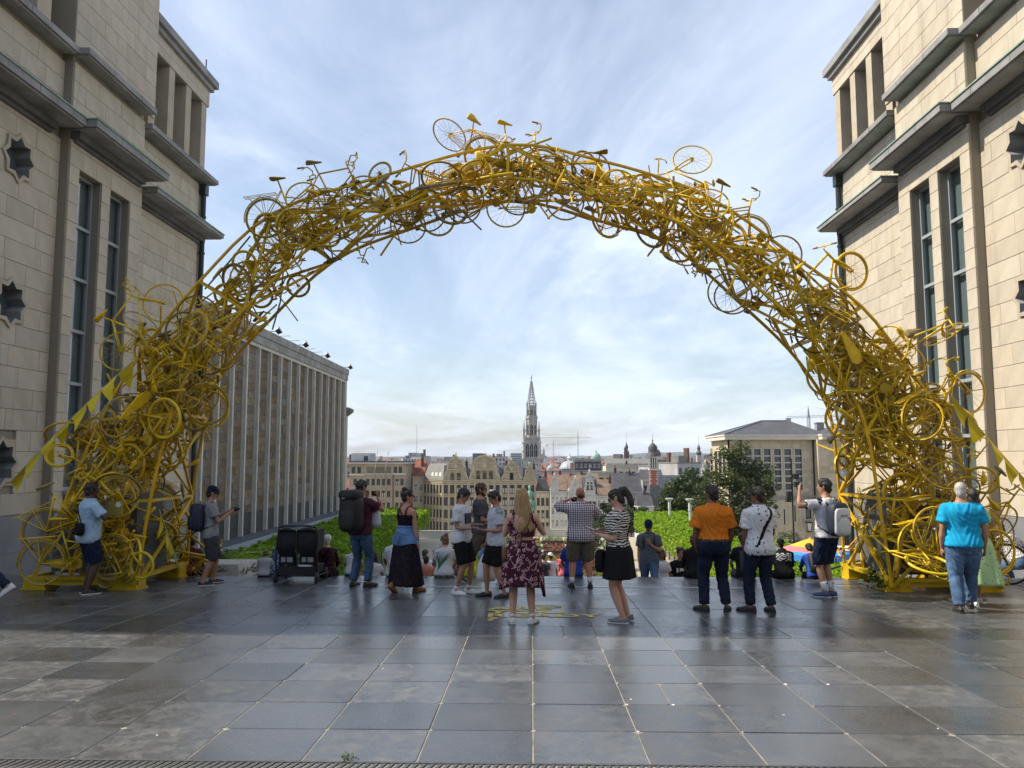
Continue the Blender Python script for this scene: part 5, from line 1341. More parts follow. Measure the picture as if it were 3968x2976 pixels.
for k in range(5200):
    y_ = 1150 + 2300*(r.random()**1.3); x = r.uniform(-.40, .48)*y_
    fc.cur = r.choice((0, 0, 0, 1, 1, 2, 3, 3, 4, 4, 5, 6, 6))
    w, d, h = r.uniform(5, 14)*(1 + y_/4000), r.uniform(6, 14), r.uniform(6, 14)*(1 if r.random() < .94 else 2.0)
    zb = -27 + max(0, (y_ - 1900))*.0115
    if fc.cur == 6: fc.ball((x, y_, zb + 4), (w*.8, d*.8, 7), 6, 4)
    else:
        fc.box((x - w/2, y_, zb), (x + w/2, y_ + d, zb + h)); c = fc.cur
        if h < 13 and r.random() < .6: fc.cur = r.choice((3, 3, 5, 2)); fc.add([(x - w/2, y_ - .3, zb + h), (x + w/2, y_ - .3, zb + h), (x + w/2, y_ + d, zb + h), (x - w/2, y_ + d, zb + h), (x - w/2, y_ + d/2, zb + h + 3.5), (x + w/2, y_ + d/2, zb + h + 3.5)], [(0,1,5,4), (2,3,4,5), (0,4,3), (1,2,5)])
far = fc.build('far_city', mats_far); tag(far, 'far rooftops and trees of the town merging toward the hills', kind='stuff')
for (x, y_, w, h, lab) in ((-128, 1250, 20, 30, 'broad grey office slab on the horizon left of the round gable'), (-86, 1300, 22, 36, 'dark blue office slab on the horizon above the bell gable'), (-27, 1400, 20, 37, 'pale glassy office block on the horizon behind the round gable finial'), (66, 900, 14, 26, 'white slab block beside the green domed tower')):
    t = thing('office_slab', (x, y_, -26), lab, 'office block'); m = MB(); m.box((x - w/2, y_, -26), (x + w/2, y_ + 14, -26 + h)); m.build('slab', M(lab[:14], {'b': (.22, .22, .24), 'd': (.09, .12, .20), 'p': (.36, .42, .46), 'w': (.66, .66, .66)}[lab[0]], .6), t)
    m = MB()
    for f in range(int(h/3.2)): m.box((x - w/2 + .4, y_ - .1, -25 + 3.2*f), (x + w/2 - .4, y_ - .01, -23.4 + 3.2*f))
    m.build('window_bands', pane_m, t)
# poplars on the left
for k, (x, y_, h) in enumerate(((-205, 1180, 19), (-193, 1180, 15), (-186, 1190, 18), (-177, 1180, 21), (-170, 1185, 22), (-212, 1185, 16))):
    r2 = np.random.RandomState(k + 300); P = r2.normal(size=(700, 3)); P /= np.linalg.norm(P, axis=1)[:, None]; P *= np.array([3.0, 3, h/2]); P[:, 2] += h/2
    t = thing('poplar', (x, y_, -24), 'dark upright poplar in the row below the tower block', 'tree', 'poplars below the tower block'); me = leaves(P, 1.6, k + 9); me.materials.append(lm_dark); link('crown', me, t)
    s = MB(); s.tube([(0, 0, -1), (0, 0, h*.8)], [.5, .1], 5); s.build('trunk', bark_d, t, world=False)
# ================================================================== garden between the clipped trees
zgd = -10.95
hedge_g = leaf_mat('box hedge leaves', (.04, .09, .015), (.10, .16, .03), .25, 1.2); flower_r = leaf_mat('red bedding leaves', (.17, .035, .02), (.26, .08, .04), .2, 1.5)
flower_w = leaf_mat('pale green bedding leaves', (.16, .24, .07), (.34, .38, .20), .3, 1.5); flower_y = leaf_mat('yellow green bedding leaves', (.16, .20, .02), (.24, .26, .04), .3, 1.5)
r = np.random.RandomState(4)
def bed(x0, x1, y0, y1, h, mat, label, seed, nm='flower_bed', size=.32):
    n_ = int((x1-x0)*(y1-y0)*16) + 60; rr = np.random.RandomState(seed)
    P = np.stack([rr.uniform(x0, x1, n_), rr.uniform(y0, y1, n_), rr.uniform(h*.25, h, n_)], 1)
    me = leaves(P - np.array([(x0+x1)/2, (y0+y1)/2, 0]), size, seed); me.materials.append(mat)
    t = thing(nm, ((x0+x1)/2, (y0+y1)/2, zgd), label, 'flower bed'); link('foliage', me, t)
    m = MB(); m.box((x0, y0, zgd - .05), (x1, y1, zgd + h*.55)); m.build('soil', M('bed soil', (.06, .045, .03), .95), t)
k = 0
for j, (y0, y1) in enumerate(((79, 81.5), (83, 85.2), (87, 89.6), (91.5, 94), (96, 98.6), (101, 104), (106.5, 109.5), (112, 116), (119, 124))):
    for i in range(5):
        x0 = -8.6 + 3.4*i; mt = [flower_r, hedge_g, flower_w, flower_r, flower_y, hedge_g, flower_r][(i*2 + j*3) % 7]
        nmm = {flower_r: 'red', hedge_g: 'dark green', flower_w: 'pale', flower_y: 'yellow green'}[mt]
        bed(x0, x0 + 3.1, y0, y1, .55 + .25*((i + j) % 2), mt, 'low %s bedding plot, %s row from the stairs, %s' % (nmm, ('nearest', 'second', 'third', 'fourth', 'fifth', 'sixth', 'seventh', 'eighth', 'farthest')[j], ('at the left end', 'left of centre', 'in the centre', 'right of centre', 'at the right end')[i]), 200 + k); k += 1
rose = leaf_mat('white rose blossom', (.55, .47, .36), (.70, .64, .52), .3, 3)
for (x, y, sx, sz, lab, sd_) in ((9.6, 92, 1.5, 1.6, 'leafy bush strewn with pale roses right of the flower beds', 81), (8.9, 74, 1.2, 1.2, 'smaller rose bush with pale blossoms nearer the stairs', 82), (-7.6, 70, 1.6, 1.3, 'bush with small white flowers behind the sitting woman in the printed shirt', 83)):
    t = shrub('rose_bush', x, y, zgd, sx, 1.4, sz, 1500, .26, hedge_g, lab, 'bush', seed=sd_)
    rr = np.random.RandomState(sd_); P = rr.normal(size=(140, 3)); P /= np.linalg.norm(P, axis=1)[:, None]; P *= np.array([sx, 1.4, sz])*1.05; P[:, 2] += sz
    me = leaves(P, .26, sd_); me.name = 'blossom'; me.materials.append(rose); link('blossom', me, t)
for (x, y, h, lab) in ((8.4, 108, 3.0, 'dark clipped columnar bush left of the rose bush'), (9.9, 101, 3.6, 'taller dark clipped column behind the rose bush'), (-8.6, 96, 3.4, 'dark rounded bush left of the flower beds'), (-10.0, 90, 3.0, 'dark bush beside the left path')):
    shrub('topiary', x, y, zgd, 1.1, 1.1, h/2, 1500, .24, lm_dark, lab, 'bush', seed=int(y))
for (x0, x1, y, h, lab) in ((2.2, 5.6, 130, 1.1, 'low white garden wall with a square end block at the far end of the beds'), (-20, -11.5, 128, 1.0, 'pale low garden wall at the left end of the far terrace'), (6.2, 9.5, 131, .8, 'short pale wall beside the white end block')):
    t = thing('garden_wall', ((x0+x1)/2, y, -11), lab, 'wall'); m = MB(); m.box((x0, y, -11.3), (x1, y + .5, -11 + h)); m.build('wall_body', M('white rendered wall', (.58, .57, .53), .8, .6, .1), t)
    m = MB(); m.box((x0 - .06, y - .06, -11 + h + .003), (x1 + .06, y + .56, -11 + h + .12)); m.box((x0 - .1, y - .2, -11.3), (x0 + .9, y - .003, -11 + h + .4)); m.build('coping', conc, t)
# rider statue
ver = M('green bronze', (.16, .30, .235), .6, 1.2, .25, .2, 5)
sta = thing('equestrian_statue', (-.45, 200, -19), 'green bronze rider on a horse seen from behind, above the flower beds', 'statue')
m = MB(); m.box((-1.8, 197.5, -24), (.9, 203, -13.2)); m.box((-2.1, 197.2, -13.6), (1.2, 203.3, -13.0)); m.build('pedestal', M('statue pedestal stone', (.36, .35, .33), .8), sta)
m = MB(); hx = -.45; hz = -13.0
m.tube([(hx, 197.9, hz + 3.1), (hx, 198.6, hz + 3.5), (hx, 200, hz + 3.4), (hx, 201.6, hz + 3.6), (hx, 202.3, hz + 4.6), (hx + .1, 202.7, hz + 5.4)], [.5, 1.0, .95, .95, .6, .4], 12)
m.tube([(hx + .1, 202.5, hz + 5.6), (hx + .2, 203.4, hz + 5.0)], [.42, .25], 8)
for sx, y in ((-.55, 198.6), (.55, 198.5), (-.45, 201.7), (.45, 202.0)): m.tube([(hx + sx, y, hz + 2.9), (hx + sx*1.05, y - .1, hz + 1.6), (hx + sx*.95, y + .1, hz + .25), (hx + sx*.95, y + .3, hz)], [.5, .28, .18, .25], 8)
m.tube([(hx, 197.7, hz + 3.7), (hx + .1, 197.2, hz + 3.0), (hx, 197.3, hz + 1.0)], [.22, .35, .08], 7)
m.build('horse', ver, sta, True)
m = MB(); m.tube([(hx, 200, hz + 4.0), (hx, 199.9, hz + 5.0), (hx, 200, hz + 6.3), (hx, 200, hz + 6.6)], [.75, .62, .85, .3], 12); m.tube([(hx, 200, hz + 6.6), (hx, 200.05, hz + 7.0)], [.25, .22], 8); m.ball((hx, 200.1, hz + 7.45), (.42, .48, .52), 12, 8)
for s in (-1, 1):
    m.tube([(hx + s*.85, 200, hz + 6.2), (hx + s*1.15, 199.7, hz + 5.3), (hx + s*.55, 200.9, hz + 4.9)], [.3, .26, .18], 8)
    m.tube([(hx + s*.5, 200, hz + 4.1), (hx + s*1.15, 200.9, hz + 3.6), (hx + s*1.1, 200.4, hz + 2.0), (hx + s*1.1, 200.9, hz + 1.8)], [.45, .36, .24, .2], 8)
m.build('rider', ver, sta, True)
# lamp posts
lampw = M('pale lamp post', (.55, .56, .55), .5)
def lamp_post(x, y, z0, zt, label, gp='pale lamp posts of the garden'):
    t = thing('lamp_post', (x, y, z0), label, 'lamp post', gp)
    m = MB(); m.tube([(x, y, z0), (x, y, zt - 1.6)], .17, 8); m.build('pole', lampw, t)
    m = MB(); m.lathe([(.17, zt - 1.6), (.22, zt - 1.55), (.2, zt - .5), (.24, zt - .45)], 10, (x, y, 0)); h = m.build('lamp_body', lampw, t)
    m = MB(); m.lathe([(.24, zt - .44), (.55, zt - .15), (.58, zt), (.1, zt + .03)], 12, (x, y, 0)); m.build('lamp_hood', lampw, h)
lamp_post(19.6, 113.5, -11, -3.9, 'pale lamp post with a flared hood, left of the pair behind the clipped trees'); lamp_post(20.6, 104, -11, -3.5, 'pale lamp post with a flared hood, right of the pair behind the clipped trees')
lamp_post(-29.6, 150, -13, -9.2, 'pale lamp post in front of the office block, above the left clipped trees'); lamp_post(-7.4, 150, -15, -4.2, 'pale lamp post between the two men sharing a phone')
for (x, y, z0, zt, lab) in ((19.55, 60, -9.5, 1.3, 'slim black floodlight mast before the stone hall, left one'), (23.3, 56, -9.5, 1.2, 'slim black floodlight mast beside the right arch leg')):
    t = thing('floodlight_mast', (x, y, z0), lab, 'light mast'); m = MB(); m.tube([(x, y, z0), (x, y, zt + .4)], [.09, .05], 6); m.build('pole', black_paint, t)
    for k, (dx, dz) in enumerate(((.25, -.9), (.3, -1.5), (-.35, -2.6), (-.3, -2.2))):
        m = MB(); m.box((x + dx - .17, y - .3, zt + dz - .2), (x + dx + .17, y + .1, zt + dz + .2)); m.bar((x, y, zt + dz), (x + dx, y, zt + dz), .06); m.build('lamp_head', flm, t)
# parasols
def parasol(x, y, zt, R_, label):
    t = thing('parasol', (x, y, zt - 2.4), label, 'parasol')
    cols = [M('parasol orange', (.78, .40, .03), .7), M('parasol pink', (.62, .17, .17), .7), M('parasol blue', (.04, .24, .60), .7)]
    m = MB(); n = 8
    rr = [(0.02, zt), (R_*.52, zt - .30), (R_*.82, zt - .46), (R_, zt - .56)]
    def ringp(rad, z): return [V((x + rad*math.cos(math.pi/8 + 2*math.pi*i/n), y + rad*math.sin(math.pi/8 + 2*math.pi*i/n), z)) for i in range(n)]
    for k in range(3): m.cur = k; m.rings([ringp(*rr[k+1]), ringp(*rr[k])], caps=False)
    m.cur = 2; m.rings([ringp(R_*1.005, zt - .80), ringp(R_, zt - .56)], caps=False)
    c = m.build('canopy', cols, t)
    m = MB(); m.tube([(x, y, zt - 2.6), (x, y, zt + .05)], .03, 8); m.build('pole', lampw, t)
    text('lettering', 'VEDETT', .22, (x - .1, y - R_*.935, zt - .775), (RAD(90), 0, 0), M('white print', (.75, .75, .72), .6), c, .003, .95)
parasol(11.75, 34, -1.62, 1.55, 'open parasol with orange, pink and blue bands beside the right arch leg')
t = thing('closed_parasol', (9.3, 23.4, -2.6), 'closed dark green parasol standing by the right arch leg', 'parasol'); dgc = M('dark green canvas', (.012, .035, .026), .8)
m = MB(); m.lathe([(.05, -.35), (.12, -.5), (.17, -1.2), (.22, -1.9), (.05, -2.0)], 9, (8.75, 21.0, .1)); m.build('canopy', dgc, t); m = MB(); m.tube([(8.75, 21.0, -2.9), (8.75, 21.0, -.2)], .03, 6); m.build('pole', black_paint, t)
t = thing('cafe_canopy', (14.2, 37, -3.5), 'pale awning edge with a dark blue valance right of the coloured parasol', 'awning'); m = MB(); m.box((13.2, 36, -2.75), (15.2, 38, -2.35)); m.build('roof', M('white awning', (.55, .55, .54), .7), t); m = MB(); m.box((12.6, 35.9, -2.62), (13.9, 35.99, -2.2)); m.build('valance', M('navy valance', (.02, .05, .17), .7), t)
for k in range(5): shrub('planter_bush', 7.2 + 1.2*k, 26.5, -3.8, .8, .6, .55, 500, .14, lm_sun, 'low bright green planter bush behind the sitting people at right', 'bush', 'planter bushes under the coloured parasol', 90 + k)
t = thing('handrail', (8.2, 17, -.5), 'dark metal stair handrail beside the right arch leg', 'handrail'); m = MB()
m.tube([(6.4, 21, -1.5), (8.3, 16.2, .2), (8.3, 15.2, .35)], .025, 6)
for f in (0.0, .5, 1.0): p = V((6.4, 21, -1.5)).lerp(V((8.3, 16.2, .2)), f); m.tube([p, p - V((0, 0, 1.1))], .02, 6)
m.build('rail', black_paint, t)

# ================================================================== the bicycle arch
def yellow_mat(name, col, rnd=.2, rough=.42, namt=.22):
    m, t, bs = nodes_of(name); pos = nd(t, 'ShaderNodeNewGeometry').outputs['Position']
    f = mrange(t, ntex(t, 9, 5, .65, pos), .3, .7)
    c = mixc(t, f, tuple(x*(1-namt) for x in col), tuple(x*(1+namt*.5) for x in col))
    g = mrange(t, ntex(t, 40, 3, .6, pos), .62, .74, 0, .6); c = mixc(t, g, c, (col[0]*.45, col[1]*.42, .01))
    oi = nd(t, 'ShaderNodeObjectInfo').outputs['Random']; hs = nd(t, 'ShaderNodeHueSaturation'); t.links.new(c, hs.inputs['Color'])
    t.links.new(mrange(t, oi, 0, 1, 1-rnd*1.6, 1+rnd*.7), hs.inputs['Value']); t.links.new(mrange(t, mval(t, 'FRACT', mval(t, 'MULTIPLY', oi, 13.7)), 0, 1, .492, .508), hs.inputs['Hue'])
    t.links.new(hs.outputs[0], bs.inputs['Base Color']); bs.inputs['Roughness'].default_value = rough; bs.inputs['Specular IOR Level'].default_value = .4
    MATS[name] = m; return m
yel = yellow_mat('yellow sprayed paint', (.78, .52, .012), .13); yel_d = yellow_mat('dirty yellow paint', (.55, .36, .014), .2, .55); yel_f = yellow_mat('yellow steel girder paint', (.68, .445, .010), .12)
worn = M('worn dark rubber with yellow overspray', (.22, .16, .03), .7, 14, .6, rnd=.4); steel = M('bare bicycle steel', (.33, .31, .25), .4, 10, .3, metal=.5, rnd=.2)
def wheel_mesh(R_, tr, nsp=18, mats=None, fat=False):
    m = MB(); n = 30
    m.cur = 0; m.tube([(R_*math.cos(2*math.pi*i/n), 0, R_*math.sin(2*math.pi*i/n)) for i in range(n)], tr, 6, closed=True, side=(0, 1, 0))
    m.cur = 1; m.tube([((R_ - tr*1.25)*math.cos(2*math.pi*i/n), 0, (R_ - tr*1.25)*math.sin(2*math.pi*i/n)) for i in range(n)], tr*.55, 4, closed=True, side=(0, 1, 0))
    m.tube([(0, -.045, 0), (0, -.03, 0), (0, .03, 0), (0, .045, 0)], [.012, .028, .028, .012], 8)
    m.cur = 2
    for i in range(nsp):
        a = 2*math.pi*i/nsp; b_ = a + (.9 if i % 2 else -.9); s = .026 if i % 4 < 2 else -.026
        m.bar((.024*math.cos(b_), s, .024*math.sin(b_)), ((R_ - tr*1.5)*math.cos(a), 0, (R_ - tr*1.5)*math.sin(a)), .0034)
    return m.mesh('wheel', mats or [yel_d, yel, yel], True)
def tubes(mb, segs, r_, n=7):
    for p, q in segs: mb.tube([p, q], r_, n)
def bike_proto(kind):
    parts = []; W = {'city': .345, 'race': .335, 'mtb': .325, 'kids': .205, 'fold': .22}[kind]
    s = {'kids': .66, 'fold': .82}.get(kind, 1.0); dz = W - .335*s
    def Q(x, y, z): return V((x*s, y*s, z*s + dz))
    RH, FH = Q(-.52, 0, .335), Q(.54, 0, .335); BB, ST, SB = Q(-.07, 0, .29), Q(-.20, 0, .82), Q(-.22, 0, .92)
    HT, HB = Q(.335, 0, .86), Q(.37, 0, .70)
    fr = MB(); r0 = .0155 if kind != 'mtb' else .021
    r0 *= max(s, .85)
    if kind == 'city': tubes(fr, [(Q(-.12, 0, .50), HT - V((0, 0, .05))), (BB, HB)], r0*.9); fr.tube([Q(-.16, 0, .66), Q(.1, 0, .60), HB + V((0, 0, .06))], r0*.8, 7)
    elif kind == 'fold': tubes(fr, [(BB + V((0, 0, .1)), HB)], r0*1.7)
    else: tubes(fr, [(ST - V((0, 0, .03)), HT - V((.005, 0, .02))), (BB, HB + V((0, 0, .02)))], [r0, r0][0])
    tubes(fr, [(BB, ST), (HB - V((-.008, 0, .03)), HT + V((-.008, 0, .03)))], r0)
    for y in (-.055, .055): tubes(fr, [(BB + V((0, y*.7, 0)), RH + V((0, y, 0))), (ST - V((0, -y*.4, .04)), RH + V((0, y, 0)))], r0*.6, 6)
    fr.tube([BB - V((0, .04, 0)), BB + V((0, .04, 0))], r0*1.3, 8)
    parts.append(('frame', fr.mesh('frame', yel, True)))
    fk = MB()
    for y in (-.05, .05): fk.tube([HB + V((.01, y*.8, -.03)), HB.lerp(FH, .55) + V((.01, y, 0)), FH + V((0, y, 0))], [.014*(1.8 if kind == 'mtb' else 1), .014*(1.8 if kind == 'mtb' else 1), .011], 6)
    fk.tube([HB + V((.01, -.06, -.03)), HB + V((.01, .06, -.03))], .018, 6); parts.append(('fork', fk.mesh('fork', yel, True)))
    sd2 = MB(); st_ = SB + V((-.02, 0, .06))*s
    sd2.tube([ST, st_], .013, 6)
    sd2.rings([[st_ + V((x, w*math.cos(a), .018 + h*math.sin(a) + zz2)) for a in [2*math.pi*i/10 for i in range(10)]] for x, w, h, zz2 in ((-.13, .06, .02, .015), (-.11, .085, .03, .015), (-.03, .07, .03, .01), (.05, .03, .024, .005), (.13, .018, .015, 0), (.145, .008, .008, 0))])
    parts.append(('saddle', sd2.mesh('saddle', yel, True)))
    hb = MB(); stem = HT + V((-.02, 0, .10))*s; hb.tube([HT, stem, stem + V((.07, 0, .02))*s], .013, 6); c = stem + V((.07, 0, .02))*s
    if kind == 'race':
        for y in (-1, 1): hb.tube([c, c + V((0, y*.19, 0)), c + V((.07, y*.205, -.005)), c + V((.10, y*.21, -.06)), c + V((.05, y*.21, -.125)), c + V((-.03, y*.21, -.13))], .012, 6); hb.tube([c + V((.09, y*.207, -.01)), c + V((.12, y*.207, .05)), c + V((.11, y*.207, -.08))], [.014, .012, .005], 5)
    elif kind == 'city':
        for y in (-1, 1): hb.tube([c, c + V((.02, y*.1, .03)), c + V((-.02, y*.25, .045)), c + V((-.17, y*.29, .03))], .011, 6); hb.cur = 1; hb.tube([c + V((-.08, y*.275, .037)), c + V((-.19, y*.295, .03))], .017, 6); hb.cur = 0; hb.tube([c + V((-.06, y*.27, .03)), c + V((-.13, y*.27, -.01))], .006, 4)
    else:
        for y in (-1, 1): hb.tube([c, c + V((-.02, y*.28*s, .01))], .012, 6); hb.cur = 1; hb.tube([c + V((-.012, y*.18*s, .008)), c + V((-.02, y*.3*s, .01))], .017, 6); hb.cur = 0; hb.tube([c + V((.01, y*.15*s, 0)), c + V((.05, y*.26*s, -.02))], .006, 4)
    parts.append(('handlebar', hb.mesh('handlebar', [yel, worn], True)))
    cr = MB(); cr.tube([(0, .052, 0), (0, .058, 0)], .085*max(s, .7), 18, caps=True)
    for f in (0, math.pi): 
        y = .075 if f == 0 else -.075; a = .7 + f; e = V((.17*s*math.cos(a), y, .17*s*math.sin(a)))
        cr.bar((0, y, 0), e, .022, .012, up=(0, 1, 0)); cr.cur = 1; cr.box((e.x - .045, e.y + (.01 if y > 0 else -.09), e.z - .012), (e.x + .045, e.y + (.09 if y > 0 else -.01), e.z + .012)); cr.cur = 0
    cr.v = [tuple(V(p) + BB) for p in cr.v]
    for dz2 in (.075, -.075): cr.tube([BB + V((0, .055, dz2*max(s, .7))), RH + V((0, .05, dz2*.4))], .006, 4)
    parts.append(('crankset', cr.mesh('crankset', [yel_d, worn], False)))
    if kind in ('city', 'fold'):
        fe = MB()
        for C_, a0, a1 in ((RH, .05, 3.2), (FH, .35, 2.5)):
            arc = [C_ + V(((W + .035)*math.cos(a0 + (a1-a0)*i/11), 0, (W + .035)*math.sin(a0 + (a1-a0)*i/11))) for i in range(12)]
            fe = MB(); fe.tube(arc, .022, 6, flat=.35, side=(0, 1, 0)); parts.append(('mudguard', fe.mesh('mudguard', yel, True)))
    if kind == 'city':
        ra = MB(); zt = .335 + W + .07
        for y in (-.065, 0, .065): ra.tube([(-.85, y, zt), (-.28, y, zt)], .006, 4)
        for x in (-.85, -.6, -.3): ra.tube([(x, -.065, zt), (x, .065, zt)], .006, 4)
        for y in (-.065, .065): ra.tube([(-.78, y, zt), RH + V((0, y, .02))], .006, 4); ra.tube([(-.55, y, zt), RH + V((0, y, .02))], .006, 4)
        parts.append(('luggage_rack', ra.mesh('luggage_rack', yel)))
        cg = MB(); cg.prism([(.06, .22), (.07, .33), (0, .39), (-.12, .40), (-.5, .365), (-.56, .33), (-.5, .295), (-.1, .19)], lambda u, w_, d: (u, d, w_), .06, .085); parts.append(('chain_guard', cg.mesh('chain_guard', yel)))
    return parts, RH, FH, W
WH = {}
for nm, R_, tr in (('city', .345, .016), ('race', .335, .011), ('mtb', .325, .022), ('kids', .205, .018), ('fold', .22, .017)):
    WH[nm] = [wheel_mesh(R_, tr), wheel_mesh(R_, tr, mats=[worn, yel, steel]), wheel_mesh(R_, tr, mats=[yel, yel_d, yel_d]), wheel_mesh(R_, tr, mats=[yel_d, steel, steel])]
PROTO = {k: bike_proto(k) for k in ('city', 'race', 'mtb', 'kids', 'fold')}
dark_saddle = {}
for k, (parts, *_r) in PROTO.items():
    me = dict(parts)['saddle'].copy(); me.materials[0] = worn; dark_saddle[k] = me
def place_bike(kind, mat4, label, group=None, r=rng, drop=True, wd=.1):
    parts, RH, FH, W = PROTO[kind]
    o = thing('bicycle', (0, 0, 0), label, 'bicycle', group)
    o.matrix_world = mat4; o.location = mat4.to_translation()
    C_ = V((0, 0, .5))
    for nm, me in parts:
        if drop and nm in ('handlebar', 'saddle') and r.random() < .12: continue
        if drop and nm in ('chain_guard', 'mudguard', 'luggage_rack') and r.random() < .6: continue
        if nm == 'saddle' and r.random() < .4: me = dark_saddle[kind]
        link(nm, me, o, -C_)
    wm = WH[kind]
    if not (drop and r.random() < wd): link('wheel', r.choice(wm), o, FH - C_, (r.uniform(-.1, .1)*0, r.uniform(0, 6), 0))
    if not (drop and r.random() < wd): link('wheel', r.choice(wm), o, RH - C_, (0, r.uniform(0, 6), 0))
    return o
OUT = [(-8.2,-.3),(-7.8,1.0),(-7.3,2.4),(-6.75,3.5),(-5.75,4.8),(-4.5,6.0),(-2.6,6.65),(-.4,7.2),(1.2,6.9),(2.6,6.45),(3.5,5.95),(4.4,5.25),(5.6,4.3),(6.3,3.3),(6.8,2.4),(7.2,1.05),(7.5,-.3)]
INN = [(-6.45,-.3),(-6.35,1.05),(-6.1,2.5),(-5.8,3.3),(-4.95,4.3),(-3.75,5.45),(-2.35,6.05),(-.4,6.6),(1.3,6.2),(2.4,5.85),(3.05,5.4),(3.8,4.7),(4.75,3.75),(5.35,2.85),(5.55,2.2),(5.65,1.1),(5.75,-.3)]
N_ = len(OUT)
def hw(i): f = min(i, N_ - 1 - i); return {0: .95, 1: .82, 2: .72}.get(f, .62)
YC = 13.9
arch = thing('arch_frame', (-.4, YC, -.4), 'yellow steel lattice arch carrying a tangle of yellow bicycles over the plaza', 'arch')
nodes = [[V((OUT[i][0], YC - hw(i), OUT[i][1])), V((OUT[i][0], YC + hw(i), OUT[i][1])), V((INN[i][0], YC + hw(i), INN[i][1])), V((INN[i][0], YC - hw(i), INN[i][1]))] for i in range(N_)]
for c in range(4):
    m = MB(); sp_ = []
    for i in range(N_ - 1):
        p0, p1, p2, p3 = (nodes[min(max(i + q, 0), N_ - 1)][c] for q in (-1, 0, 1, 2))
        for u in (0, .25, .5, .75): sp_.append(.5*(2*p1 + (p2 - p0)*u + (2*p0 - 5*p1 + 4*p2 - p3)*u*u + (3*p1 - p0 - 3*p2 + p3)*u*u*u))
    m.tube(sp_ + [nodes[-1][c]], .030, 6); m.build('chord', yel_f, arch)
def br(p, q, w=.042):
    m = MB(); m.bar(p, q, w); m.build('brace', yel_f, arch)
for i in range(N_):
    if 0 < i < N_ - 1:
        for c in range(4): br(nodes[i][c], nodes[i][(c+1) % 4], .045)
    if i < N_ - 1:
        for c in range(4):
            c2 = (c + 1) % 4
            a, b_ = (nodes[i][c], nodes[i+1][c2]) if (i + c) % 2 else (nodes[i][c2], nodes[i+1][c])
            br(a, b_)
            if c in (0, 2):      # extra diagonals on the wide faces
                m_ = (nodes[i][c] + nodes[i+1][c2])/2; br(nodes[i+1][c], nodes[i][c2] if False else m_, .045)
# bases
for sx, x0, x1, y0, y1 in ((-1, -8.28, -6.42, 12.86, 14.8), (1, 5.72, 7.52, 13.02, 14.95)):
    m = MB(); g = gz(y0) + .012
    for yy in (y0 + .05, y1 - .05): m.box((x0, yy - .06, g + .14), (x1, yy + .06, g + .20)); m.box((x0, yy - .02, g + .06), (x1, yy + .02, g + .14))
    for xx in (x0 + .06, x1 - .06): m.box((xx - .06, y0 + .1, g + .141), (xx + .06, y1 - .1, g + .199))
    for a, b_ in ((x0, x0 + .36), (x1 - .42, x1)):
        for yy in (y0, y1 - .35): m.box((a, yy + .001, gz(yy + .3)), (b_, yy + .34, g + .138)); m.box((a - .03, yy - .02, gz(yy + .3) - .01), (b_ + .03, yy + .36, gz(yy) + .022))
    m.build('base_frame', yel_f, arch)
    m = MB()
    for f in (.08, .40, .62, .92):
        x = x0 + (x1 - x0)*f; tx = (x0 + x1)/2 + (f - .5)*1.1
        m.bar((x, y0 + .06, g + .2), (tx + .18*(1 if f < .5 else -1), y0 + .35, 1.55), .085, .06)
    m.build('base_strut', yel_f, arch)
    ms = MB(); ms.box((x0 + .2, y0 + .42, g + .2), (x1 - .2, y1 - .45, g + .86)); ms.box((x0 + .28, y0 + .5, g + .87), (x1 - .28, y1 - .5, g + 1.5)); ms.build('ballast_block', M('grey concrete ballast', (.10, .105, .11), .85, 2, .25, .2, 20), arch)
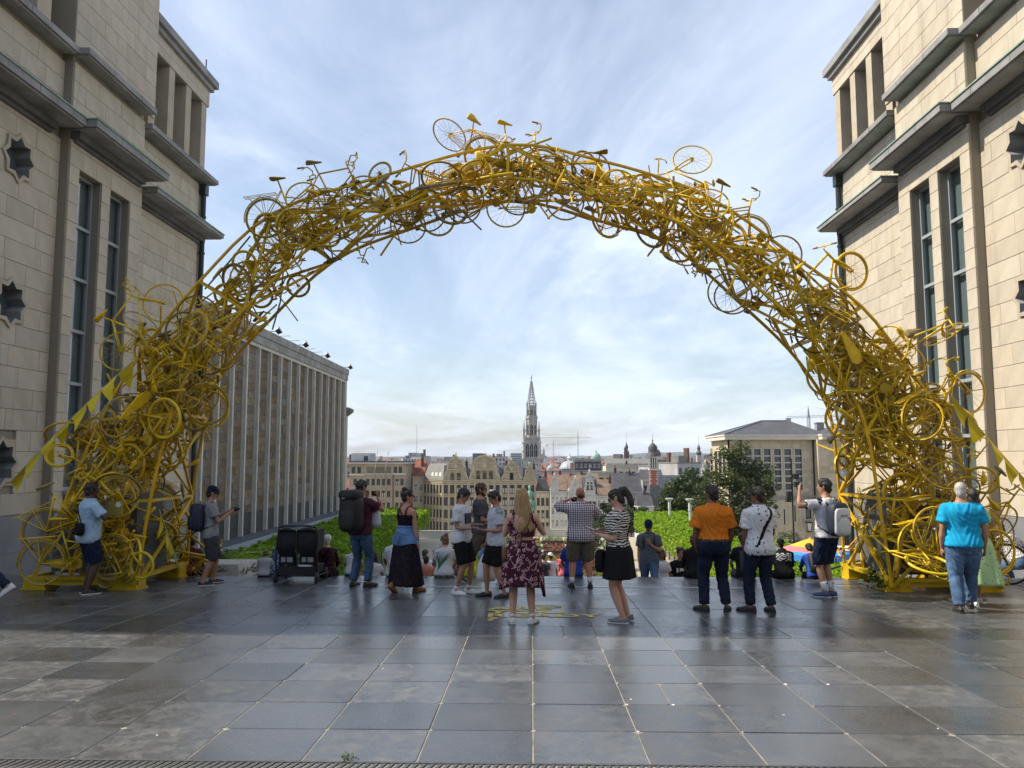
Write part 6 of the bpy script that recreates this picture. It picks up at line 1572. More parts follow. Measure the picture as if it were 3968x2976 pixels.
# bicycles
def basis(xdir, nrm):
    x = V(xdir).normalized(); y = V(nrm); y = (y - x*y.dot(x)).normalized(); z = x.cross(y)
    return Matrix((x, y, z)).transposed()
def bike_at(kind, c, ang, label, group=None, tilt=(0, 0), flip=False, drop=True, ny=1, wd=.1):
    """ang = angle in degrees of the bicycle's length in the plane of the arch"""
    a = RAD(ang); x = V((math.cos(a), 0, math.sin(a))); y = V((0, -ny if flip else ny, 0))
    Rm = basis(x, y) if not flip else basis(x, y)
    Rm = Rm @ Euler((RAD(tilt[0]), 0, RAD(tilt[1]))).to_matrix()
    m4 = Rm.to_4x4(); m4.translation = V(c)
    return place_bike(kind, m4, label, group, drop=drop, wd=wd)
special = [
 ('race', (-6.72, 13.0, 4.05), 55, 'yellow bicycle rearing out of the left leg with a wheel high in the air', (0, 10)),
 ('city', (-7.45, 12.8, .95), 28, 'yellow bicycle jutting left from the left leg over a lone big wheel', (10, 15)),
 ('city', (-7.3, 12.62, .28), 4, 'yellow city bicycle standing on the left base beam', (0, 6)),
 ('kids', (-6.62, 12.68, .25), 15, 'small wheeled yellow bicycle by the right end of the left base', (0, -12)),
 ('mtb', (-6.25, 14.2, .15), -62, 'yellow bicycle hanging nose down at the inner side of the left leg', (10, 40)),
 ('race', (-.98, 13.6, 7.3), -35, 'yellow bicycle tipped on the crown with a wheel lying flat in the air', (62, 10)),
 ('city', (-.30, 13.5, 7.12), -8, 'yellow upright bicycle riding on the very crown of the arch', (0, 12)),
 ('city', (-4.1, 13.2, 6.12), 8, 'yellow bicycle standing on the upper left bend with its saddle against the sky', (0, 0)),
 ('race', (-3.45, 13.3, 6.45), 14, 'yellow bicycle on top of the left span with bent handlebars up', (0, 20)),
 ('race', (2.75, 13.2, 6.45), 100, 'yellow bicycle standing on end above the right bend', (0, 25)),
 ('city', (3.35, 13.4, 5.95), -25, 'yellow bicycle with a large wheel above the right bend', (0, 0)),
 ('mtb', (5.0, 13.3, 4.75), 40, 'pale yellow bicycle reaching up beside the right building corner', (15, 10)),
 ('race', (6.45, 13.2, 3.7), 20, 'yellow bicycle poking right with one wheel turned flat', (70, 0)),
 ('city', (6.7, 13.0, 2.75), 25, 'yellow bicycle on the outer right leg below the flat wheel', (10, 15)),
 ('mtb', (5.85, 12.75, .35), 86, 'yellow mountain bicycle standing on end at the inner front corner of the right leg', (0, 70)),
 ('city', (6.55, 12.7, .65), 12, 'yellow bicycle with a chain cover on the front of the right leg', (0, 8)),
 ('city', (6.72, 12.65, .32), 160, 'yellow bicycle low on the front of the right base', (0, -8)),
 ('race', (7.4, 13.1, 1.05), -30, 'yellow bicycle with a dark wheel sticking out right of the right leg', (20, 25)),
 ('race', (.05, 13.5, 6.35), 8, 'yellow bicycle slung under the crown with its wheel against the sky', (0, 5)),
 ('race', (3.15, 13.4, 5.1), -50, 'yellow bicycle slung under the right bend with a wheel hanging free', (0, 0)),
]
for kind, c, ang, lab, tl in special: bike_at(kind, c, ang, lab, None, tl, drop=False)
cum = [0]
ctr = [((OUT[i][0] + INN[i][0])/2, (OUT[i][1] + INN[i][1])/2) for i in range(N_)]
for i in range(1, N_): cum.append(cum[-1] + math.dist(ctr[i], ctr[i-1]))
def at_path(s):
    for i in range(N_ - 1):
        if s <= cum[i+1] or i == N_ - 2:
            f = (s - cum[i])/(cum[i+1] - cum[i]); lp = lambda A, B: V((A[0] + (B[0]-A[0])*f, 0, A[1] + (B[1]-A[1])*f))
            o, n_ = lp(OUT[i], OUT[i+1]), lp(INN[i], INN[i+1]); t = (lp(OUT[i+1], OUT[i+1]) - lp(OUT[i], OUT[i])).normalized()
            return o, n_, t, hw(i) + (hw(i+1) - hw(i))*f
r = random.Random(21); Ltot = cum[-1]; s = .35
GRP = {'l': ('yellow bicycle tangled into the left leg of the arch', 'bicycles tangled into the left leg'), 'c': ('yellow bicycle woven into the high span of the arch', 'bicycles woven into the span'), 'r': ('yellow bicycle tangled into the right leg of the arch', 'bicycles tangled into the right leg')}
nb = 0; KW = {'city': 'yellow city bicycle', 'race': 'yellow racing bicycle', 'mtb': 'yellow mountain bicycle', 'kids': 'small yellow child bicycle', 'fold': 'small folding yellow bicycle'}
while s < Ltot - .3:
    o, n_, t, h_ = at_path(s); leg = min(s, Ltot - s) < 4.4
    across = (n_ - o)
    per = 3 if leg else 2
    for q in range(per):
        f = r.uniform(-.05, 1.0) if not leg else r.uniform(-.12, 1.02)
        if leg and (n_.z + o.z) < 2.6: f = r.uniform(.14, .92)
        c = o + across*f; c.y = YC + (r.choice((-1, -1, 1))*h_*r.uniform(.75, 1.2) if q != 1 else r.uniform(-.5, .5)*h_)
        base_ang = math.degrees(math.atan2(t.z, t.x))
        if leg: ang = base_ang + r.choice((0, 180, 0, 180, 90)) + r.gauss(0, 26)
        else: ang = base_ang + r.choice((0, 180)) + r.gauss(0, 11)
        if c.z < .35: ang = r.choice((0, 180, 90)) + r.uniform(-14, 14); c.z = max(c.z, .28)
        kind = r.choices(('city', 'race', 'mtb', 'kids', 'fold'), (4, 4, 3, 2, 1.2))[0]
        tl = (r.gauss(0, 16), r.gauss(0, 22)) if r.random() < .78 else (r.uniform(50, 90)*r.choice((-1, 1)), r.uniform(-40, 40))
        if not leg and (f < .3 or f > .7): c = o + across*(.5 + (f - .5)*.45); c.y = YC + r.uniform(-.6, .6)
        lab, gp = GRP['c' if not leg else ('l' if c.x < 0 else 'r')]
        lab = lab.replace('yellow bicycle', KW[kind])
        if not leg: lab = lab.replace('high span of the arch', ('high span of the arch, left rise', 'high span of the arch, around the crown', 'high span of the arch, right bend')[0 if c.x < -2.4 else (1 if c.x < 1.8 else 2)])
        elif c.z < 1.3: lab = lab.replace('leg of the arch', 'leg of the arch, low by its base')
        else: lab = lab.replace('leg of the arch', 'leg of the arch, above head height')
        bike_at(kind, c, ang, lab, gp, tl, r.random() < .5, wd=.16 if leg else .42); nb += 1
    s += .27 if leg else .44
# loose tubes and spare wheels that fill the lattice
for k in range(170):
    s = r.uniform(.3, Ltot - .3); o, n_, t, h_ = at_path(s); c = o + (n_ - o)*r.uniform(0, 1); c.y = YC + r.choice((-1, -1, 1, r.uniform(-1, 1)))*h_*r.uniform(.85, 1.05)
    d = (t*r.uniform(-1, 1) + V((r.uniform(-.7, .7), r.uniform(-.3, .3), r.uniform(-.7, .7)))).normalized()*r.uniform(.25, .62); m = MB(); m.tube([c - d, c + V((r.uniform(-.05, .05), 0, r.uniform(-.05, .05))), c + d], r.choice((.012, .016, .02)), 6); m.build('loose_tube', r.choice((yel, yel, yel_d, worn)), arch)
for k in range(26):
    s = r.uniform(.5, Ltot - .5); o, n_, t, h_ = at_path(s); c = o + (n_ - o)*r.uniform(.1, .95); c.y = YC + r.choice((-1, 1))*h_*r.uniform(.6, 1.15)
    ob = thing('loose_wheel', (0, 0, 0), 'loose yellow wheel hung on the ' + ('left leg' if c.x < -5 else 'right leg' if c.x > 5 else 'high span') + ' of the arch without its bicycle', 'wheel', 'loose wheels hung on the arch'); kd = r.choice(('city', 'race', 'mtb', 'kids'))
    m4 = Euler((r.uniform(-.5, .5), r.uniform(0, 3), r.uniform(-.7, .7))).to_matrix().to_4x4(); m4.translation = c; ob.matrix_world = m4; link('wheel', r.choice(WH[kd]), ob)
# the ordinary bicycle parked behind the right leg
blk = [M('black tyre', (.015, .015, .016), .7), steel, steel]
bk = thing('parked_bicycle', (7.75, 14.3, gz(14.3) + .5), 'ordinary bicycle with black tyres leaning behind the right arch leg', 'bicycle', rz=RAD(-12))
bk.rotation_euler = (RAD(-8), 0, RAD(-22)); wm = wheel_mesh(.34, .017, mats=blk)
for nm, me in PROTO['city'][0]:
    me2 = me.copy(); me2.materials[0] = M('dull black bicycle paint', (.02, .02, .022), .4); link(nm, me2, bk, V((0, 0, -.5)))
link('wheel', wm, bk, PROTO['city'][2] - V((0, 0, .5))); link('wheel', wm, bk, PROTO['city'][1] - V((0, 0, .5)))
# bunting
flag_y = M('yellow pennant cloth', (.70, .55, .02), .6); cord_m = M('white cord', (.55, .55, .52), .7)
def bunting(p, q, n, label, sag, seed):
    r = random.Random(seed); p, q = V(p), V(q); t = thing('bunting', (p + q)/2, label, 'bunting')
    P = lambda f: p.lerp(q, f) - V((0, 0, sag*4*f*(1-f)))
    m = MB(); m.tube([P(i/16) for i in range(17)], .006, 4); m.build('cord', cord_m, t)
    d = (q - p).normalized()
    for k in range(n):
        f = (k + .5)/n; a, b_ = P(f - .085*6/n), P(f + .085*6/n); m = MB(); tip = (a + b_)/2 + V((r.uniform(-.10, .12), r.uniform(-.16, .16), -.36 + r.uniform(-.02, .04)))
        rows2 = []
        for i in range(5):
            g = i/4; off = V((0, .05*math.sin(g*4 + k*1.7)*(1 if i else 0), 0)); rows2.append((a.lerp(tip, g) + off, b_.lerp(tip, g*.995) + off))
        for (a0, b0), (a1, b1) in zip(rows2, rows2[1:]): m.add([a0, b0, b1, a1, a0 + V((0, .004, 0)), b0 + V((0, .004, 0)), b1 + V((0, .004, 0)), a1 + V((0, .004, 0))], [(0,1,2,3), (7,6,5,4)])
        m.build('pennant', flag_y, t)
bunting((-8.75, 13.1, 1.35), (-6.55, 12.7, 3.35), 8, 'string of yellow pennants from the left wall up to the left arch leg', -.06, 1)
bunting((6.6, 12.5, 2.75), (8.6, 13.4, .95), 6, 'string of yellow pennants from the right arch leg to the right wall', .03, 2)
bunting((-6.25, 13.2, .9), (-6.05, 13.6, -.1), 4, 'short hanging string of yellow pennants on the inner side of the left leg', 0, 3)
# info boards on the legs
pb = thing('info_board', (6.75, 12.5, .55), 'olive yellow information board with white text on the right arch leg', 'sign'); bc = (6.63, 12.42, .70)
m = MB(); m.box((-.32, -.012, -.25), (.32, .012, .25)); rot = Euler((RAD(-8), RAD(-6), RAD(-4))).to_matrix(); m.v = [tuple(rot @ V(p) + V(bc)) for p in m.v]; m.build('panel', M('olive board', (.30, .25, .05), .5), pb)
m = MB(); m.box((-.32, -.016, -.25), (.32, -.0125, -.14)); rr_ = random.Random(4)
m.lathe([(.05, -.002), (.05, .002)], 14); m.v[-28:] = [(p[0] + .24, -.015 + p[2], p[1] + .17) for p in m.v[-28:]]
for k in range(7): m.box((-.28, -.015, .08 - .03*k), (-.28 + rr_.uniform(.32, .52), -.0125, .088 - .03*k))
m.v = [tuple(rot @ V(p) + V(bc)) for p in m.v]; m.build('print', M('white board print', (.66, .66, .62), .6), pb)
m = MB()
for k in range(5): m.box((-.22 + .1*k, -.0185, -.21), (-.17 + .1*k, -.0165, -.175))
m.box((-.2, -.015, .13), (-.02, -.0125, .18)); m.v = [tuple(rot @ V(p) + V(bc)) for p in m.v]; m.build('dark_print', black_paint, pb)
pb = thing('info_board', (-6.7, 12.6, .9), 'small olive board with a white round mark by the phoning man', 'sign'); m = MB(); m.box((-6.78, 12.58, .84), (-6.56, 12.61, 1.06)); m.build('panel', M('olive board', (.30, .25, .05), .5), pb)
m = MB(); m.lathe([(.055, 0), (.055, .004)], 14); m.v = [(p[0]*.8 - 6.62, 12.575 + p[2], p[1]*.8 + 1.01) for p in m.v]; m.build('print', M('white board print', (.66, .66, .62), .6), pb)
# ================================================================== people
QUEUE = []          # (object, voxel size, smoothing, extra mesh to join, wrinkle amplitude)
def skin(name, c): return M('skin ' + name, c, .5, 6, .10, spec=.35)
SK = {'fair': skin('fair', (.52, .30, .22)), 'tan': skin('tan', (.37, .20, .13)), 'brown': skin('brown', (.20, .105, .065)), 'dark': skin('dark', (.075, .04, .026)), 'red': skin('reddened', (.47, .22, .15))}
def cloth(name, c, amt=.12, sc=7, rough=.85, bump=.12): return M('cloth ' + name, c, rough, sc, amt, bump, 60, spec=.15)
def hairm(name, c): 
    if 'hair ' + name in MATS: return MATS['hair ' + name]
    m, t, bs = nodes_of('hair ' + name); co = nd(t, 'ShaderNodeTexCoord').outputs['Object']
    mp = nd(t, 'ShaderNodeMapping'); mp.inputs['Scale'].default_value = (90, 90, 7); t.links.new(co, mp.inputs[0])
    f = mrange(t, ntex(t, 1, 4, .6, mp.outputs[0]), .3, .7); t.links.new(mixc(t, f, tuple(x*.55 for x in c), tuple(min(1, x*1.35) for x in c)), bs.inputs['Base Color'])
    bs.inputs['Roughness'].default_value = .5; bumped(t, bs, f, .4, .01); MATS['hair ' + name] = m; return m
HA = {k: hairm(k, c) for k, c in {'black': (.012, .010, .009), 'brown': (.05, .03, .018), 'blond': (.33, .20, .085), 'grey': (.40, .39, .37), 'white': (.55, .55, .54), 'ginger': (.22, .08, .03), 'lightbrown': (.19, .11, .05)}.items()}
def pattern(name, fn):
    if name in MATS: return MATS[name]
    m, t, bs = nodes_of(name); bs.inputs['Roughness'].default_value = .85; bs.inputs['Specular IOR Level'].default_value = .15
    co = nd(t, 'ShaderNodeTexCoord').outputs['Object']; t.links.new(fn(t, co), bs.inputs['Base Color'])
    bumped(t, bs, ntex(t, 60, 3, .5, co), .1); MATS[name] = m; return m
def voro(t, co, scale, feat='F1'):
    v = nd(t, 'ShaderNodeTexVoronoi', feature=feat); v.inputs['Scale'].default_value = scale; t.links.new(co, v.inputs['Vector']); return v
def p_zebra(t, co):
    w = nd(t, 'ShaderNodeTexWave', bands_direction='Z'); w.inputs['Scale'].default_value = 9.5; w.inputs['Distortion'].default_value = 5.5; w.inputs['Detail'].default_value = 2; w.inputs['Detail Scale'].default_value = 1.2
    t.links.new(co, w.inputs['Vector']); return mixc(t, mrange(t, w.outputs['Fac'], .50, .58), (.02, .02, .02), (.62, .60, .56))
def p_check(t, co):
    sp = nd(t, 'ShaderNodeSeparateXYZ'); n = nd(t, 'ShaderNodeVectorMath', operation='ADD'); t.links.new(co, n.inputs[0]); n.inputs[1].default_value = (10, 10, 10); t.links.new(n.outputs[0], sp.inputs[0])
    def st(s, k, w): return mval(t, 'LESS_THAN', mval(t, 'FRACT', mval(t, 'MULTIPLY', s, k)), w)
    a, b = st(sp.outputs[0], 26, .36), st(sp.outputs[2], 26, .36); c = st(sp.outputs[0], 13, .12)
    base = mixc(t, c, (.66, .62, .64), (.45, .18, .22)); base = mixc(t, mval(t, 'MULTIPLY', a, .75), base, (.035, .025, .085)); return mixc(t, mval(t, 'MULTIPLY', b, .75), base, (.035, .025, .085))
def p_floral(bg_, fg, sc=14, fg2=None):
    def f(t, co):
        d = ntex(t, 9, 2, .5, co); n = nd(t, 'ShaderNodeVectorMath', operation='ADD'); t.links.new(co, n.inputs[0])
        cmb = nd(t, 'ShaderNodeCombineXYZ'); k = mval(t, 'MULTIPLY', d, .06)
        for i in range(3): t.links.new(k, cmb.inputs[i])
        t.links.new(cmb.outputs[0], n.inputs[1]); v = voro(t, n.outputs[0], sc).outputs['Distance']
        ring_ = mval(t, 'MULTIPLY', mval(t, 'GREATER_THAN', v, .24), mval(t, 'LESS_THAN', v, .36)); e = voro(t, n.outputs[0], sc*.62, 'DISTANCE_TO_EDGE').outputs['Distance']
        line = mval(t, 'MULTIPLY', mval(t, 'LESS_THAN', e, .05), mval(t, 'GREATER_THAN', ntex(t, 7, 2, .5, co), .5))
        c = mixc(t, mval(t, 'MAXIMUM', ring_, line), bg_, fg)
        return mixc(t, mval(t, 'LESS_THAN', v, .11), c, fg2 or fg)
    return f
def p_dots(bg_, fg, sc, r_):
    return lambda t, co: mixc(t, mval(t, 'LESS_THAN', voro(t, co, sc).outputs['Distance'], r_), bg_, fg)
def p_denim(c):
    return lambda t, co: mixc(t, mrange(t, ntex(t, 3.2, 4, .6, co), .35, .68), tuple(x*.62 for x in c), tuple(x*1.55 for x in c))
CL = dict(
 ltblue=cloth('pale blue polo', (.33, .48, .62)), navy=cloth('navy', (.012, .02, .05)), greytee=cloth('heather grey', (.24, .25, .27), .2, 14), dkgrey=cloth('dark grey', (.075, .078, .09)), charcoal=cloth('charcoal', (.05, .052, .058)),
 maroon=cloth('maroon', (.075, .022, .04)), white=cloth('white', (.62, .63, .66), .06), black=cloth('black', (.011, .011, .013)), khaki=cloth('khaki', (.145, .12, .085)), brownsh=cloth('taupe', (.10, .085, .07)), orange=cloth('orange polo', (.64, .185, .018), .12),
 blue=cloth('bright blue tee', (.012, .33, .60), .10), pink=cloth('pink', (.55, .14, .18)), red=cloth('red', (.50, .05, .035)), dkred=cloth('dark red', (.09, .02, .022)), greypolo=cloth('grey polo', (.10, .115, .14)), royal=cloth('royal blue', (.02, .06, .30)), neon=cloth('lime yellow', (.48, .56, .02)), cream=cloth('cream', (.5, .44, .35)), teal=cloth('teal', (.03, .22, .28)), ltgrey=cloth('pale grey melange', (.47, .49, .55), .10, 16), greyslv=cloth('grey sleeve', (.23, .25, .29)), salmon=cloth('salmon', (.62, .24, .17)),
 jeans=pattern('cloth blue jeans', p_denim((.075, .135, .24))), dkjeans=pattern('cloth dark jeans', p_denim((.014, .020, .042))), midjeans=pattern('cloth mid jeans', p_denim((.055, .095, .17))), denim=pattern('cloth denim jacket', p_denim((.10, .19, .34))),
 zebra=pattern('cloth zebra stripes', p_zebra), check=pattern('cloth checked shirt', p_check), floral=pattern('cloth maroon floral', p_floral((.055, .012, .026), (.42, .27, .29), 15, (.30, .14, .16))), darkfloral=pattern('cloth dark floral', p_floral((.011, .010, .018), (.042, .018, .022), 17, (.05, .04, .07))),
 bluewhite=pattern('cloth blue white print', p_floral((.05, .10, .26), (.55, .58, .64), 22)), mint=pattern('cloth mint print', p_dots((.42, .62, .33), (.08, .03, .02), 17, .17)), polka=pattern('cloth white print', p_dots((.66, .67, .70), (.05, .055, .09), 15, .20)), childprint=pattern('cloth child print', p_dots((.55, .55, .62), (.25, .22, .28), 30, .2)), speck=pattern('cloth speckled white', p_dots((.62, .62, .63), (.04, .045, .07), 42, .42)), camo=pattern('cloth green print skirt', p_floral((.07, .10, .05), (.30, .33, .22), 20)), marprint=pattern('cloth dark red print', p_floral((.022, .007, .013), (.10, .035, .05), 12)))
shoe_w = M('white shoe', (.68, .68, .68), .5); shoe_b = M('black shoe', (.014, .014, .016), .5); shoe_g = M('grey shoe', (.17, .17, .18), .6); shoe_n = M('blue shoe', (.03, .06, .17), .45); sandal = M('brown sandal', (.28, .12, .04), .6); sole_w = M('white sole', (.6, .6, .58), .6); sole_k = M('dark sole', (.03, .03, .03), .7); lens_m = M('dark lens', (.006, .006, .008), .08, spec=.8); eye_m = M('eye', (.02, .015, .012), .2); lip_m = M('lips', (.20, .06, .05), .5); brow_m = M('eyebrow', (.015, .012, .01), .8)
TORSO = [(.80, .150, .095, -.005), (.86, .172, .112, -.014), (.92, .176, .118, -.014), (.98, .166, .110, -.006), (1.06, .150, .098, .004), (1.14, .152, .098, .006), (1.22, .163, .106, .004), (1.31, .178, .115, -.002), (1.37, .182, .108, -.010), (1.415, .160, .092, -.014), (1.445, .118, .076, -.014), (1.475, .080, .066, -.012), (1.50, .060, .059, -.008), (1.56, .054, .056, .004)]
HEAD = [(-.118, .020, .080, .040), (-.105, .036, .092, .012), (-.075, .053, .094, -.030), (-.035, .065, .095, -.068), (.008, .071, .097, -.088), (.05, .075, .098, -.096), (.08, .068, .086, -.090), (.10, .050, .062, -.070), (.115, .018, .022, -.030)]
def person(loc, yaw, H, label, group=None, skin='tan', w=1.0, belly=0.0, fem=False, arms=None, legs=None, hipz=.93, lean=0, roll=0, head=(0, 0), top=None, bottom=None, shoes=None, hair=None, socks=None, face=False, vox=.0155, glasses=False, cap=None, foot_yaw=(8, -8), seat=False, hands=True, nm='person', beard=None, body_dz=0):
    s = H/1.75
    root = thing(nm, loc, label, 'person', group, rz=RAD(yaw), scale=s)
    smat = SK[skin]
    cl_, sl_ = math.cos(RAD(lean)), math.sin(RAD(lean)); cr_, sr_ = math.cos(RAD(roll)), math.sin(RAD(roll))
    def T(p):
        p = V(p); z = p.z - .93; y = p.y; x = p.x
        y, z = y*cl_ + z*sl_, -y*sl_ + z*cl_
        x, z = x*cr_ + z*sr_, -x*sr_ + z*cr_
        return V((x, y, z + hipz))
    def tors(z):
        for a, b in zip(TORSO, TORSO[1:]):
            if z <= b[0]:
                f = max(0, (z - a[0])/(b[0] - a[0])); q = [a[i] + (b[i]-a[i])*f for i in range(4)]; break
        else: q = list(TORSO[-1])
        ww = w if z < 1.46 else 1 + (w-1)*.5
        if fem:
            if 1.0 < z < 1.24: q[1] *= .93
            if z < .97: q[1] *= 1.05
            if z > 1.3: q[1] *= .90
            if 1.2 < z < 1.4: q[2] *= 1.10; q[3] += .012
        bl = belly*math.exp(-((z - 1.10)/.13)**2)
        return q[0], q[1]*ww + bl*.35, q[2]*ww + bl*.6, q[3] + bl*.45
    def tring(z, infl=0, n=20, wob=None):
        z_, a, b, yo = tors(z); res = []
        for j in range(n):
            t_ = 2*math.pi*j/n; c, s2 = math.cos(t_), math.sin(t_); e = 2/2.35
            k = 1 + (wob(t_) if wob else 0)
            res.append(T((math.copysign(abs(c)**e, c)*(a + infl)*k, yo + math.copysign(abs(s2)**e, s2)*(b + infl)*k, z)))
        return res
    def torso_loft(mb, z0, z1, infl=0.0, step=.035, n=20, flare=0, wob=None):
        k = max(2, int((z1 - z0)/step)); mb.rings([tring(z0 + (z1 - z0)*i/k, (infl(z0 + (z1-z0)*i/k) if callable(infl) else infl) + flare*max(0, 1 - i/k*2.2), n, wob) for i in range(k+1)])
    # --- joints
    shx = (.172 if not fem else .152)*(1 + (w - 1)*.8)
    J = {}
    for sgn in (-1, 1):
        sh = T((sgn*shx, -.012, 1.380)); a = (arms or {}).get('R' if sgn > 0 else 'L', ((.14, -.02, -1), (.08, .16, -1)))
        def loc_dir(d): 
            d = V((d[0]*sgn, d[1], d[2])).normalized(); y, z = d.y*cl_ + d.z*sl_*0 + 0, d.z; return d
        el = sh + loc_dir(a[0])*.285; wr = el + loc_dir(a[1])*.25
        J[sgn] = (sh, el, wr, loc_dir(a[2] if len(a) > 2 else a[1]), V((a[3][0]*sgn, a[3][1], a[3][2])) if len(a) > 3 else V((-sgn, 0, 0)))
    LJ = {}
    for i, sgn in enumerate((-1, 1)):
        hp_ = T((sgn*.088*w, 0, .90)); spec = (legs or {}).get('R' if sgn > 0 else 'L', ((sgn*.105, 0, .085), (0, 1, 0)))
        an = V(spec[0]); hint = V(spec[1]); d = an - hp_; D = min(d.length, .838); an = hp_ + d.normalized()*D if d.length > .838 else an
        L1, L2 = .43, .41; a = (L1*L1 - L2*L2 + D*D)/(2*D); h_ = math.sqrt(max(L1*L1 - a*a, 0)); u = (an - hp_).normalized(); pr = (hint - u*hint.dot(u)).normalized()
        kn = hp_ + u*a + pr*h_; LJ[sgn] = (hp_, kn, an, spec[2] if len(spec) > 2 else 0, spec[3] if len(spec) > 3 else foot_yaw[i])
    # --- body
    b = MB()
    b.rings([tring(z) for z in (.83, .86, .92, .98, 1.06, 1.14, 1.22, 1.31, 1.37, 1.415, 1.445, 1.475, 1.50, 1.54)])
    hc0 = V((0, .018, 1.635)); hpit, hyaw = RAD(head[0]), RAD(head[1]); HM = Euler((-hpit, 0, hyaw)).to_matrix()
    nk = T((0, -.01, 1.50)); hcen = nk + (T((0, .012, 1.635)) - nk).length*(HM @ V((0, .20, 1)).normalized()*.35 + (T((0, 0, 1.6)) - T((0, 0, 1.5))).normalized()*.65)
    def Hd(p): return hcen + HM @ V(p)
    b.tube([T((0, -.012, 1.44)), nk, hcen + HM @ V((0, -.02, -.05))], [.060, .054, .052], 12)
    b.rings([[Hd((a*math.cos(2*math.pi*j/18), (yf + yb)/2 + (yf - yb)/2*math.sin(2*math.pi*j/18), z)) for j in range(18)] for z, a, yf, yb in HEAD])
    b.tube([Hd((0, .09, .03)), Hd((0, .112, -.012)), Hd((0, .105, -.03))], [.010, .016, .017], 7)
    for sgn in (-1, 1): b.ball(Hd((sgn*.076, -.008, -.005)), (.012, .022, .034), 7, 5)
    aw = 1 + (w - 1)*.9; af = .88 if fem else 1
    fing = MB()
    for sgn in (-1, 1):
        sh, el, wr, hd, pn = J[sgn]
        b.tube([T((sgn*shx*.72, -.012, 1.392)), sh, sh.lerp(el, .45), el, el.lerp(wr, .35), wr], [.055*aw*af, .057*aw*af, .047*aw*af, .037*af, .040*aw*af, .026*af], 12)
        pn = (pn - hd*pn.dot(hd)); pn = pn.normalized() if pn.length > .01 else hd.orthogonal().normalized(); wd = hd.cross(pn)
        palm = [wr - hd*.01, wr + hd*.03, wr + hd*.07, wr + hd*.095]
        b.rings([[p + wd*math.cos(2*math.pi*j/10)*q + pn*math.sin(2*math.pi*j/10)*q2 for j in range(10)] for p, q, q2 in zip(palm, (.026, .036, .042, .038), (.022, .018, .016, .013))])
        if hands:
            for k in range(4):
                o = wr + hd*.085 + wd*(.029 - .0195*k); L = (.066, .074, .069, .054)[k]
                p1 = o + hd*L*.45 + pn*.006; p2 = p1 + (hd*.75 + pn*.65).normalized()*L*.34; p3 = p2 + (hd*.35 + pn*.93).normalized()*L*.26
                fing.tube([o - hd*.02, o, p1, p2, p3], [.0095, .0095, .009, .0082, .006], 6)
            for th_s in (1,):
                o = wr + hd*.03 + wd*.032; p1 = o + (wd*.62 + hd*.55 + pn*.35).normalized()*.04; p2 = p1 + (hd*.8 + pn*.5 + wd*.1).normalized()*.03
                fing.tube([o - wd*.02, o, p1, p2], [.012, .0115, .010, .007], 6)
        hp_, kn, an, fp, fy = LJ[sgn]
        lw_ = 1 + (w - 1)*.8
        b.tube([hp_ + V((0, 0, .03)), hp_.lerp(kn, .3), hp_.lerp(kn, .7), kn, kn.lerp(an, .3), kn.lerp(an, .65), an], [.088*lw_, .086*lw_, .066*lw_, .053*lw_, .057*lw_, .045*lw_, .034], 14)
        FM = Euler((RAD(fp), 0, RAD(fy))).to_matrix()
        ft = lambda p: an + FM @ V(p)
        b.rings([[ft((q*math.cos(2*math.pi*j/10), y, zc + h*math.sin(2*math.pi*j/10))) for j in range(10)] for y, q, zc, h in ((-.055, .020, -.045, .025), (-.03, .030, -.035, .04), (.04, .034, -.04, .034), (.10, .041, -.055, .022), (.155, .036, -.062, .015), (.175, .02, -.065, .009))])
        # --- shoes
        if shoes:
            up, sol, hi = shoes
            sm_ = MB(); z0 = -.083
            prof = ((-.078, .020, .045), (-.07, .032, .085), (-.03, .038, .098 if hi else .075), (.02, .041, .098 if hi else .074), (.065, .045, .072), (.12, .050, .052), (.165, .044, .042), (.19, .026, .034), (.2, .010, .026))
            sm_.cur = 0; sm_.rings([[ft((q*math.cos(a), y, z0 + .014 + max(0, math.sin(a))*h*.9 - (.006 if math.sin(a) < 0 else 0))) for a in [2*math.pi*j/12 for j in range(12)]] for y, q, h in prof])
            sm_.cur = 1; sm_.rings([[ft(((q + .004)*math.cos(a), y*1.02, z0 + .009 + .011*math.copysign(1, math.sin(a + .01)))) for a in [2*math.pi*j/12 for j in range(12)]] for y, q, h in prof])
            if up is not sandal and up is not shoe_b:
                sm_.cur = 1
                for k in range(4): sm_.tube([ft((-.022, .035 + .022*k, z0 + .088 - .010*k)), ft((.022, .035 + .022*k, z0 + .088 - .010*k))], .0035, 4)
            sm_.build('shoe', [up, sol], root, True, world=False)
        if socks:
            so_ = MB(); so_.tube([an + V((0, 0, .0)), an.lerp(kn, socks[1])], [.044, .047], 12); so_.build('sock', socks[0], root, True, world=False)
    bo = b.build('body', smat, root, True, world=False); QUEUE.append((bo, vox, 2, fing if hands else None, 0))
    # --- clothing
    if top:
        tm_ = top['mat']; m = MB(); hem = top.get('hem', .88); inf = top.get('infl', .024); zt = top.get('neck', 1.468)
        torso_loft(m, hem, zt, inf, flare=top.get('flare', .008))
        sv = top.get('sleeve', .55)
        for sgn in (-1, 1):
            if sv <= 0: continue
            sh, el, wr, hd, pn = J[sgn]
            pts = [T((sgn*shx*.6, -.012, 1.395)), sh]; rr = [.062*aw*af + inf*.5, .064*aw*af + inf*.6]
            if sv <= 1: pts += [sh.lerp(el, sv*.5), sh.lerp(el, sv)]; rr += [.058*aw*af + inf*.8, .060*aw*af + inf*top.get('slf', 1.0)]
            else: pts += [sh.lerp(el, .5), el, el.lerp(wr, (sv - 1)*.5), el.lerp(wr, sv - 1)]; rr += [.056*aw, .050*aw, .046, .042]
            m.tube(pts, rr, 14)
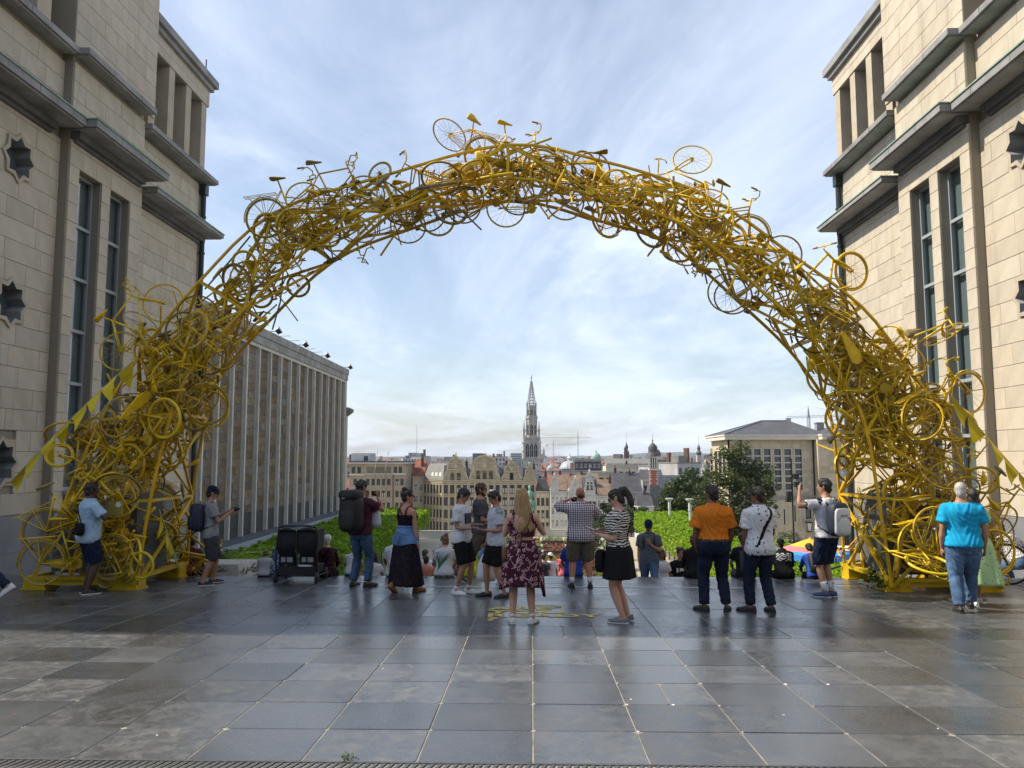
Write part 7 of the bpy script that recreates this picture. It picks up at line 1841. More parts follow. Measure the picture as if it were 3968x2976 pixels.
        if top.get('hood'): m.ball(T((0, -.07, 1.47)), (.11, .07, .06), 12, 7)
        o = m.build(top.get('name', 'shirt'), tm_, root, True, world=False); QUEUE.append((o, vox*.95, 2, None, top.get('wr', .0045)))
        if top.get('collar'):
            c = MB(); c.rings([tring(1.462, .016, 16), tring(1.49, .022, 16), tring(1.505, .018, 16), tring(1.50, .012, 16)], caps=False); c.build('collar', tm_, root, True, world=False)
        if top.get('sleeve_mat'):
            for sgn in (-1, 1):
                sh, el, wr, hd, pn = J[sgn]; c = MB(); c.tube([T((sgn*shx*.66, -.012, 1.415)), sh, sh.lerp(el, .3), sh.lerp(el, sv + .02)], [.072, .078, .072, .070], 14); QUEUE.append((c.build('sleeve', top['sleeve_mat'], root, True, world=False), vox, 2, None, .003))
    if bottom:
        kind = bottom['kind']; bm_ = bottom['mat']; m = MB(); n_ = bottom.get('name', kind)
        if kind in ('trousers', 'shorts'):
            torso_loft(m, .785, bottom.get('waist', .95), bottom.get('infl', .014))
            fr_ = 1.0 if kind == 'trousers' else bottom.get('len', .5)
            for sgn in (-1, 1):
                hp_, kn, an, fp, fy = LJ[sgn]; lw_ = 1 + (w - 1)*.8; g = bottom.get('loose', 1.0)
                if kind == 'trousers': pts = [hp_ + V((0, 0, .05)), hp_.lerp(kn, .3), hp_.lerp(kn, .7), kn, kn.lerp(an, .35), kn.lerp(an, .75), kn.lerp(an, .97)]; rr = [.103*lw_, .102*lw_*g, .084*lw_*g, .072*lw_*g, .070*lw_*g, .064*lw_*g, .066*g]
                elif fr_ <= 1: pts = [hp_ + V((0, 0, .05)), hp_.lerp(kn, .3), hp_.lerp(kn, min(fr_, 1)*.75), hp_.lerp(kn, fr_)]; rr = [.106*lw_, .108*lw_*g, .098*lw_*g, .092*lw_*g]
                else: pts = [hp_ + V((0, 0, .05)), hp_.lerp(kn, .3), hp_.lerp(kn, .75), kn, kn.lerp(an, fr_ - 1)]; rr = [.106*lw_, .108*lw_*g, .096*lw_*g, .088*lw_*g, .086*lw_*g]
                m.tube(pts, rr, 14)
            o = m.build(n_, bm_, root, True, world=False); QUEUE.append((o, vox*.95, 2, None, .005))
        else:                                    # skirt / dress: rings with folds
            z0, z1 = bottom['len'], bottom.get('waist', 1.06); fl = bottom.get('flare', .12); nf = bottom.get('folds', 9); ph = bottom.get('ph', 0); uneven = bottom.get('uneven', 0)
            rs = []; n2 = 60; K = 18
            for i in range(K + 1):
                f = i/K; z = z1 + (z0 - z1)*f; q = tors(max(z, .88)); row_ = []
                for j in range(n2):
                    t_ = 2*math.pi*j/n2; amp = .055*min(1, f*1.5)*bottom.get('amp', 1); k = 1 + amp*math.sin(nf*t_ + ph + 1.5*f) + amp*.5*math.sin((nf*2 + 3)*t_ + 2*ph)
                    e = 2/2.3; c, s2 = math.cos(t_), math.sin(t_); rad_x = (q[1] + .012 + fl*f)*k; rad_y = (q[2] + .014 + fl*f*.85)*k
                    zz3 = z - uneven*f**3*(abs(c)**6)*(.6 + .4*math.sin(3*t_ + 1))
                    sway = V((bottom.get('sway', (0, 0))[0]*f*f, bottom.get('sway', (0, 0))[1]*f*f, 0))
                    row_.append(T((math.copysign(abs(c)**e, c)*rad_x, q[3] + math.copysign(abs(s2)**e, s2)*rad_y, zz3)) + sway if not seat else T((c*rad_x, q[3] + s2*rad_y, zz3)))
                rs.append(row_)
            m.rings(rs, caps=True)
            m.build(n_, bm_, root, True, world=False)
        if bottom.get('belt'): c = MB(); c.rings([tring(.975, .038), tring(1.0, .038), tring(1.01, .03)]); c.build('belt', M('dark belt', (.02, .016, .012), .5), root, world=False)
    # --- head dressing
    hm = HA.get(hair[0]) if hair else None
    if hair:
        m = MB(); k = hair[1]; thin = .92 if k in ('buzz', 'bald') else 1.0
        if k != 'bald':
            m.ball(Hd((0, -.014, .030)), (.083*thin, .099*thin, .097*thin), 18, 12, HM); m.ball(Hd((0, -.040, -.030)), (.072*thin, .062*thin, .085), 14, 9, HM)
            if k in ('full', 'messy', 'bun', 'pony', 'long', 'child'):
                m.ball(Hd((0, .020, .075)), (.078, .075, .052), 14, 9, HM)
                for sgn in (-1, 1): m.ball(Hd((sgn*.062, .025, .045)), (.022, .045, .055), 10, 7, HM)
            if k == 'messy':
                rr_ = random.Random(int(abs(loc[0])*100)); 
                for q in range(16): a = rr_.uniform(0, 6.28); m.ball(Hd((.065*math.cos(a), -.01 + .075*math.sin(a), .06 + rr_.uniform(-.01, .05))), .032, 7, 5)
            if k == 'child':
                for q in range(14): a = q*.45; m.ball(Hd((.07*math.cos(a), -.02 + .08*math.sin(a), rng.uniform(-.06, .1))), .036, 7, 5)
            if k == 'bun': m.ball(Hd((0, -.055, .125)), (.052, .052, .045), 12, 8); m.ball(Hd((.02, -.075, .14)), .03, 8, 5)
            if k == 'pony':
                m.ball(Hd((0, -.10, .075)), .035, 9, 6); m.tube([Hd((0, -.10, .08)), Hd((.02, -.155, .06)), Hd((.03, -.165, -.04)), Hd((.02, -.15, -.15)), Hd((.01, -.14, -.21))], [.026, .045, .048, .036, .012], 10)
            if k == 'bob': m.tube([Hd((0, -.03, .0)), Hd((0, -.04, -.10)), Hd((0, -.045, -.17))], [.085, .092, .085], 14, flat=.85, side=(1, 0, 0))
        else:
            m.ball(Hd((0, -.05, -.045)), (.073, .055, .045), 14, 8, HM)
        o = m.build('hair', hm, root, True, world=False); QUEUE.append((o, .0125, 2, None, .006 if k != 'buzz' else .001))
        if k == 'long':
            m = MB(); n2 = 30; rs = []
            L = hair[2] if len(hair) > 2 else .40
            for i in range(15):
                f = i/14; z = .05 - L*f; row_ = []
                for j in range(n2):
                    t_ = 2*math.pi*j/n2; kx = (.086 + .035*math.sin(min(f*2.2, 1.57)) - .03*max(0, f - .75)); ky = (.075 - .035*f); wv = 1 + .05*math.sin(9*t_ + 3*f)*f + .10*f*math.sin(17*t_)
                    row_.append(hcen + V((kx*math.cos(t_)*wv + (hair[3] if len(hair) > 3 else 0)*f*f, -.035 - .065*f + ky*math.sin(t_)*wv, z - (.03*math.sin(5*t_) + .02*math.sin(11*t_))*max(0, f - .6)*2.2)))
                rs.append(row_)
            m.rings(rs); m.build('long_hair', hm, root, True, world=False)
    if beard: m = MB(); m.ball(Hd((0, .045, -.092)), (.054, .052, .040), 12, 8, HM); [m.ball(Hd((sg*.058, .02, -.06)), (.016, .032, .042), 8, 6, HM) for sg in (-1, 1)]; QUEUE.append((m.build('beard', HA[beard], root, True, world=False), .012, 1, None, .003))
    if cap:
        m = MB(); m.rings([[Hd((a*math.cos(2*math.pi*j/18), -.008 + q*math.sin(2*math.pi*j/18), z)) for j in range(18)] for z, a, q in ((.030, .088, .108), (.065, .088, .107), (.100, .076, .092), (.122, .052, .062), (.132, .015, .02))])
        yv = -1 if len(cap) > 1 and cap[1] == 'back' else 1
        m.rings([[Hd((x, yv*y - .008, .036 - .012*(y - .09)/.09 + dz)) for x, y in ((-.075, .07), (-.062, .135), (-.03, .168), (.03, .168), (.062, .135), (.075, .07))] for dz in (0, .008)])
        m.build('cap', cap[0], root, True, world=False)
    if glasses:
        m = MB()
        for sgn in (-1, 1): m.rings([[Hd((sgn*.034 + .026*math.cos(a), .098 + dy, .012 + .020*math.sin(a))) for a in [2*math.pi*j/10 for j in range(10)]] for dy in (0, .008)]); m.tube([Hd((sgn*.058, .098, .016)), Hd((sgn*.074, .06, .016)), Hd((sgn*.079, -.01, .012))], .004, 4)
        m.tube([Hd((-.01, .105, .016)), Hd((.01, .105, .016))], .004, 4); m.build('sunglasses', lens_m, root, world=False)
    if face:
        m = MB()
        for sgn in (-1, 1): m.ball(Hd((sgn*.032, .091, .008)), (.013, .008, .007), 8, 5)
        m.build('eyes', eye_m, root, world=False); m = MB()
        for sgn in (-1, 1): m.tube([Hd((sgn*.015, .099, .028)), Hd((sgn*.035, .098, .033)), Hd((sgn*.053, .086, .026))], .005, 5)
        m.build('eyebrows', brow_m, root, world=False); m = MB(); m.tube([Hd((-.022, .092, -.062)), Hd((0, .099, -.060)), Hd((.022, .092, -.062))], [.003, .006, .003], 6); m.build('mouth', lip_m, root, world=False)
    root_T[root.name] = dict(T=T, tring=tring, tors=tors, J=J, LJ=LJ, Hd=Hd, hcen=hcen, s=s, loc=V(loc), yaw=RAD(yaw))
    return root
root_T = {}
def patch(root, name, mat, a0, a1, z0, z1, off=.03, shape=None, nx=10, nz=10):
    """a print that follows the cloth: angles in degrees (90 = chest, 270 = back)"""
    d = root_T[root.name]; m = MB(); g = []
    for i in range(nz + 1):
        z = z0 + (z1 - z0)*i/nz; q = d['tors'](z); row_ = []
        for j in range(nx + 1):
            t_ = RAD(a0 + (a1 - a0)*j/nx); c, s2 = math.cos(t_), math.sin(t_); e = 2/2.35
            row_.append(d['T']((math.copysign(abs(c)**e, c)*(q[1] + off), q[3] + math.copysign(abs(s2)**e, s2)*(q[2] + off), z)))
        g.append(row_)
    n = nx + 1
    fs = [(i*n + j, i*n + j + 1, (i+1)*n + j + 1, (i+1)*n + j) for i in range(nz) for j in range(nx) if shape is None or shape((j + .5)/nx, (i + .5)/nz)]
    m.add([p for q in g for p in q], fs); return m.build(name, mat, root, False, world=False)
def carried(root, name, label, cat, parts):
    """a carried thing, built in the bearer's own measure and standing at the bearer's place"""
    d = root_T[root.name]; t = thing(name, d['loc'], label, cat, None, d['yaw'], d['s'])
    for nm, mb, mat, sm in parts: 
        o = mb.build(nm, mat, t, sm, world=False)
        if sm == 'q': QUEUE.append((o, .014, 2, None, .003))
    return t
def rbox(mb, c, hx, hy, hz, e=4.0, M3=None, taper=0.0):
    """a rounded box"""
    rs = []; n = 20
    for f in (-1, -.93, -.75, -.4, 0, .4, .75, .93, 1):
        k = (1 - abs(f)**e)**(1/e) if abs(f) < 1 else .35; k = max(k, .35)*(1 - taper*(f + 1)/2); row_ = []
        for j in range(n):
            t_ = 2*math.pi*j/n; cc, ss = math.cos(t_), math.sin(t_); q = 2/e
            p = V((math.copysign(abs(cc)**q, cc)*hx*k, math.copysign(abs(ss)**q, ss)*hy*k, f*hz)); row_.append(V(c) + (M3 @ p if M3 else p))
        rs.append(row_)
    mb.rings(rs)
def backpack(root, label, mat, size=(.15, .095, .24), zc=1.20, mat2=None, straps=True, name='backpack', lid=False, offx=0, strap_mat=None):
    d = root_T[root.name]; T = d['T']; q = d['tors'](1.25); yb = q[3] - q[2] - .02 - size[1]
    B = MB(); c = V((offx, yb, zc)); 
    rbox(B, c, size[0], size[1], size[2]); 
    P2 = MB(); rbox(P2, c + V((0, -size[1]*.86, -size[2]*.35)), size[0]*.78, size[1]*.42, size[2]*.5)
    if lid: rbox(B, c + V((0, -.015, size[2]*.86)), size[0]*.96, size[1]*1.15, .085); 
    for mb in (B, P2): mb.v = [tuple(T(p)) for p in mb.v]
    S = MB(); sm = strap_mat or mat
    if straps:
        for sgn in (-1, 1):
            x = sgn*.105*d['tors'](1.3)[1]/.178; pts = []
            for (y, z) in ((yb + size[1]*.7, zc + size[2]*.75), (q[3] - q[2]*.75, 1.432), (q[3] - .01, 1.475), (q[3] + q[2]*.75, 1.415), (q[3] + q[2] + .026, 1.30), (q[3] + q[2]*.9, 1.14)): pts.append(T((x, y, z)))
            pts += [T((sgn*(d['tors'](1.1)[1] + .02), q[3], 1.05)), T((sgn*size[0]*.8, yb + size[1]*.6, zc - size[2]*.8))]
            S.tube(pts, .024, 6, flat=.3, side=(1, 0, 0))
    H_ = MB(); H_.tube([T(c + V((-.03, size[1]*.5, size[2]*.96))), T(c + V((-.02, size[1]*.5, size[2]*1.12))), T(c + V((.02, size[1]*.5, size[2]*1.12))), T(c + V((.03, size[1]*.5, size[2]*.96)))], .008, 5)
    parts = [('pack', B, mat, True), ('front_pocket', P2, mat2 or mat, True), ('top_handle', H_, sm, True)]
    if straps: parts.append(('shoulder_strap', S, sm, True))
    return carried(root, name, label, 'backpack', parts), c, yb - size[1]
def crossbody(root, name, label, mat, c, size, strap_side, strap_mat=None, r_=.016, cat='bag', yoff=.028):
    """strap_side +1: over the right shoulder"""
    d = root_T[root.name]; T = d['T']; B = MB(); rbox(B, c, *size); B.v = [tuple(T(p)) for p in B.v]; S = MB(); pts = []
    s0 = strap_side
    for k in range(25):
        f = k/24; ang = 2*math.pi*f; z = 1.19 + .27*math.cos(ang); q = d['tors'](z)
        x = s0*(.02 + (q[1]*.72)*math.cos(ang)); 
        ysgn = 1 if f < .5 else -1; yy = math.sqrt(max(0, 1 - min(1, abs(x)/(q[1] + yoff))**2.3)); y = q[3] + ysgn*(q[2] + yoff)*max(yy, .0 if abs(math.cos(ang)) > .97 else .0)
        pts.append(T((x, y, z)))
    S.tube(pts, r_, 6, closed=True, flat=.35, side=(0, 1, 0)); P2 = MB(); rbox(P2, V(c) + V((0, -size[1]*.8, -size[2]*.2)), size[0]*.7, size[1]*.4, size[2]*.5); P2.v = [tuple(T(p)) for p in P2.v]
    return carried(root, name, label, cat, [('pouch', B, mat, True), ('front_pocket', P2, mat, True), ('strap', S, strap_mat or mat, True)])
def in_hand(root, side, name, label, cat, dims, mat, off=(0, 0, 0), rot=(0, 0, 0), extra=None):
    d = root_T[root.name]; sh, el, wr, hd, pn = d['J'][side]; B = MB(); c = wr + hd*.10 + pn*.02 + V(off)
    rm = Euler([RAD(a) for a in rot]).to_matrix(); rbox(B, (0, 0, 0), dims[0]/2, dims[1]/2, dims[2]/2, 6); B.v = [tuple(c + rm @ V(p)) for p in B.v]
    parts = [('case', B, mat, True)]
    if extra:
        E2 = MB(); E2.lathe([(extra[0], 0), (extra[0], extra[1])], 14); E2.v = [tuple(c + rm @ (Euler((RAD(-90), 0, 0)).to_matrix() @ V(p) + V((0, dims[1]/2, 0)))) for p in E2.v]; parts.append(('lens', E2, black_paint, True))
    return carried(root, name, label, cat, parts)
# ------------------------------------------------------------------ the people on the plaza
def at(x, y): return (x, y, gz(y))
STAND = {'L': ((-.11, .03, .085), (0, 1, 0)), 'R': ((.11, -.03, .085), (0, 1, 0))}
p = person(at(-6.98, 12.41), -38, 1.73, 'man in a pale blue polo and navy shorts phoning before the left arch leg', skin='dark', w=1.10, belly=.03, arms={'R': ((.55, .40, -.72), (-.55, .22, .88), (-.35, .2, .9), (-1, 0, 0)), 'L': ((.12, .1, -1), (.0, .45, -.8))},
           top=dict(mat=CL['ltblue'], hem=.80, sleeve=.72, collar=True, flare=.012), bottom=dict(kind='shorts', mat=CL['navy'], len=.97), shoes=(shoe_b, sole_w, False), hair=('black', 'full'), head=(6, -14), legs=STAND)
crossbody(p, 'sling_bag', 'black sling bag on the back of the man in the pale blue polo', CL['black'], (.10, -.185, 1.03), (.10, .05, .10), -1)
in_hand(p, 1, 'phone', 'white phone held to the ear of the man in the pale blue polo', 'phone', (.075, .012, .15), M('white phone', (.7, .7, .72), .3), (-.01, .0, .0), (10, 12, -35))
p = person(at(-5.52, 13.57), -58, 1.67, 'man in a dark cap and grey tee with a navy backpack, before the colonnade', skin='tan', w=1.04, arms={'R': ((.18, .35, -.9), (-.25, .80, .62), (-.2, .9, .4), (-1, .2, 0)), 'L': ((.18, .35, -.9), (-.35, .80, .55), (-.3, .9, .3), (-1, 0, 0))},
           top=dict(mat=CL['greytee'], hem=.82, sleeve=.62), bottom=dict(kind='shorts', mat=CL['charcoal'], len=1.08, loose=1.08), shoes=(shoe_b, sole_w, False), hair=('black', 'full'), cap=(CL['navy'],), head=(22, -6), legs={'L': ((-.13, .10, .085), (0, 1, 0)), 'R': ((.12, -.12, .085), (0, 1, 0))}, face=True)
backpack(p, 'navy backpack on the man in the dark cap', M('navy nylon', (.018, .026, .05), .6), (.16, .11, .25), 1.20)
in_hand(p, 1, 'camera', 'small dark camera held up by the man in the dark cap', 'camera', (.11, .05, .08), black_paint, (0, .03, .03), (0, 0, 0), (.025, .04))
p = person(at(-2.88, 13.36), -22, 1.77, 'tall man with a huge black backpack photographing, in maroon tee and jeans', skin='tan', w=1.02, arms={'R': ((.42, .70, -.42), (-.62, .25, .85), (-.5, .4, .75), (-.6, -.6, 0)), 'L': ((.35, .75, -.42), (-.55, .25, .85), (-.4, .4, .75), (-.6, -.6, 0))},
           top=dict(mat=CL['maroon'], hem=.86, sleeve=.6), bottom=dict(kind='trousers', mat=CL['midjeans'], loose=1.04), shoes=(shoe_b, sole_k, False), hair=('black', 'full'), head=(4, -14), legs={'L': ((-.13, 0, .085), (0, 1, 0)), 'R': ((.13, .04, .085), (0, 1, 0))}, foot_yaw=(6, -22))
nyl = M('black trekking nylon', (.014, .015, .018), .6)
pk, c_, yb_ = backpack(p, 'huge black trekking backpack on the tall photographer', nyl, (.19, .14, .33), 1.24, lid=True)
d_ = root_T[p.name]; m = MB(); q = c_
for (x, z, w_, h_) in ((-.05, .27, .03, .05), (-.05, .235, .055, .012), (-.01, -.24, .07, .012)): m.box((q.x + x - w_/2, q.y - .168, q.z + z - h_/2), (q.x + x + w_/2, q.y - .160, q.z + z + h_/2))
m.v = [tuple(d_['T'](v_)) for v_ in m.v]; m.build('pack_print', M('white pack print', (.6, .6, .6), .6), pk, world=False)
in_hand(p, 1, 'camera', 'black camera at the eye of the tall photographer with the huge backpack', 'camera', (.13, .06, .09), black_paint, (-.05, .05, .0), (0, 0, -10), (.03, .06))
wb = M('white plastic bag', (.62, .62, .66), .5)
m = MB(); T_ = d_['T']; m.rings([[T_((.20 + a*math.cos(t), .14 + b*math.sin(t), z)) for t in [2*math.pi*j/14 for j in range(14)]] for z, a, b in ((.98, .10, .05), (1.05, .11, .05), (1.2, .09, .04), (1.33, .05, .02), (1.40, .015, .01))]); carried(p, 'carrier_bag', 'white carrier bag hanging from the arm of the tall photographer', 'bag', [('bag', m, wb, True)])
# woman in the long dress
p = person(at(-2.0, 12.72), -34, 1.62, 'woman with a hair bun in a long dark dress, denim jacket tied round her waist', skin='red', w=1.06, fem=True, arms={'R': ((.16, .02, -1), (.10, .10, -1)), 'L': ((.16, .10, -1), (.0, .35, -.9))}, head=(2, -34), glasses=True,
           bottom=dict(kind='skirt', name='long_skirt', mat=CL['darkfloral'], len=.13, waist=1.08, flare=.12, folds=7, sway=(0, .02)), shoes=(sandal, sandal, False), hair=('black', 'bun'), legs={'L': ((-.10, -.22, .15), (0, 1, 0), -38, 5), 'R': ((.10, .16, .085), (0, 1, 0))}, face=True)
patch(p, 'bodice', CL['darkfloral'], -180, 180, 1.06, 1.325, .016, lambda a, z: True, 32, 8)
d_ = root_T[p.name]
m = MB()
for x in (-.085, .085):
    pts = []
    for (z, fr_) in ((1.32, -1), (1.40, -1), (1.455, -.7), (1.475, 0), (1.45, .7), (1.38, 1), (1.32, 1)): q = d_['tors'](z); pts.append(d_['T']((x*(1 if z < 1.45 else 1.02), q[3] + fr_*(q[2] + .010), z + .004)))
    m.tube(pts, .016, 6, flat=.3, side=(1, 0, 0))
q = d_['tors'](1.4); m.tube([d_['T']((.02, d_['tors'](1.33)[3] - d_['tors'](1.33)[2] - .016, 1.32)), d_['T']((-.04, q[3] - q[2] - .012, 1.40)), d_['T']((-.085, d_['tors'](1.45)[3] - .07, 1.452))], .012, 6, flat=.4, side=(1, 0, 0))
m.build('strap', M('dark strap', (.05, .02, .03), .7), p, True, world=False)
m = MB(); rs = []
for z, f in ((1.12, .02), (1.08, .04), (1.02, .045), (.95, .055), (.88, .07), (.83, .075)): 
    qq = d_['tors'](max(z, .86)); row_ = []
    for j in range(40):
        t_ = math.pi + math.pi*1.02*j/39 - .02; k = 1 + .04*math.sin(11*t_ + z*20); row_.append(d_['T'](((qq[1] + f)*math.cos(t_)*k, qq[3] + (qq[2] + f)*math.sin(t_)*k, z - .02*math.sin(3*t_)*(z < .9))))
    rs.append(row_)
n2 = 40
m.add([v_ for r_ in rs for v_ in r_], [(i*n2+j, i*n2+j+1, (i+1)*n2+j+1, (i+1)*n2+j) for i in range(len(rs)-1) for j in range(n2-1)])
m.tube([rs[0][j] for j in range(40)], .022, 6); m.tube([rs[2][j] + V((0, 0, .02*math.sin(j*.16))) for j in range(6, 34)], .014, 5); m.tube([r_[20] + V((0, -.008, 0)) for r_ in rs[2:]], .008, 5)
for sgn, jj in ((-1, 0), (1, 39)): m.tube([rs[0][jj], rs[0][jj] + V((0, .05, -.05)), rs[0][jj] + V((sgn*.02, .07, -.25))], [.03, .035, .03], 7)
m.build('denim_jacket', CL['denim'], p, True, world=False)
# the two young men with the phone
p = person(at(-1.10, 12.59), -112, 1.66, 'young man in a white printed tee and black shorts looking down at a phone', skin='tan', w=.98, arms={'R': ((.06, .02, -1), (-.10, .95, -.02), (-.1, 1, .1), (0, .3, 1)), 'L': ((.08, .12, -1), (-.25, .85, .10), (-.2, 1, .1), (0, .3, 1))}, head=(34, 4), face=True,
           top=dict(mat=CL['white'], hem=.84, sleeve=.66, flare=.012), bottom=dict(kind='shorts', mat=CL['black'], len=.94, loose=1.06), shoes=(shoe_w, sole_w, False), socks=(CL['white'], .14), hair=('black', 'full'), legs={'L': ((-.10, .08, .085), (0, 1, 0)), 'R': ((.10, -.05, .085), (0, 1, 0))})
patch(p, 'chest_print', M('dark tee print', (.035, .035, .05), .8), 52, 118, 1.16, 1.33, .030, None); patch(p, 'print_figure', M('tee print blue', (.10, .14, .32), .8), 62, 92, 1.24, 1.315, .033, lambda a, z: (int(a*9) % 2 == 0) or z > .8); patch(p, 'print_photo', M('tee print brown', (.20, .13, .10), .8), 58, 84, 1.175, 1.235, .033, lambda a, z: a > z*.5)
in_hand(p, 1, 'phone', 'black phone shared between the two young men', 'phone', (.075, .15, .012), black_paint, (.0, .03, .03), (0, 0, 0))
p = person(at(-.90, 14.1), -88, 1.72, 'bearded man with sunglasses in dark grey tee and khaki shorts walking right', skin='red', w=1.08, arms={'R': ((.10, .18, -1), (-.30, .85, .15)), 'L': ((.10, .25, -1), (-.35, .85, .10))}, head=(0, 0), glasses=True, beard='brown', face=True,
           top=dict(mat=CL['dkgrey'], hem=.86, sleeve=.7), bottom=dict(kind='shorts', mat=CL['brownsh'], len=1.02), shoes=(shoe_b, sole_w, False), socks=(CL['white'], .10), hair=('brown', 'full'), legs={'L': ((-.09, .36, .10), (0, 1, 0), 12, 0), 'R': ((.09, -.36, .14), (0, 1, 0), -30, 0)})
p = person(at(-.55, 12.25), 108, 1.62, 'young man in a pale grey tee with darker sleeves and black shorts, facing left', skin='tan', w=1.0, arms={'L': ((.10, -.05, -1), (-.18, .95, .05), (-.1, 1, .05), (-.3, 0, .9)), 'R': ((.08, .18, -1), (.0, .30, -.95))}, head=(30, 6), face=True,
           top=dict(mat=CL['ltgrey'], hem=.84, sleeve=.66, sleeve_mat=CL['greyslv'], flare=.014), bottom=dict(kind='shorts', mat=CL['black'], len=.90, loose=1.05), shoes=(shoe_b, sole_k, False), hair=('black', 'full'), legs={'L': ((-.11, -.12, .085), (0, 1, 0)), 'R': ((.10, .12, .085), (0, 1, 0))}, foot_yaw=(14, -6))
d_ = root_T[p.name]; sh, el, wr, hd, pn = d_['J'][1]; m = MB(); m.rings([[wr + V((a*math.cos(t), b*math.sin(t), z)) for t in [2*math.pi*j/14 for j in range(14)]] for z, a, b in ((-.62, .10, .16), (-.5, .11, .17), (-.3, .09, .13), (-.15, .05, .06), (-.06, .015, .02))]); B2 = MB(); B2.tube([wr + V((0, .02, -.08)), wr + V((.02, .07, -.16)), wr + V((.03, .12, -.26))], [.03, .045, .035], 8)
carried(p, 'carrier_bag', 'white carrier bag held low by the young man in the pale grey tee', 'bag', [('bag', m, wb, True), ('blue_print', B2, M('blue bag print', (.12, .25, .5), .5), True)])
# blonde woman in the floral dress
p = person(at(-.12, 10.02), 3, 1.66, 'woman with long blonde hair in an open backed maroon floral dress, white shoes', skin='fair', w=1.08, fem=True, arms={'R': ((.50, .30, -.85), (-.40, .80, .45), (-.3, .8, .5), (-1, 0, 0)), 'L': ((.25, .35, -.9), (-.35, .80, .55), (-.3, .8, .5), (-1, 0, 0))}, head=(8, 0),
           bottom=dict(kind='skirt', name='dress_skirt', mat=CL['floral'], len=.50, waist=1.085, flare=.085, folds=8, uneven=.17, ph=1.0), shoes=(shoe_w, sole_w, False), socks=(CL['white'], .09), hair=('blond', 'long', .46, .05), legs={'L': ((-.125, 0, .085), (0, 1, 0)), 'R': ((.13, 0, .085), (0, 1, 0))}, foot_yaw=(4, -24))
patch(p, 'bodice', CL['floral'], -90, 270, 1.13, 1.36, .016, lambda a, z: (min(a, 1 - a) > .03 + .17*max(0, z - .16)) and (z < .86 or .3 < a < .7), 48, 16)
d_ = root_T[p.name]; m = MB()
for s_ in (-1, 1):
    pts = []
    for (z, fr_, x) in ((1.24, -.62, .155), (1.33, -.78, .135), (1.42, -.80, .115), (1.470, -.2, .105), (1.455, .5, .105), (1.38, .9, .105), (1.34, 1, .1)): q = d_['tors'](z); pts.append(d_['T']((s_*x, q[3] + fr_*(q[2] + .014), z + .004)))
    m.tube(pts, .020, 6, flat=.3, side=(1, 0, 0))
q = d_['tors'](1.16); m.ball(d_['T']((0, q[3] - q[2] - .022, 1.165)), (.05, .02, .03), 8, 6); m.tube([d_['T']((-.05, q[3] - q[2] - .02, 1.17)), d_['T']((-.10, q[3] - q[2] - .018, 1.10))], [.02, .012], 6); m.build('strap', CL['floral'], p, True, world=False)
crossbody(p, 'shoulder_bag', 'brown leather shoulder bag at the left hip of the blonde woman', M('brown leather', (.14, .06, .025), .5), (-.235, -.01, .90), (.035, .10, .10), 1, r_=.010)
# bald man in the checked shirt
p = person(at(.82, 13.35), 4, 1.66, 'bald man in a checked shirt and khaki shorts holding a camera to his eye', skin='red', w=1.22, belly=.03, arms={'L': ((.72, .45, .10), (-.92, .22, .40), (-.9, .2, .3), (0, -.3, -1)), 'R': ((.50, .55, -.55), (-.55, .45, .85), (-.5, .4, .6), (0, -.3, -1))}, head=(2, 4),
           top=dict(mat=CL['check'], hem=.80, sleeve=.8, flare=.014, collar=True), bottom=dict(kind='shorts', mat=CL['khaki'], len=1.0, loose=1.08), shoes=(shoe_b, sole_k, True), socks=(CL['white'], .24), hair=('brown', 'bald'), legs={'L': ((-.16, 0, .085), (0, 1, 0)), 'R': ((.16, 0, .085), (0, 1, 0))})
in_hand(p, -1, 'camera', 'dark camera raised by the bald man in the checked shirt', 'camera', (.13, .06, .09), black_paint, (.06, .05, .0), (0, 0, 0), (.03, .05))
# woman with the ponytail
p = person(at(1.10, 10.18), 66, 1.66, 'woman with a dark ponytail in a zebra striped top and black skirt, on her phone', skin='fair', w=1.12, fem=True, arms={'L': ((.10, -.02, -1), (-.18, .90, .18), (-.1, 1, .25), (-.2, .2, 1)), 'R': ((.12, .05, -1), (-.40, .85, .16))}, head=(26, 6), glasses=True, face=True,
           top=dict(mat=CL['zebra'], hem=.98, sleeve=.74, flare=.004), bottom=dict(kind='skirt', name='skirt', mat=CL['black'], len=.58, waist=1.10, flare=.075, folds=9, amp=.7), shoes=(shoe_g, sole_w, False), hair=('black', 'pony'), legs={'L': ((-.09, -.08, .085), (0, 1, 0)), 'R': ((.07, -.10, .09), (0, 1, 0), -4, -6)}, foot_yaw=(8, -4))
crossbody(p, 'shoulder_bag', 'black shoulder bag hanging in front of the woman in the zebra top', CL['black'], (-.12, .21, .80), (.10, .06, .15), 1, r_=.012)
in_hand(p, -1, 'phone', 'dark phone held by the woman in the zebra top', 'phone', (.075, .15, .012), M('grey phone', (.10, .10, .11), .3), (0, .02, .03), (20, 0, 0))
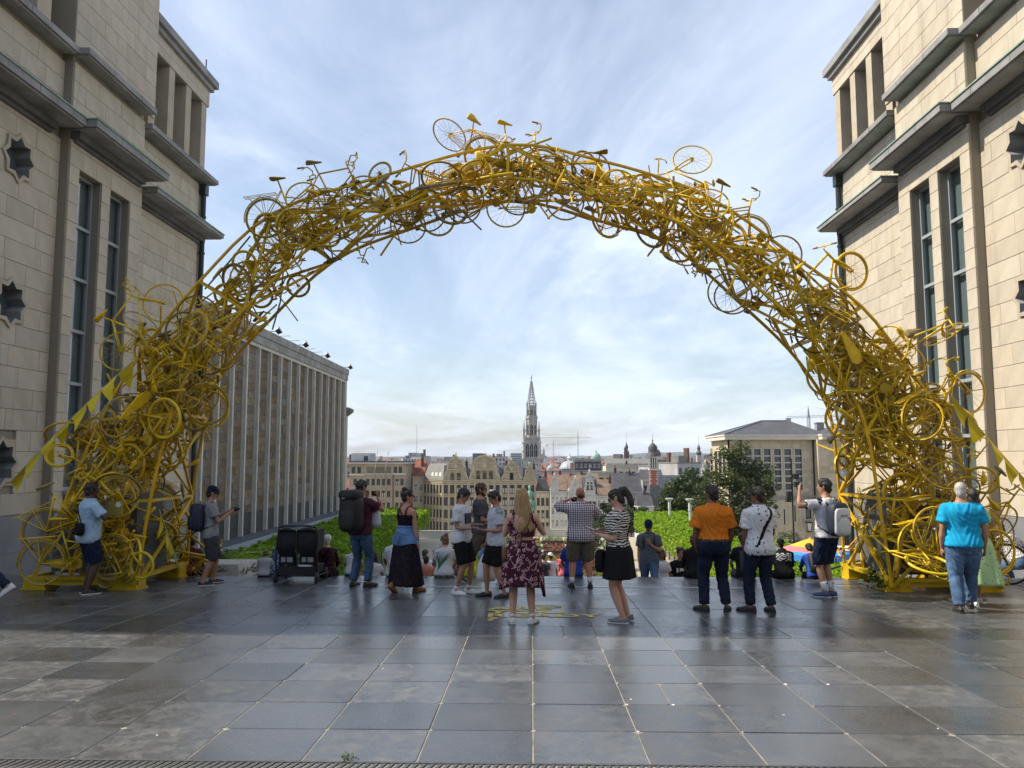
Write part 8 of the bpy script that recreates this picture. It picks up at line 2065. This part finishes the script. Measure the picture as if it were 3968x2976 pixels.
# orange polo and white print shirt
p = person(at(2.50, 11.04), 2, 1.70, 'broad man in an orange polo and dark jeans seen from behind', skin='brown', w=1.18, belly=.02, arms={'R': ((.22, .02, -1), (-.10, .32, -.9), (-.3, .6, -.6)), 'L': ((.22, .02, -1), (-.10, .32, -.9), (-.3, .6, -.6))}, head=(0, 24),
           top=dict(mat=CL['orange'], hem=.945, sleeve=.80, collar=True, slf=1.5, wr=.006), bottom=dict(kind='trousers', mat=CL['dkjeans'], belt=True, waist=1.0, infl=.034, loose=1.02), shoes=(shoe_b, sole_k, False), hair=('black', 'full'), legs={'L': ((-.15, 0, .085), (0, 1, 0)), 'R': ((.16, 0, .085), (0, 1, 0))}, foot_yaw=(34, -24))
p = person(at(3.11, 10.98), 14, 1.68, 'man in a white shirt with small dark prints, black strap across his back', skin='brown', w=1.10, belly=.015, arms={'R': ((.14, .12, -1), (-.20, .60, -.7)), 'L': ((.12, .10, -1), (-.12, .35, -.9))}, head=(2, 32), glasses=True,
           top=dict(mat=CL['polka'], hem=.80, sleeve=.74, collar=True, flare=.016, wr=.006), bottom=dict(kind='trousers', mat=CL['dkjeans'], loose=1.06), shoes=(shoe_b, sole_k, False), hair=('black', 'full'), legs={'L': ((-.14, .05, .085), (0, 1, 0)), 'R': ((.13, -.05, .085), (0, 1, 0))}, foot_yaw=(46, -6))
crossbody(p, 'sling_bag', 'black sling bag across the man in the white printed shirt', CL['black'], (-.175, .10, .98), (.03, .07, .09), 1, r_=.024)
# boy with the tennis backpack
p = person(at(4.55, 12.41), 26, 1.80, 'young man in navy and white with a white panelled backpack shading his eyes', skin='tan', w=.98, arms={'L': ((.85, .40, -.12), (-.42, .35, .85), (-.3, .3, .8), (-1, -.2, 0)), 'R': ((.12, .12, -1), (-.15, .70, -.5))}, head=(6, 26),
           top=dict(mat=CL['white'], hem=.88, sleeve=.62, sleeve_mat=CL['navy']), bottom=dict(kind='shorts', mat=CL['navy'], len=1.02, loose=1.08), shoes=(shoe_n, sole_w, False), socks=(CL['white'], .36), hair=('black', 'full'), legs={'L': ((-.075, .0, .085), (0, 1, 0)), 'R': ((.055, .0, .085), (0, 1, 0))}, foot_yaw=(30, 24))
pk, c_, yb_ = backpack(p, 'navy and white backpack with printed lettering on the young man shading his eyes', M('navy nylon', (.018, .026, .05), .6), (.165, .10, .25), 1.16, M('white pack panel', (.58, .58, .60), .6), strap_mat=CL['dkred'])
d_ = root_T[p.name]; m = MB(); rbox(m, c_ + V((0, -.070, -.03)), .150, .045, .205, 5); m.v = [tuple(d_['T'](v_)) for v_ in m.v]; m.build('white_panel', M('white pack panel', (.58, .58, .60), .6), pk, True, world=False)
yy = c_.y - .1165
tt = text('lettering', 'US OPEN', .070, (-.125, yy - .002, 1.135), (RAD(90), 0, 0), M('navy lettering', (.02, .03, .12), .5), None, .001, .9); tt.parent = pk; tt.location = (-.125, yy - .002, 1.135)
m = MB(); m.tube([(.02 + .115*math.cos(a), yy - .001, 1.155 + .05*math.sin(a)) for a in [-2.3 + 3.4*i/16 for i in range(17)]], [.0015 + .005*math.sin(math.pi*i/16) for i in range(17)], 5); m.build('red_swoosh', M('red print', (.45, .04, .04), .5), pk, world=False)
m = MB()
for k in range(6): m.tube([(-.07 + .025*k, yy - .001, 1.205), (-.045 + .022*k, yy - .001, 1.225 + .006*(k % 2))], .004, 4)
m.build('ball_print', M('navy lettering', (.02, .03, .12), .5), pk, world=False)
m = MB(); m.tube([(-.05, yy - .001, 1.115), (.06, yy - .001, 1.108)], .0022, 4); m.build('small_print', M('navy lettering', (.02, .03, .12), .5), pk, world=False)
m = MB(); an = d_['LJ'][-1][2]; 
for sg in (-1, 1): an = d_['LJ'][sg][2]; m.tube([an + V((-.030, -.036, .13)), an + V((-.012, -.047, .118)), an + V((.026, -.042, .142))], [.003, .008, .002], 5)
m.build('sock_mark', black_paint, p, world=False)
# grey haired man in blue, woman in mint beside him
p = person(at(5.9, 11.07), -14, 1.75, 'grey haired man in a bright blue tee and jeans walking by the right arch leg', skin='tan', w=1.20, belly=.03, arms={'R': ((.26, .02, -1), (.05, .35, -.95)), 'L': ((.20, -.05, -1), (.02, .22, -1))}, head=(10, -14),
           top=dict(mat=CL['blue'], hem=.88, sleeve=.66, slf=1.0, wr=.006), bottom=dict(kind='trousers', mat=CL['jeans'], loose=1.10), shoes=(shoe_b, sole_k, False), hair=('grey', 'buzz'), legs={'L': ((-.11, -.12, .085), (0, 1, 0)), 'R': ((.12, .26, .10), (0, 1, 0), 8, -8)}, foot_yaw=(4, -16))
p = person(at(6.36, 11.62), -4, 1.66, 'dark haired woman in a mint dress half hidden behind the man in blue', skin='tan', w=1.05, fem=True, arms={'R': ((.12, .1, -1), (.0, .3, -.9)), 'L': ((.1, .1, -1), (-.3, .5, -.7))}, head=(0, -10), top=dict(mat=CL['mint'], hem=.95, sleeve=.5), bottom=dict(kind='skirt', name='dress_skirt', mat=CL['mint'], len=.33, waist=1.06, flare=.16, folds=7), shoes=(shoe_w, sole_w, False), hair=('black', 'bob'), legs={'L': ((-.10, -.10, .085), (0, 1, 0)), 'R': ((.10, .2, .10), (0, 1, 0), 6, 0)})
# someone stepping out of the picture on the left
p = person(at(-7.92, 10.95), 96, 1.72, 'person in white shoes striding out of the picture at the left edge', skin='fair', top=dict(mat=CL['white'], sleeve=.6), bottom=dict(kind='trousers', mat=CL['dkjeans']), shoes=(shoe_w, sole_w, False), hair=('brown', 'full'), legs={'L': ((-.09, .34, .09), (0, 1, 0), 4, 0), 'R': ((.09, -.62, .24), (0, 1, 0), -38, 0)}, hands=True)

# ------------------------------------------------------------------ people sitting at the head of the stairs
SIT = {'L': ((-.14, .50, -.34), (0, .3, 1)), 'R': ((.13, .52, -.36), (0, .3, 1))}
def sitter(x, y, H, label, yaw=0, hipz=.10, lean=14, arms=None, legs=None, **k):
    k.setdefault('vox', .02); k.setdefault('hands', True)
    H *= .90
    z = gz(min(y, YE)) if y <= YE + .05 else stair_z(y)
    return person((x, y, z), yaw, H, label, None, hipz=hipz, lean=lean, legs=legs or SIT, arms=arms or {'L': ((.25, .35, -.9), (-.3, .7, -.5)), 'R': ((.25, .35, -.9), (-.3, .7, -.5))}, **k)
ye = 14.78
sitter(-4.98, ye, 1.02, 'small fair haired child in a pale printed top sitting at the stair head', skin='fair', w=1.15, top=dict(mat=CL['childprint'], hem=.84, sleeve=.6, wr=.006), bottom=dict(kind='shorts', mat=CL['navy'], len=.9), shoes=(shoe_w, sole_w, False), hair=('lightbrown', 'child'))
sitter(-4.72, ye + .10, 1.62, 'woman in a blue and white printed dress sitting behind the pushchair', skin='fair', fem=True, top=dict(mat=CL['bluewhite'], hem=.84, sleeve=.7), bottom=dict(kind='trousers', mat=CL['bluewhite'], loose=1.4, name='dress_skirt'), shoes=(sandal, sandal, False), hair=('grey', 'bob'), lean=20)
m = MB(); 
sitter(-3.84, ye + .05, 1.6, 'white haired person in a dark red printed blouse sitting right of the pushchair', skin='fair', w=1.15, fem=True, top=dict(mat=CL['marprint'], hem=.82, sleeve=1.6, wr=.007), bottom=dict(kind='trousers', mat=CL['black'], loose=1.1), shoes=(shoe_b, sole_k, False), hair=('white', 'full'), lean=10)
sitter(-3.38, ye + .15, 1.25, 'child in a white shirt and black and white cap sitting with a teal sleeve showing', skin='tan', top=dict(mat=CL['white'], hem=.84, sleeve=.6), bottom=dict(kind='shorts', mat=CL['teal']), shoes=(shoe_w, sole_w, False), hair=('black', 'buzz'), cap=(CL['speck'], 'back'), lean=24)
sitter(-3.08, YE + .5, 1.5, 'dark haired girl in a white top low on the steps beside the big pack', skin='brown', fem=True, top=dict(mat=CL['white'], hem=.84, sleeve=.5), bottom=dict(kind='trousers', mat=CL['dkjeans']), shoes=(shoe_w, sole_w, False), hair=('black', 'long', .3), lean=18)
p = sitter(-2.52, ye, 1.72, 'man in a white shirt wearing a cream backpack sitting at the stair head', skin='brown', w=1.08, top=dict(mat=CL['white'], hem=.84, sleeve=.66, collar=True), bottom=dict(kind='trousers', mat=CL['black']), shoes=(shoe_b, sole_k, False), hair=('black', 'buzz'), lean=12, head=(16, 6))
backpack(p, 'cream leather backpack on the sitting man in white', M('cream leather', (.50, .48, .43), .5), (.13, .07, .17), 1.16, M('cream leather light', (.56, .54, .49), .5))
p = sitter(-1.62, ye, 1.62, 'fair haired woman in a white tee with a green grass print, sitting', skin='fair', w=1.1, fem=True, top=dict(mat=CL['white'], hem=.84, sleeve=.62), bottom=dict(kind='shorts', mat=CL['camo'], len=1.05, loose=1.25, name='skirt'), shoes=(sandal, sandal, False), hair=('lightbrown', 'bun'), lean=16, head=(4, 40), glasses=True)
d_ = root_T[p.name]; m = MB(); r = random.Random(6)
for k in range(22):
    pts = []; a1 = RAD(212 + 112*k/22 + r.uniform(-4, 4)); z1 = r.uniform(1.20, 1.40)
    for f in (0, .25, .5, .75, 1): z = .93 + (z1 - .93)*f; t_ = RAD(236) + (a1 - RAD(236))*f**1.3; q = d_['tors'](z); e = 2/2.35; c, s2 = math.cos(t_), math.sin(t_); pts.append(d_['T']((math.copysign(abs(c)**e, c)*(q[1] + .024), q[3] + math.copysign(abs(s2)**e, s2)*(q[2] + .026), z)))
    m.tube(pts, [.007, .006, .006, .005, .003], 4)
m.build('grass_print', M('green grass print', (.05, .17, .06), .8), p, world=False)
sitter(-1.16, ye + .1, 1.6, 'person in a lime yellow top sitting behind the two young men', skin='fair', top=dict(mat=CL['neon'], hem=.84, sleeve=.6), bottom=dict(kind='shorts', mat=CL['neon']), shoes=(shoe_w, sole_w, False), hair=('brown', 'full'), lean=34)
sitter(-2.06, YE + .55, 1.3, 'child in a salmon top low on the steps behind the woman in the long dress', skin='fair', top=dict(mat=CL['salmon'], hem=.84, sleeve=.6), bottom=dict(kind='shorts', mat=CL['red']), shoes=(shoe_w, sole_w, False), hair=('black', 'full'))
sitter(.78, YE + .02, 1.62, 'person in a royal blue top sitting in front of the bald man', skin='tan', w=1.05, top=dict(mat=CL['royal'], hem=.82, sleeve=.7, wr=.008), bottom=dict(kind='trousers', mat=CL['midjeans']), shoes=(shoe_w, sole_w, False), hair=('brown', 'full'), lean=16)
sitter(-6.45, ye + .1, 1.55, 'person in a dark red top and cap sitting by the left arch leg', skin='brown', w=1.05, top=dict(mat=CL['dkred'], hem=.84, sleeve=.7), bottom=dict(kind='trousers', mat=CL['black']), shoes=(shoe_w, sole_w, False), hair=('black', 'buzz'), cap=(CL['charcoal'], 'back'), lean=22)
sitter(3.03, ye, 1.66, 'person in black sitting with a white neckline just left of the man in orange', skin='dark', w=1.05, top=dict(mat=CL['black'], hem=.84, sleeve=1.5, collar=True), bottom=dict(kind='trousers', mat=CL['black']), shoes=(shoe_b, sole_k, False), hair=('brown', 'full'), lean=24)
p = sitter(3.92, ye, 1.72, 'man in a black tee with a dark backpack sitting between orange and white shirts', skin='tan', w=1.05, top=dict(mat=CL['black'], hem=.84, sleeve=.66), bottom=dict(kind='trousers', mat=CL['dkgrey']), shoes=(shoe_b, sole_k, False), hair=('black', 'full'), lean=14, head=(8, 10))
backpack(p, 'charcoal backpack on the sitting man in the black tee', M('charcoal nylon', (.035, .04, .05), .7), (.15, .10, .22), 1.14)
p = sitter(4.62, ye, 1.52, 'person in a black hooded top with white back print sitting right of the white shirt', skin='tan', w=1.18, top=dict(mat=CL['black'], hem=.82, sleeve=1.6, hood=True, infl=.03), bottom=dict(kind='trousers', mat=CL['black']), shoes=(shoe_b, sole_k, False), hair=('black', 'buzz'), cap=(CL['black'], 'back'), lean=20)
patch(p, 'back_print', M('white print', (.75, .75, .72), .6), 228, 312, 1.20, 1.38, .046, lambda a, z: (math.sin(a*23 + 5*math.sin(z*9)) + math.sin(z*19 + 4*math.cos(a*8))) > .1, 26, 18)
p = sitter(5.16, ye - .05, 1.42, 'boy in a royal blue jacket crouching with a large black backpack', skin='tan', top=dict(mat=CL['royal'], hem=.84, sleeve=1.7, infl=.024), bottom=dict(kind='trousers', mat=CL['black']), shoes=(shoe_b, sole_k, False), hair=('black', 'full'), lean=30, head=(20, 8))
pk, c_, yb_ = backpack(p, 'large black backpack with pale block lettering on the crouching boy', nyl, (.17, .12, .24), 1.14)
d_ = root_T[p.name]; m = MB()
tt = text('lettering', 'NIKE', .13, (0, 0, 0), (0, 0, 0), M('grey print', (.34, .34, .34), .6), None, .001, .85); tt.parent = pk
Tl = d_['T']; p0, px_, pz_ = Tl((-.10, c_.y - .172, 1.03)), Tl((.9, c_.y - .172, 1.03)), Tl((-.10, c_.y - .172, 2.03)); ex = (px_ - p0).normalized(); ez = (pz_ - p0).normalized(); tt.matrix_local = Matrix.Translation(p0) @ Matrix((ex, ez, ex.cross(ez))).transposed().to_4x4() @ Matrix.Diagonal((.85, 1, 1, 1))
m.box((-.12, c_.y - .173, .985), (.12, c_.y - .171, 1.012)); m.v = [tuple(Tl(v_)) for v_ in m.v]; m.build('stripe', M('grey print', (.34, .34, .34), .6), pk, world=False)

# ------------------------------------------------------------------ people coming up and sitting lower on the stairs
def stander(x, y, H, label, yaw, **k):
    k.setdefault('vox', .02); return person((x, y, stair_z(y)), yaw, H, label, **k)
p = stander(2.42, 16.55, 1.72, 'man in a dark cap and grey polo climbing the stairs, hand at his chest', 172, skin='tan', w=1.05, arms={'L': ((.15, .25, -.95), (-.70, .40, .55), (-.5, .2, .8), (0, -1, 0)), 'R': ((.1, .0, -1), (.0, .2, -1))}, head=(26, 0), face=True, glasses=True, top=dict(mat=CL['greypolo'], hem=.82, sleeve=.66, collar=True), bottom=dict(kind='trousers', mat=CL['midjeans']), shoes=(shoe_b, sole_k, False), hair=('black', 'buzz'), cap=(CL['navy'],), legs={'L': ((-.10, .2, .20), (0, 1, 0)), 'R': ((.10, -.05, .085), (0, 1, 0))})
backpack(p, 'dark backpack worn by the man climbing the stairs in a cap', nyl, (.14, .08, .2), 1.2)
stander(2.84, 17.6, 1.48, 'girl in a short white top coming up the stairs', 178, skin='brown', fem=True, head=(0, 6), face=True, top=dict(mat=CL['white'], hem=.9, sleeve=.7, flare=.03), bottom=dict(kind='trousers', mat=CL['white']), shoes=(shoe_w, sole_w, False), hair=('black', 'long', .24), arms={'L': ((.2, 0, -1), (.1, .1, -1)), 'R': ((.2, 0, -1), (.1, .1, -1))})
p = stander(3.28, 17.75, 1.66, 'young man in a black tee with a white block print coming up the stairs', 176, skin='tan', head=(6, 0), face=True, top=dict(mat=CL['black'], hem=.84, sleeve=.72), bottom=dict(kind='trousers', mat=CL['jeans']), shoes=(shoe_w, sole_w, False), hair=('black', 'messy'))
patch(p, 'chest_print', M('white print', (.75, .75, .72), .6), 62, 118, 1.20, 1.30, .030, lambda a, z: (a < .32 and (a*3) % 1 < .7) or (.4 < a < .95 and z > a*.6), 16, 8)
p = stander(9.2, 15.3, 1.72, 'man in a speckled white tee bending over on the stairs by the right wall', 20, skin='brown', w=1.1, lean=36, hipz=.60, legs={'L': ((-.12, .1, .085), (0, 1, 0)), 'R': ((.14, .28, .085), (0, 1, 0))}, arms={'R': ((.75, -.15, -.7), (-.5, .5, -.65)), 'L': ((.2, .4, -.9), (-.2, .7, -.4))}, head=(18, 14), top=dict(mat=CL['speck'], hem=.92, sleeve=.62), bottom=dict(kind='trousers', mat=CL['jeans']), shoes=(shoe_w, sole_w, False), hair=('black', 'buzz'))
CR = [ # x, y, height, sits, top, hair, extra words
 (1.06, 26.0, 1.64, 0, 'pink', ('ginger', 'long', .3), 'woman with long auburn hair in a rose pink tee in the crowd below'), (.62, 26.6, 1.62, 0, 'white', ('black', 'full'), 'person in white with a white cap in the crowd below'), (.40, 26.2, 1.66, 0, 'dkgrey', ('black', 'full'), 'person in dark grey with a navy rucksack in the crowd below'),
 (.92, 27.5, 1.62, 0, 'salmon', ('brown', 'buzz'), 'person with a red cap in the crowd below'), (.72, 29.5, 1.66, 0, 'denim', ('black', 'long', .4), 'woman with long black hair in blue denim in the crowd below'), (.50, 31.0, 1.68, 0, 'white', ('black', 'long', .4), 'woman in white with very long dark hair in the crowd below'),
 (1.02, 32.5, 1.75, 0, 'red', ('brown', 'full'), 'man in a red top standing farthest back in the central crowd'), (.20, 29.0, 1.66, 0, 'cream', ('brown', 'full'), 'person in cream at the left end of the central crowd'), (1.25, 27.2, 1.62, 0, 'teal', ('brown', 'full'), 'person in teal beside the pink tee in the crowd below'),
 (2.55, 33.0, 1.66, 0, 'black', ('brown', 'long', .35), 'woman with long brown hair in black on the lower steps, right of the crowd'), (3.35, 38.0, 1.76, 0, 'charcoal', ('brown', 'full'), 'man in dark top with a white strap and bright blue shorts on the lower steps'),
 (-2.35, 19.5, 1.62, 0, 'salmon', ('brown', 'full'), 'person in an orange top taking a photo below the tall photographer'), (4.6, 30, 1.7, 0, 'white', ('black', 'full'), 'person in white on the lower steps behind the girl'), (5.6, 36, 1.7, 0, 'black', ('black', 'full'), 'person in black near the clipped tree trunks'), (4.9, 40, 1.7, 0, 'red', ('black', 'full'), 'person in red near the clipped tree trunks'),
 (-2.95, 22, 1.6, 0, 'white', ('brown', 'full'), 'person in white low behind the tall photographer'), (-1.5, 24, 1.6, 0, 'ltblue', ('brown', 'full'), 'person in pale blue low on the steps behind the two young men')]
for i, (x, y, H, si, tp, hr_, lab) in enumerate(CR):
    p = person((x, y, stair_z(y)), rng.uniform(-40, 40) if i not in (9, 10, 11) else 180 + rng.uniform(-20, 20), H, lab, None, skin=rng.choice(('fair', 'tan', 'red', 'brown')), w=rng.uniform(.95, 1.1), fem='woman' in lab, vox=.028, face=i in (9, 10, 11), hands=True, head=(rng.uniform(0, 15), rng.uniform(-20, 20)), top=dict(mat=CL[tp], hem=.84, sleeve=.65), bottom=dict(kind='trousers' if i != 10 else 'shorts', mat=CL['midjeans'] if i != 10 else CL['royal']), shoes=(shoe_w, sole_w, False), hair=hr_, cap=(CL['white'], 'back') if 'white cap' in lab else ((CL['red'],) if 'red cap' in lab else None), arms=None if i not in (10, 11) else {'L': ((.2, .4, -.8), (-.5, .7, .5)), 'R': ((.2, .4, -.8), (-.5, .7, .5))})
    if 'rucksack' in lab: backpack(p, 'navy rucksack in the crowd below the bald man', M('navy nylon', (.018, .026, .05), .6))
r = random.Random(15)
for i in range(22):
    x, y = r.uniform(-7, 7), r.uniform(196, 214); tp = r.choice(('black', 'white', 'dkgrey', 'red', 'navy', 'royal'))
    z = terrain_z(y); t = thing('person', (x, y, z), 'tiny pedestrian on the street before the sandstone houses', 'person', 'pedestrians on the far street', scale=1.0)
    m = MB(); m.tube([(-.1, 0, 0), (-.09, 0, .9)], [.08, .11], 6); m.tube([(.1, .1, 0), (.09, 0, .9)], [.08, .11], 6); m.build('legs', CL['dkjeans'], t, world=False); m = MB(); m.tube([(0, 0, .85), (0, 0, 1.2), (0, 0, 1.45), (0, 0, 1.52)], [.19, .2, .22, .08], 8, flat=.65, side=(1, 0, 0)); m.tube([(-.25, 0, 1.4), (-.28, .05, .85)], [.06, .04], 5); m.tube([(.25, 0, 1.4), (.28, .05, .85)], [.06, .04], 5); m.build('coat', CL[tp], t, world=False); m = MB(); m.ball((0, 0, 1.65), (.09, .1, .12), 8, 6); m.build('head', SK['tan'], t, world=False)

# ------------------------------------------------------------------ double pushchair
ps = thing('double_pushchair', (-4.10, 14.0, gz(14.0)), 'black double pushchair with two hoods parked at the stair head', 'pushchair')
blk2 = M('black pushchair cloth', (.010, .0105, .013), .85, 8, .3, .2, 60); tub = M('black tube', (.014, .014, .015), .4); mesh_g = M('grey mesh pocket', (.30, .30, .31), .8); basket_m = M('dark basket net', (.022, .022, .024), .9)
def ploc(x, y, z): return (x, y, z)
m = MB()
for sx in (-.36, .36): m.tube([(sx, -.12, .12), (sx, -.16, .55), (sx*.98, -.10, .82), (sx*.9, -.14, .955)], .014, 6); m.tube([(sx, -.12, .12), (sx, .5, .10)], .013, 6)
m.tube([(-.33, -.14, .955), (-.2, -.16, .985), (.2, -.16, .985), (.33, -.14, .955)], .017, 6); m.tube([(-.36, -.12, .12), (.36, -.12, .12)], .014, 6); m.tube([(0, -.1, .12), (0, -.13, .55)], .013, 6); m.build('chassis', tub, ps, True, world=False)
for s_ in (-1, 1):
    m = MB(); rs = []
    for f in range(9):
        a = math.pi*.62*f/8; rs.append([V((s_*.185 + .178*c, -.14 + .32*math.sin(a*.9) - .01 + .05*(1 - c*c), .58 + .35*math.cos(a*.55)*(1 - .16*c*c) - (0.06 if f == 0 else 0))) for c in [-1 + 2*j/10 for j in range(11)]])
    # hood shell seen from behind: an arched sheet bulging to the rear
    g = []
    for i in range(10):
        z = .44 + .50*i/9; bulge = .10*math.sin(math.pi*min(1, i/8)); hwid = .172*(1 - .10*(i/9)**4) - (.05*(1 - i/3) if i < 3 else 0)
        g.append([V((s_*.182 + hwid*c, -.13 - bulge*(1 - .55*c*c) + .02, z - .03*c*c*(i/9))) for c in [-1 + 2*j/10 for j in range(11)]])
    m.add([q for r_ in g for q in r_], [(i*11+j, i*11+j+1, (i+1)*11+j+1, (i+1)*11+j) for i in range(9) for j in range(10)])
    top_ = [V((s_*.182 + .158*c, y, .925 + .02*(1-c*c) - (.03 if y > .2 else 0))) for y in (-.11, .05, .25, .38) for c in [-1 + 2*j/10 for j in range(11)]]
    m.add(top_, [(i*11+j, (i+1)*11+j, (i+1)*11+j+1, i*11+j+1) for i in range(3) for j in range(10)])
    for e in (-1, 1): m.add([V((s_*.182 + e*.166, y, z)) for y, z in ((-.13, .50), (.30, .58), (.38, .89), (-.11, .92))], [(0,1,2,3)])
    m.build('hood', blk2, ps, True, world=False)
    m = MB(); rbox(m, (s_*.182, -.02, .36), .155, .075, .16, 5); m.build('seat_back', blk2, ps, True, world=False)
    m = MB(); m.box((s_*.182 - .10, -.115, .355), (s_*.182 + .10, -.100, .44)); m.build('mesh_pocket', mesh_g, ps, world=False)
    m = MB(); m.box((s_*.182 - .02, -.125, .34), (s_*.182 + .0, -.117, .46)); m.build('strap', blk2, ps, world=False)
    m = MB(); m.tube([(s_*.182 - .155, -.13, .90), (s_*.182, -.165, .925), (s_*.182 + .155, -.13, .90)], .012, 6); m.build('hood_bar', tub, ps, True, world=False)
    for y in (-.12, .5):
        w_ = MB(); w_.tube([(s_*.36 + .0, y + .085*math.cos(a), .085 + .085*math.sin(a)) for a in [2*math.pi*i/18 for i in range(18)]], .022, 7, closed=True, side=(1, 0, 0)); w_.tube([(s_*.36 - .02, y, .085), (s_*.36 + .02, y, .085)], .065, 12); w_.build('wheel', M('pushchair wheel', (.03, .03, .032), .6), ps, True, world=False)
m = MB(); m.rings([[V((x*k, y, z)) for x, y in ((-.34, -.14), (.34, -.14), (.34, .42), (-.34, .42))] for z, k in ((.14, .96), (.28, 1.0))]); m.build('basket', basket_m, ps, world=False)
m = MB(); rbox(m, (.14, -.08, .29), .13, .07, .018); m.build('newspaper', M('pale paper', (.55, .55, .5), .8), ps, True, world=False)
m = MB(); m.tube([(-.10, -.06, .27), (-.10, -.05, .38)], [.03, .03], 9); m.build('bottle', M('clear grey bottle', (.3, .32, .33), .15), ps, True, world=False); m = MB(); m.ball((-.2, -.06, .30), (.045, .04, .03), 8, 6); m.build('snack_bag', M('orange snack bag', (.5, .2, .04), .5), ps, True, world=False)

# ------------------------------------------------------------------ litter and a weed
for k, (x, y, c) in enumerate(((-4.7, 6.9, (.5, .35, .06)), (-3.9, 6.05, (.45, .12, .05)), (.8, 6.6, (.7, .7, .68)), (1.9, 6.2, (.7, .7, .68)), (-1.4, 7.6, (.7, .7, .68)), (3.3, 8.9, (.5, .12, .06)), (-2.6, 5.6, (.7, .7, .68)), (2.9, 5.9, (.6, .6, .58)))):
    m = MB(); m.box((-.008, -.005, 0), (.008, .005, .003)); o = link('litter', m.mesh('litter', M('litter %d' % k, c, .8)), None, (x, y, gz(y) + .001), (0, 0, k)); tag(o, ('yellow scrap near the left edge of the paving', 'red brown scrap left of the foreground', 'white scrap in the middle of the foreground', 'white scrap right of the foreground middle', 'white scrap left of the painted question', 'red and green scrap on the paving at right', 'white scrap by the drain at left', 'pale scrap by the drain at right')[k], 'litter')
rr = np.random.RandomState(3); P = rr.normal(size=(70, 3))*np.array([.03, .025, .012]) + [0, 0, .014]; t = thing('weed', (-1.17, 5.16, gz(5.16)), 'small green weed growing at the drain edge', 'weed'); me = leaves(P, .018, 5); me.materials.append(lm_mid); link('foliage', me, t)
P = rr.normal(size=(220, 3))*np.array([.16, .14, .10]) + [0, 0, .16]; t = thing('weed', (5.75, 13.25, gz(13.2)), 'leafy weed growing beside the right arch base', 'weed'); me = leaves(P, .09, 6); me.materials.append(lm_mid); link('foliage', me, t)

# ------------------------------------------------------------------ grow the remeshed surfaces in one pass
for o, vx, sm_, fg, wr in QUEUE:
    a = o.modifiers.new('r', 'REMESH'); a.mode = 'VOXEL'; a.voxel_size = vx; a.use_smooth_shade = True
    b_ = o.modifiers.new('s', 'SMOOTH'); b_.factor = .5; b_.iterations = sm_
dg = bpy.context.evaluated_depsgraph_get(); dg.update()
for o, vx, sm_, fg, wr in QUEUE:
    me = bpy.data.meshes.new_from_object(o.evaluated_get(dg), depsgraph=dg)
    if wr:
        n = len(me.vertices); co = np.empty(n*3, np.float32); me.vertices.foreach_get('co', co); nr = np.empty(n*3, np.float32); me.vertices.foreach_get('normal', nr); co = co.reshape(-1, 3); nr = nr.reshape(-1, 3)
        w_ = np.sin(co[:, 2]*38 + 9*np.sin(co[:, 0]*13 + 2) + 5*co[:, 1]) * np.sin(co[:, 0]*21 + 11*co[:, 2] + 3*np.sin(co[:, 1]*17)) + .6*np.sin(co[:, 2]*71 + co[:, 0]*55 + 7*np.sin(co[:, 1]*23)); co += nr*(w_*wr)[:, None]; me.vertices.foreach_set('co', co.ravel())
    if fg is not None:
        bmx = __import__('bmesh').new(); bmx.from_mesh(me); fm = fg.mesh('f', o.data.materials[0], True); bmx.from_mesh(fm); bmx.to_mesh(me); bmx.free(); bpy.data.meshes.remove(fm)
    if not len(me.materials): me.materials.append(o.data.materials[0])
    me.polygons.foreach_set('use_smooth', [True]*len(me.polygons))
    o.modifiers.clear(); o.data = me

# ------------------------------------------------------------------ the air
hz = MB(); hz.box((-9800, -110, -31), (9800, 12400, 90))
hm_, ht_, hb_ = nodes_of('pale haze'); ht_.nodes.remove(hb_)
pv = nd(ht_, 'ShaderNodeVolumePrincipled'); pv.inputs['Density'].default_value = 7e-5; pv.inputs['Color'].default_value = (.82, .89, 1.0, 1)
ht_.links.new(pv.outputs[0], ht_.nodes['Material Output'].inputs['Volume'])
tag(hz.build('haze', hm_), kind='stuff')
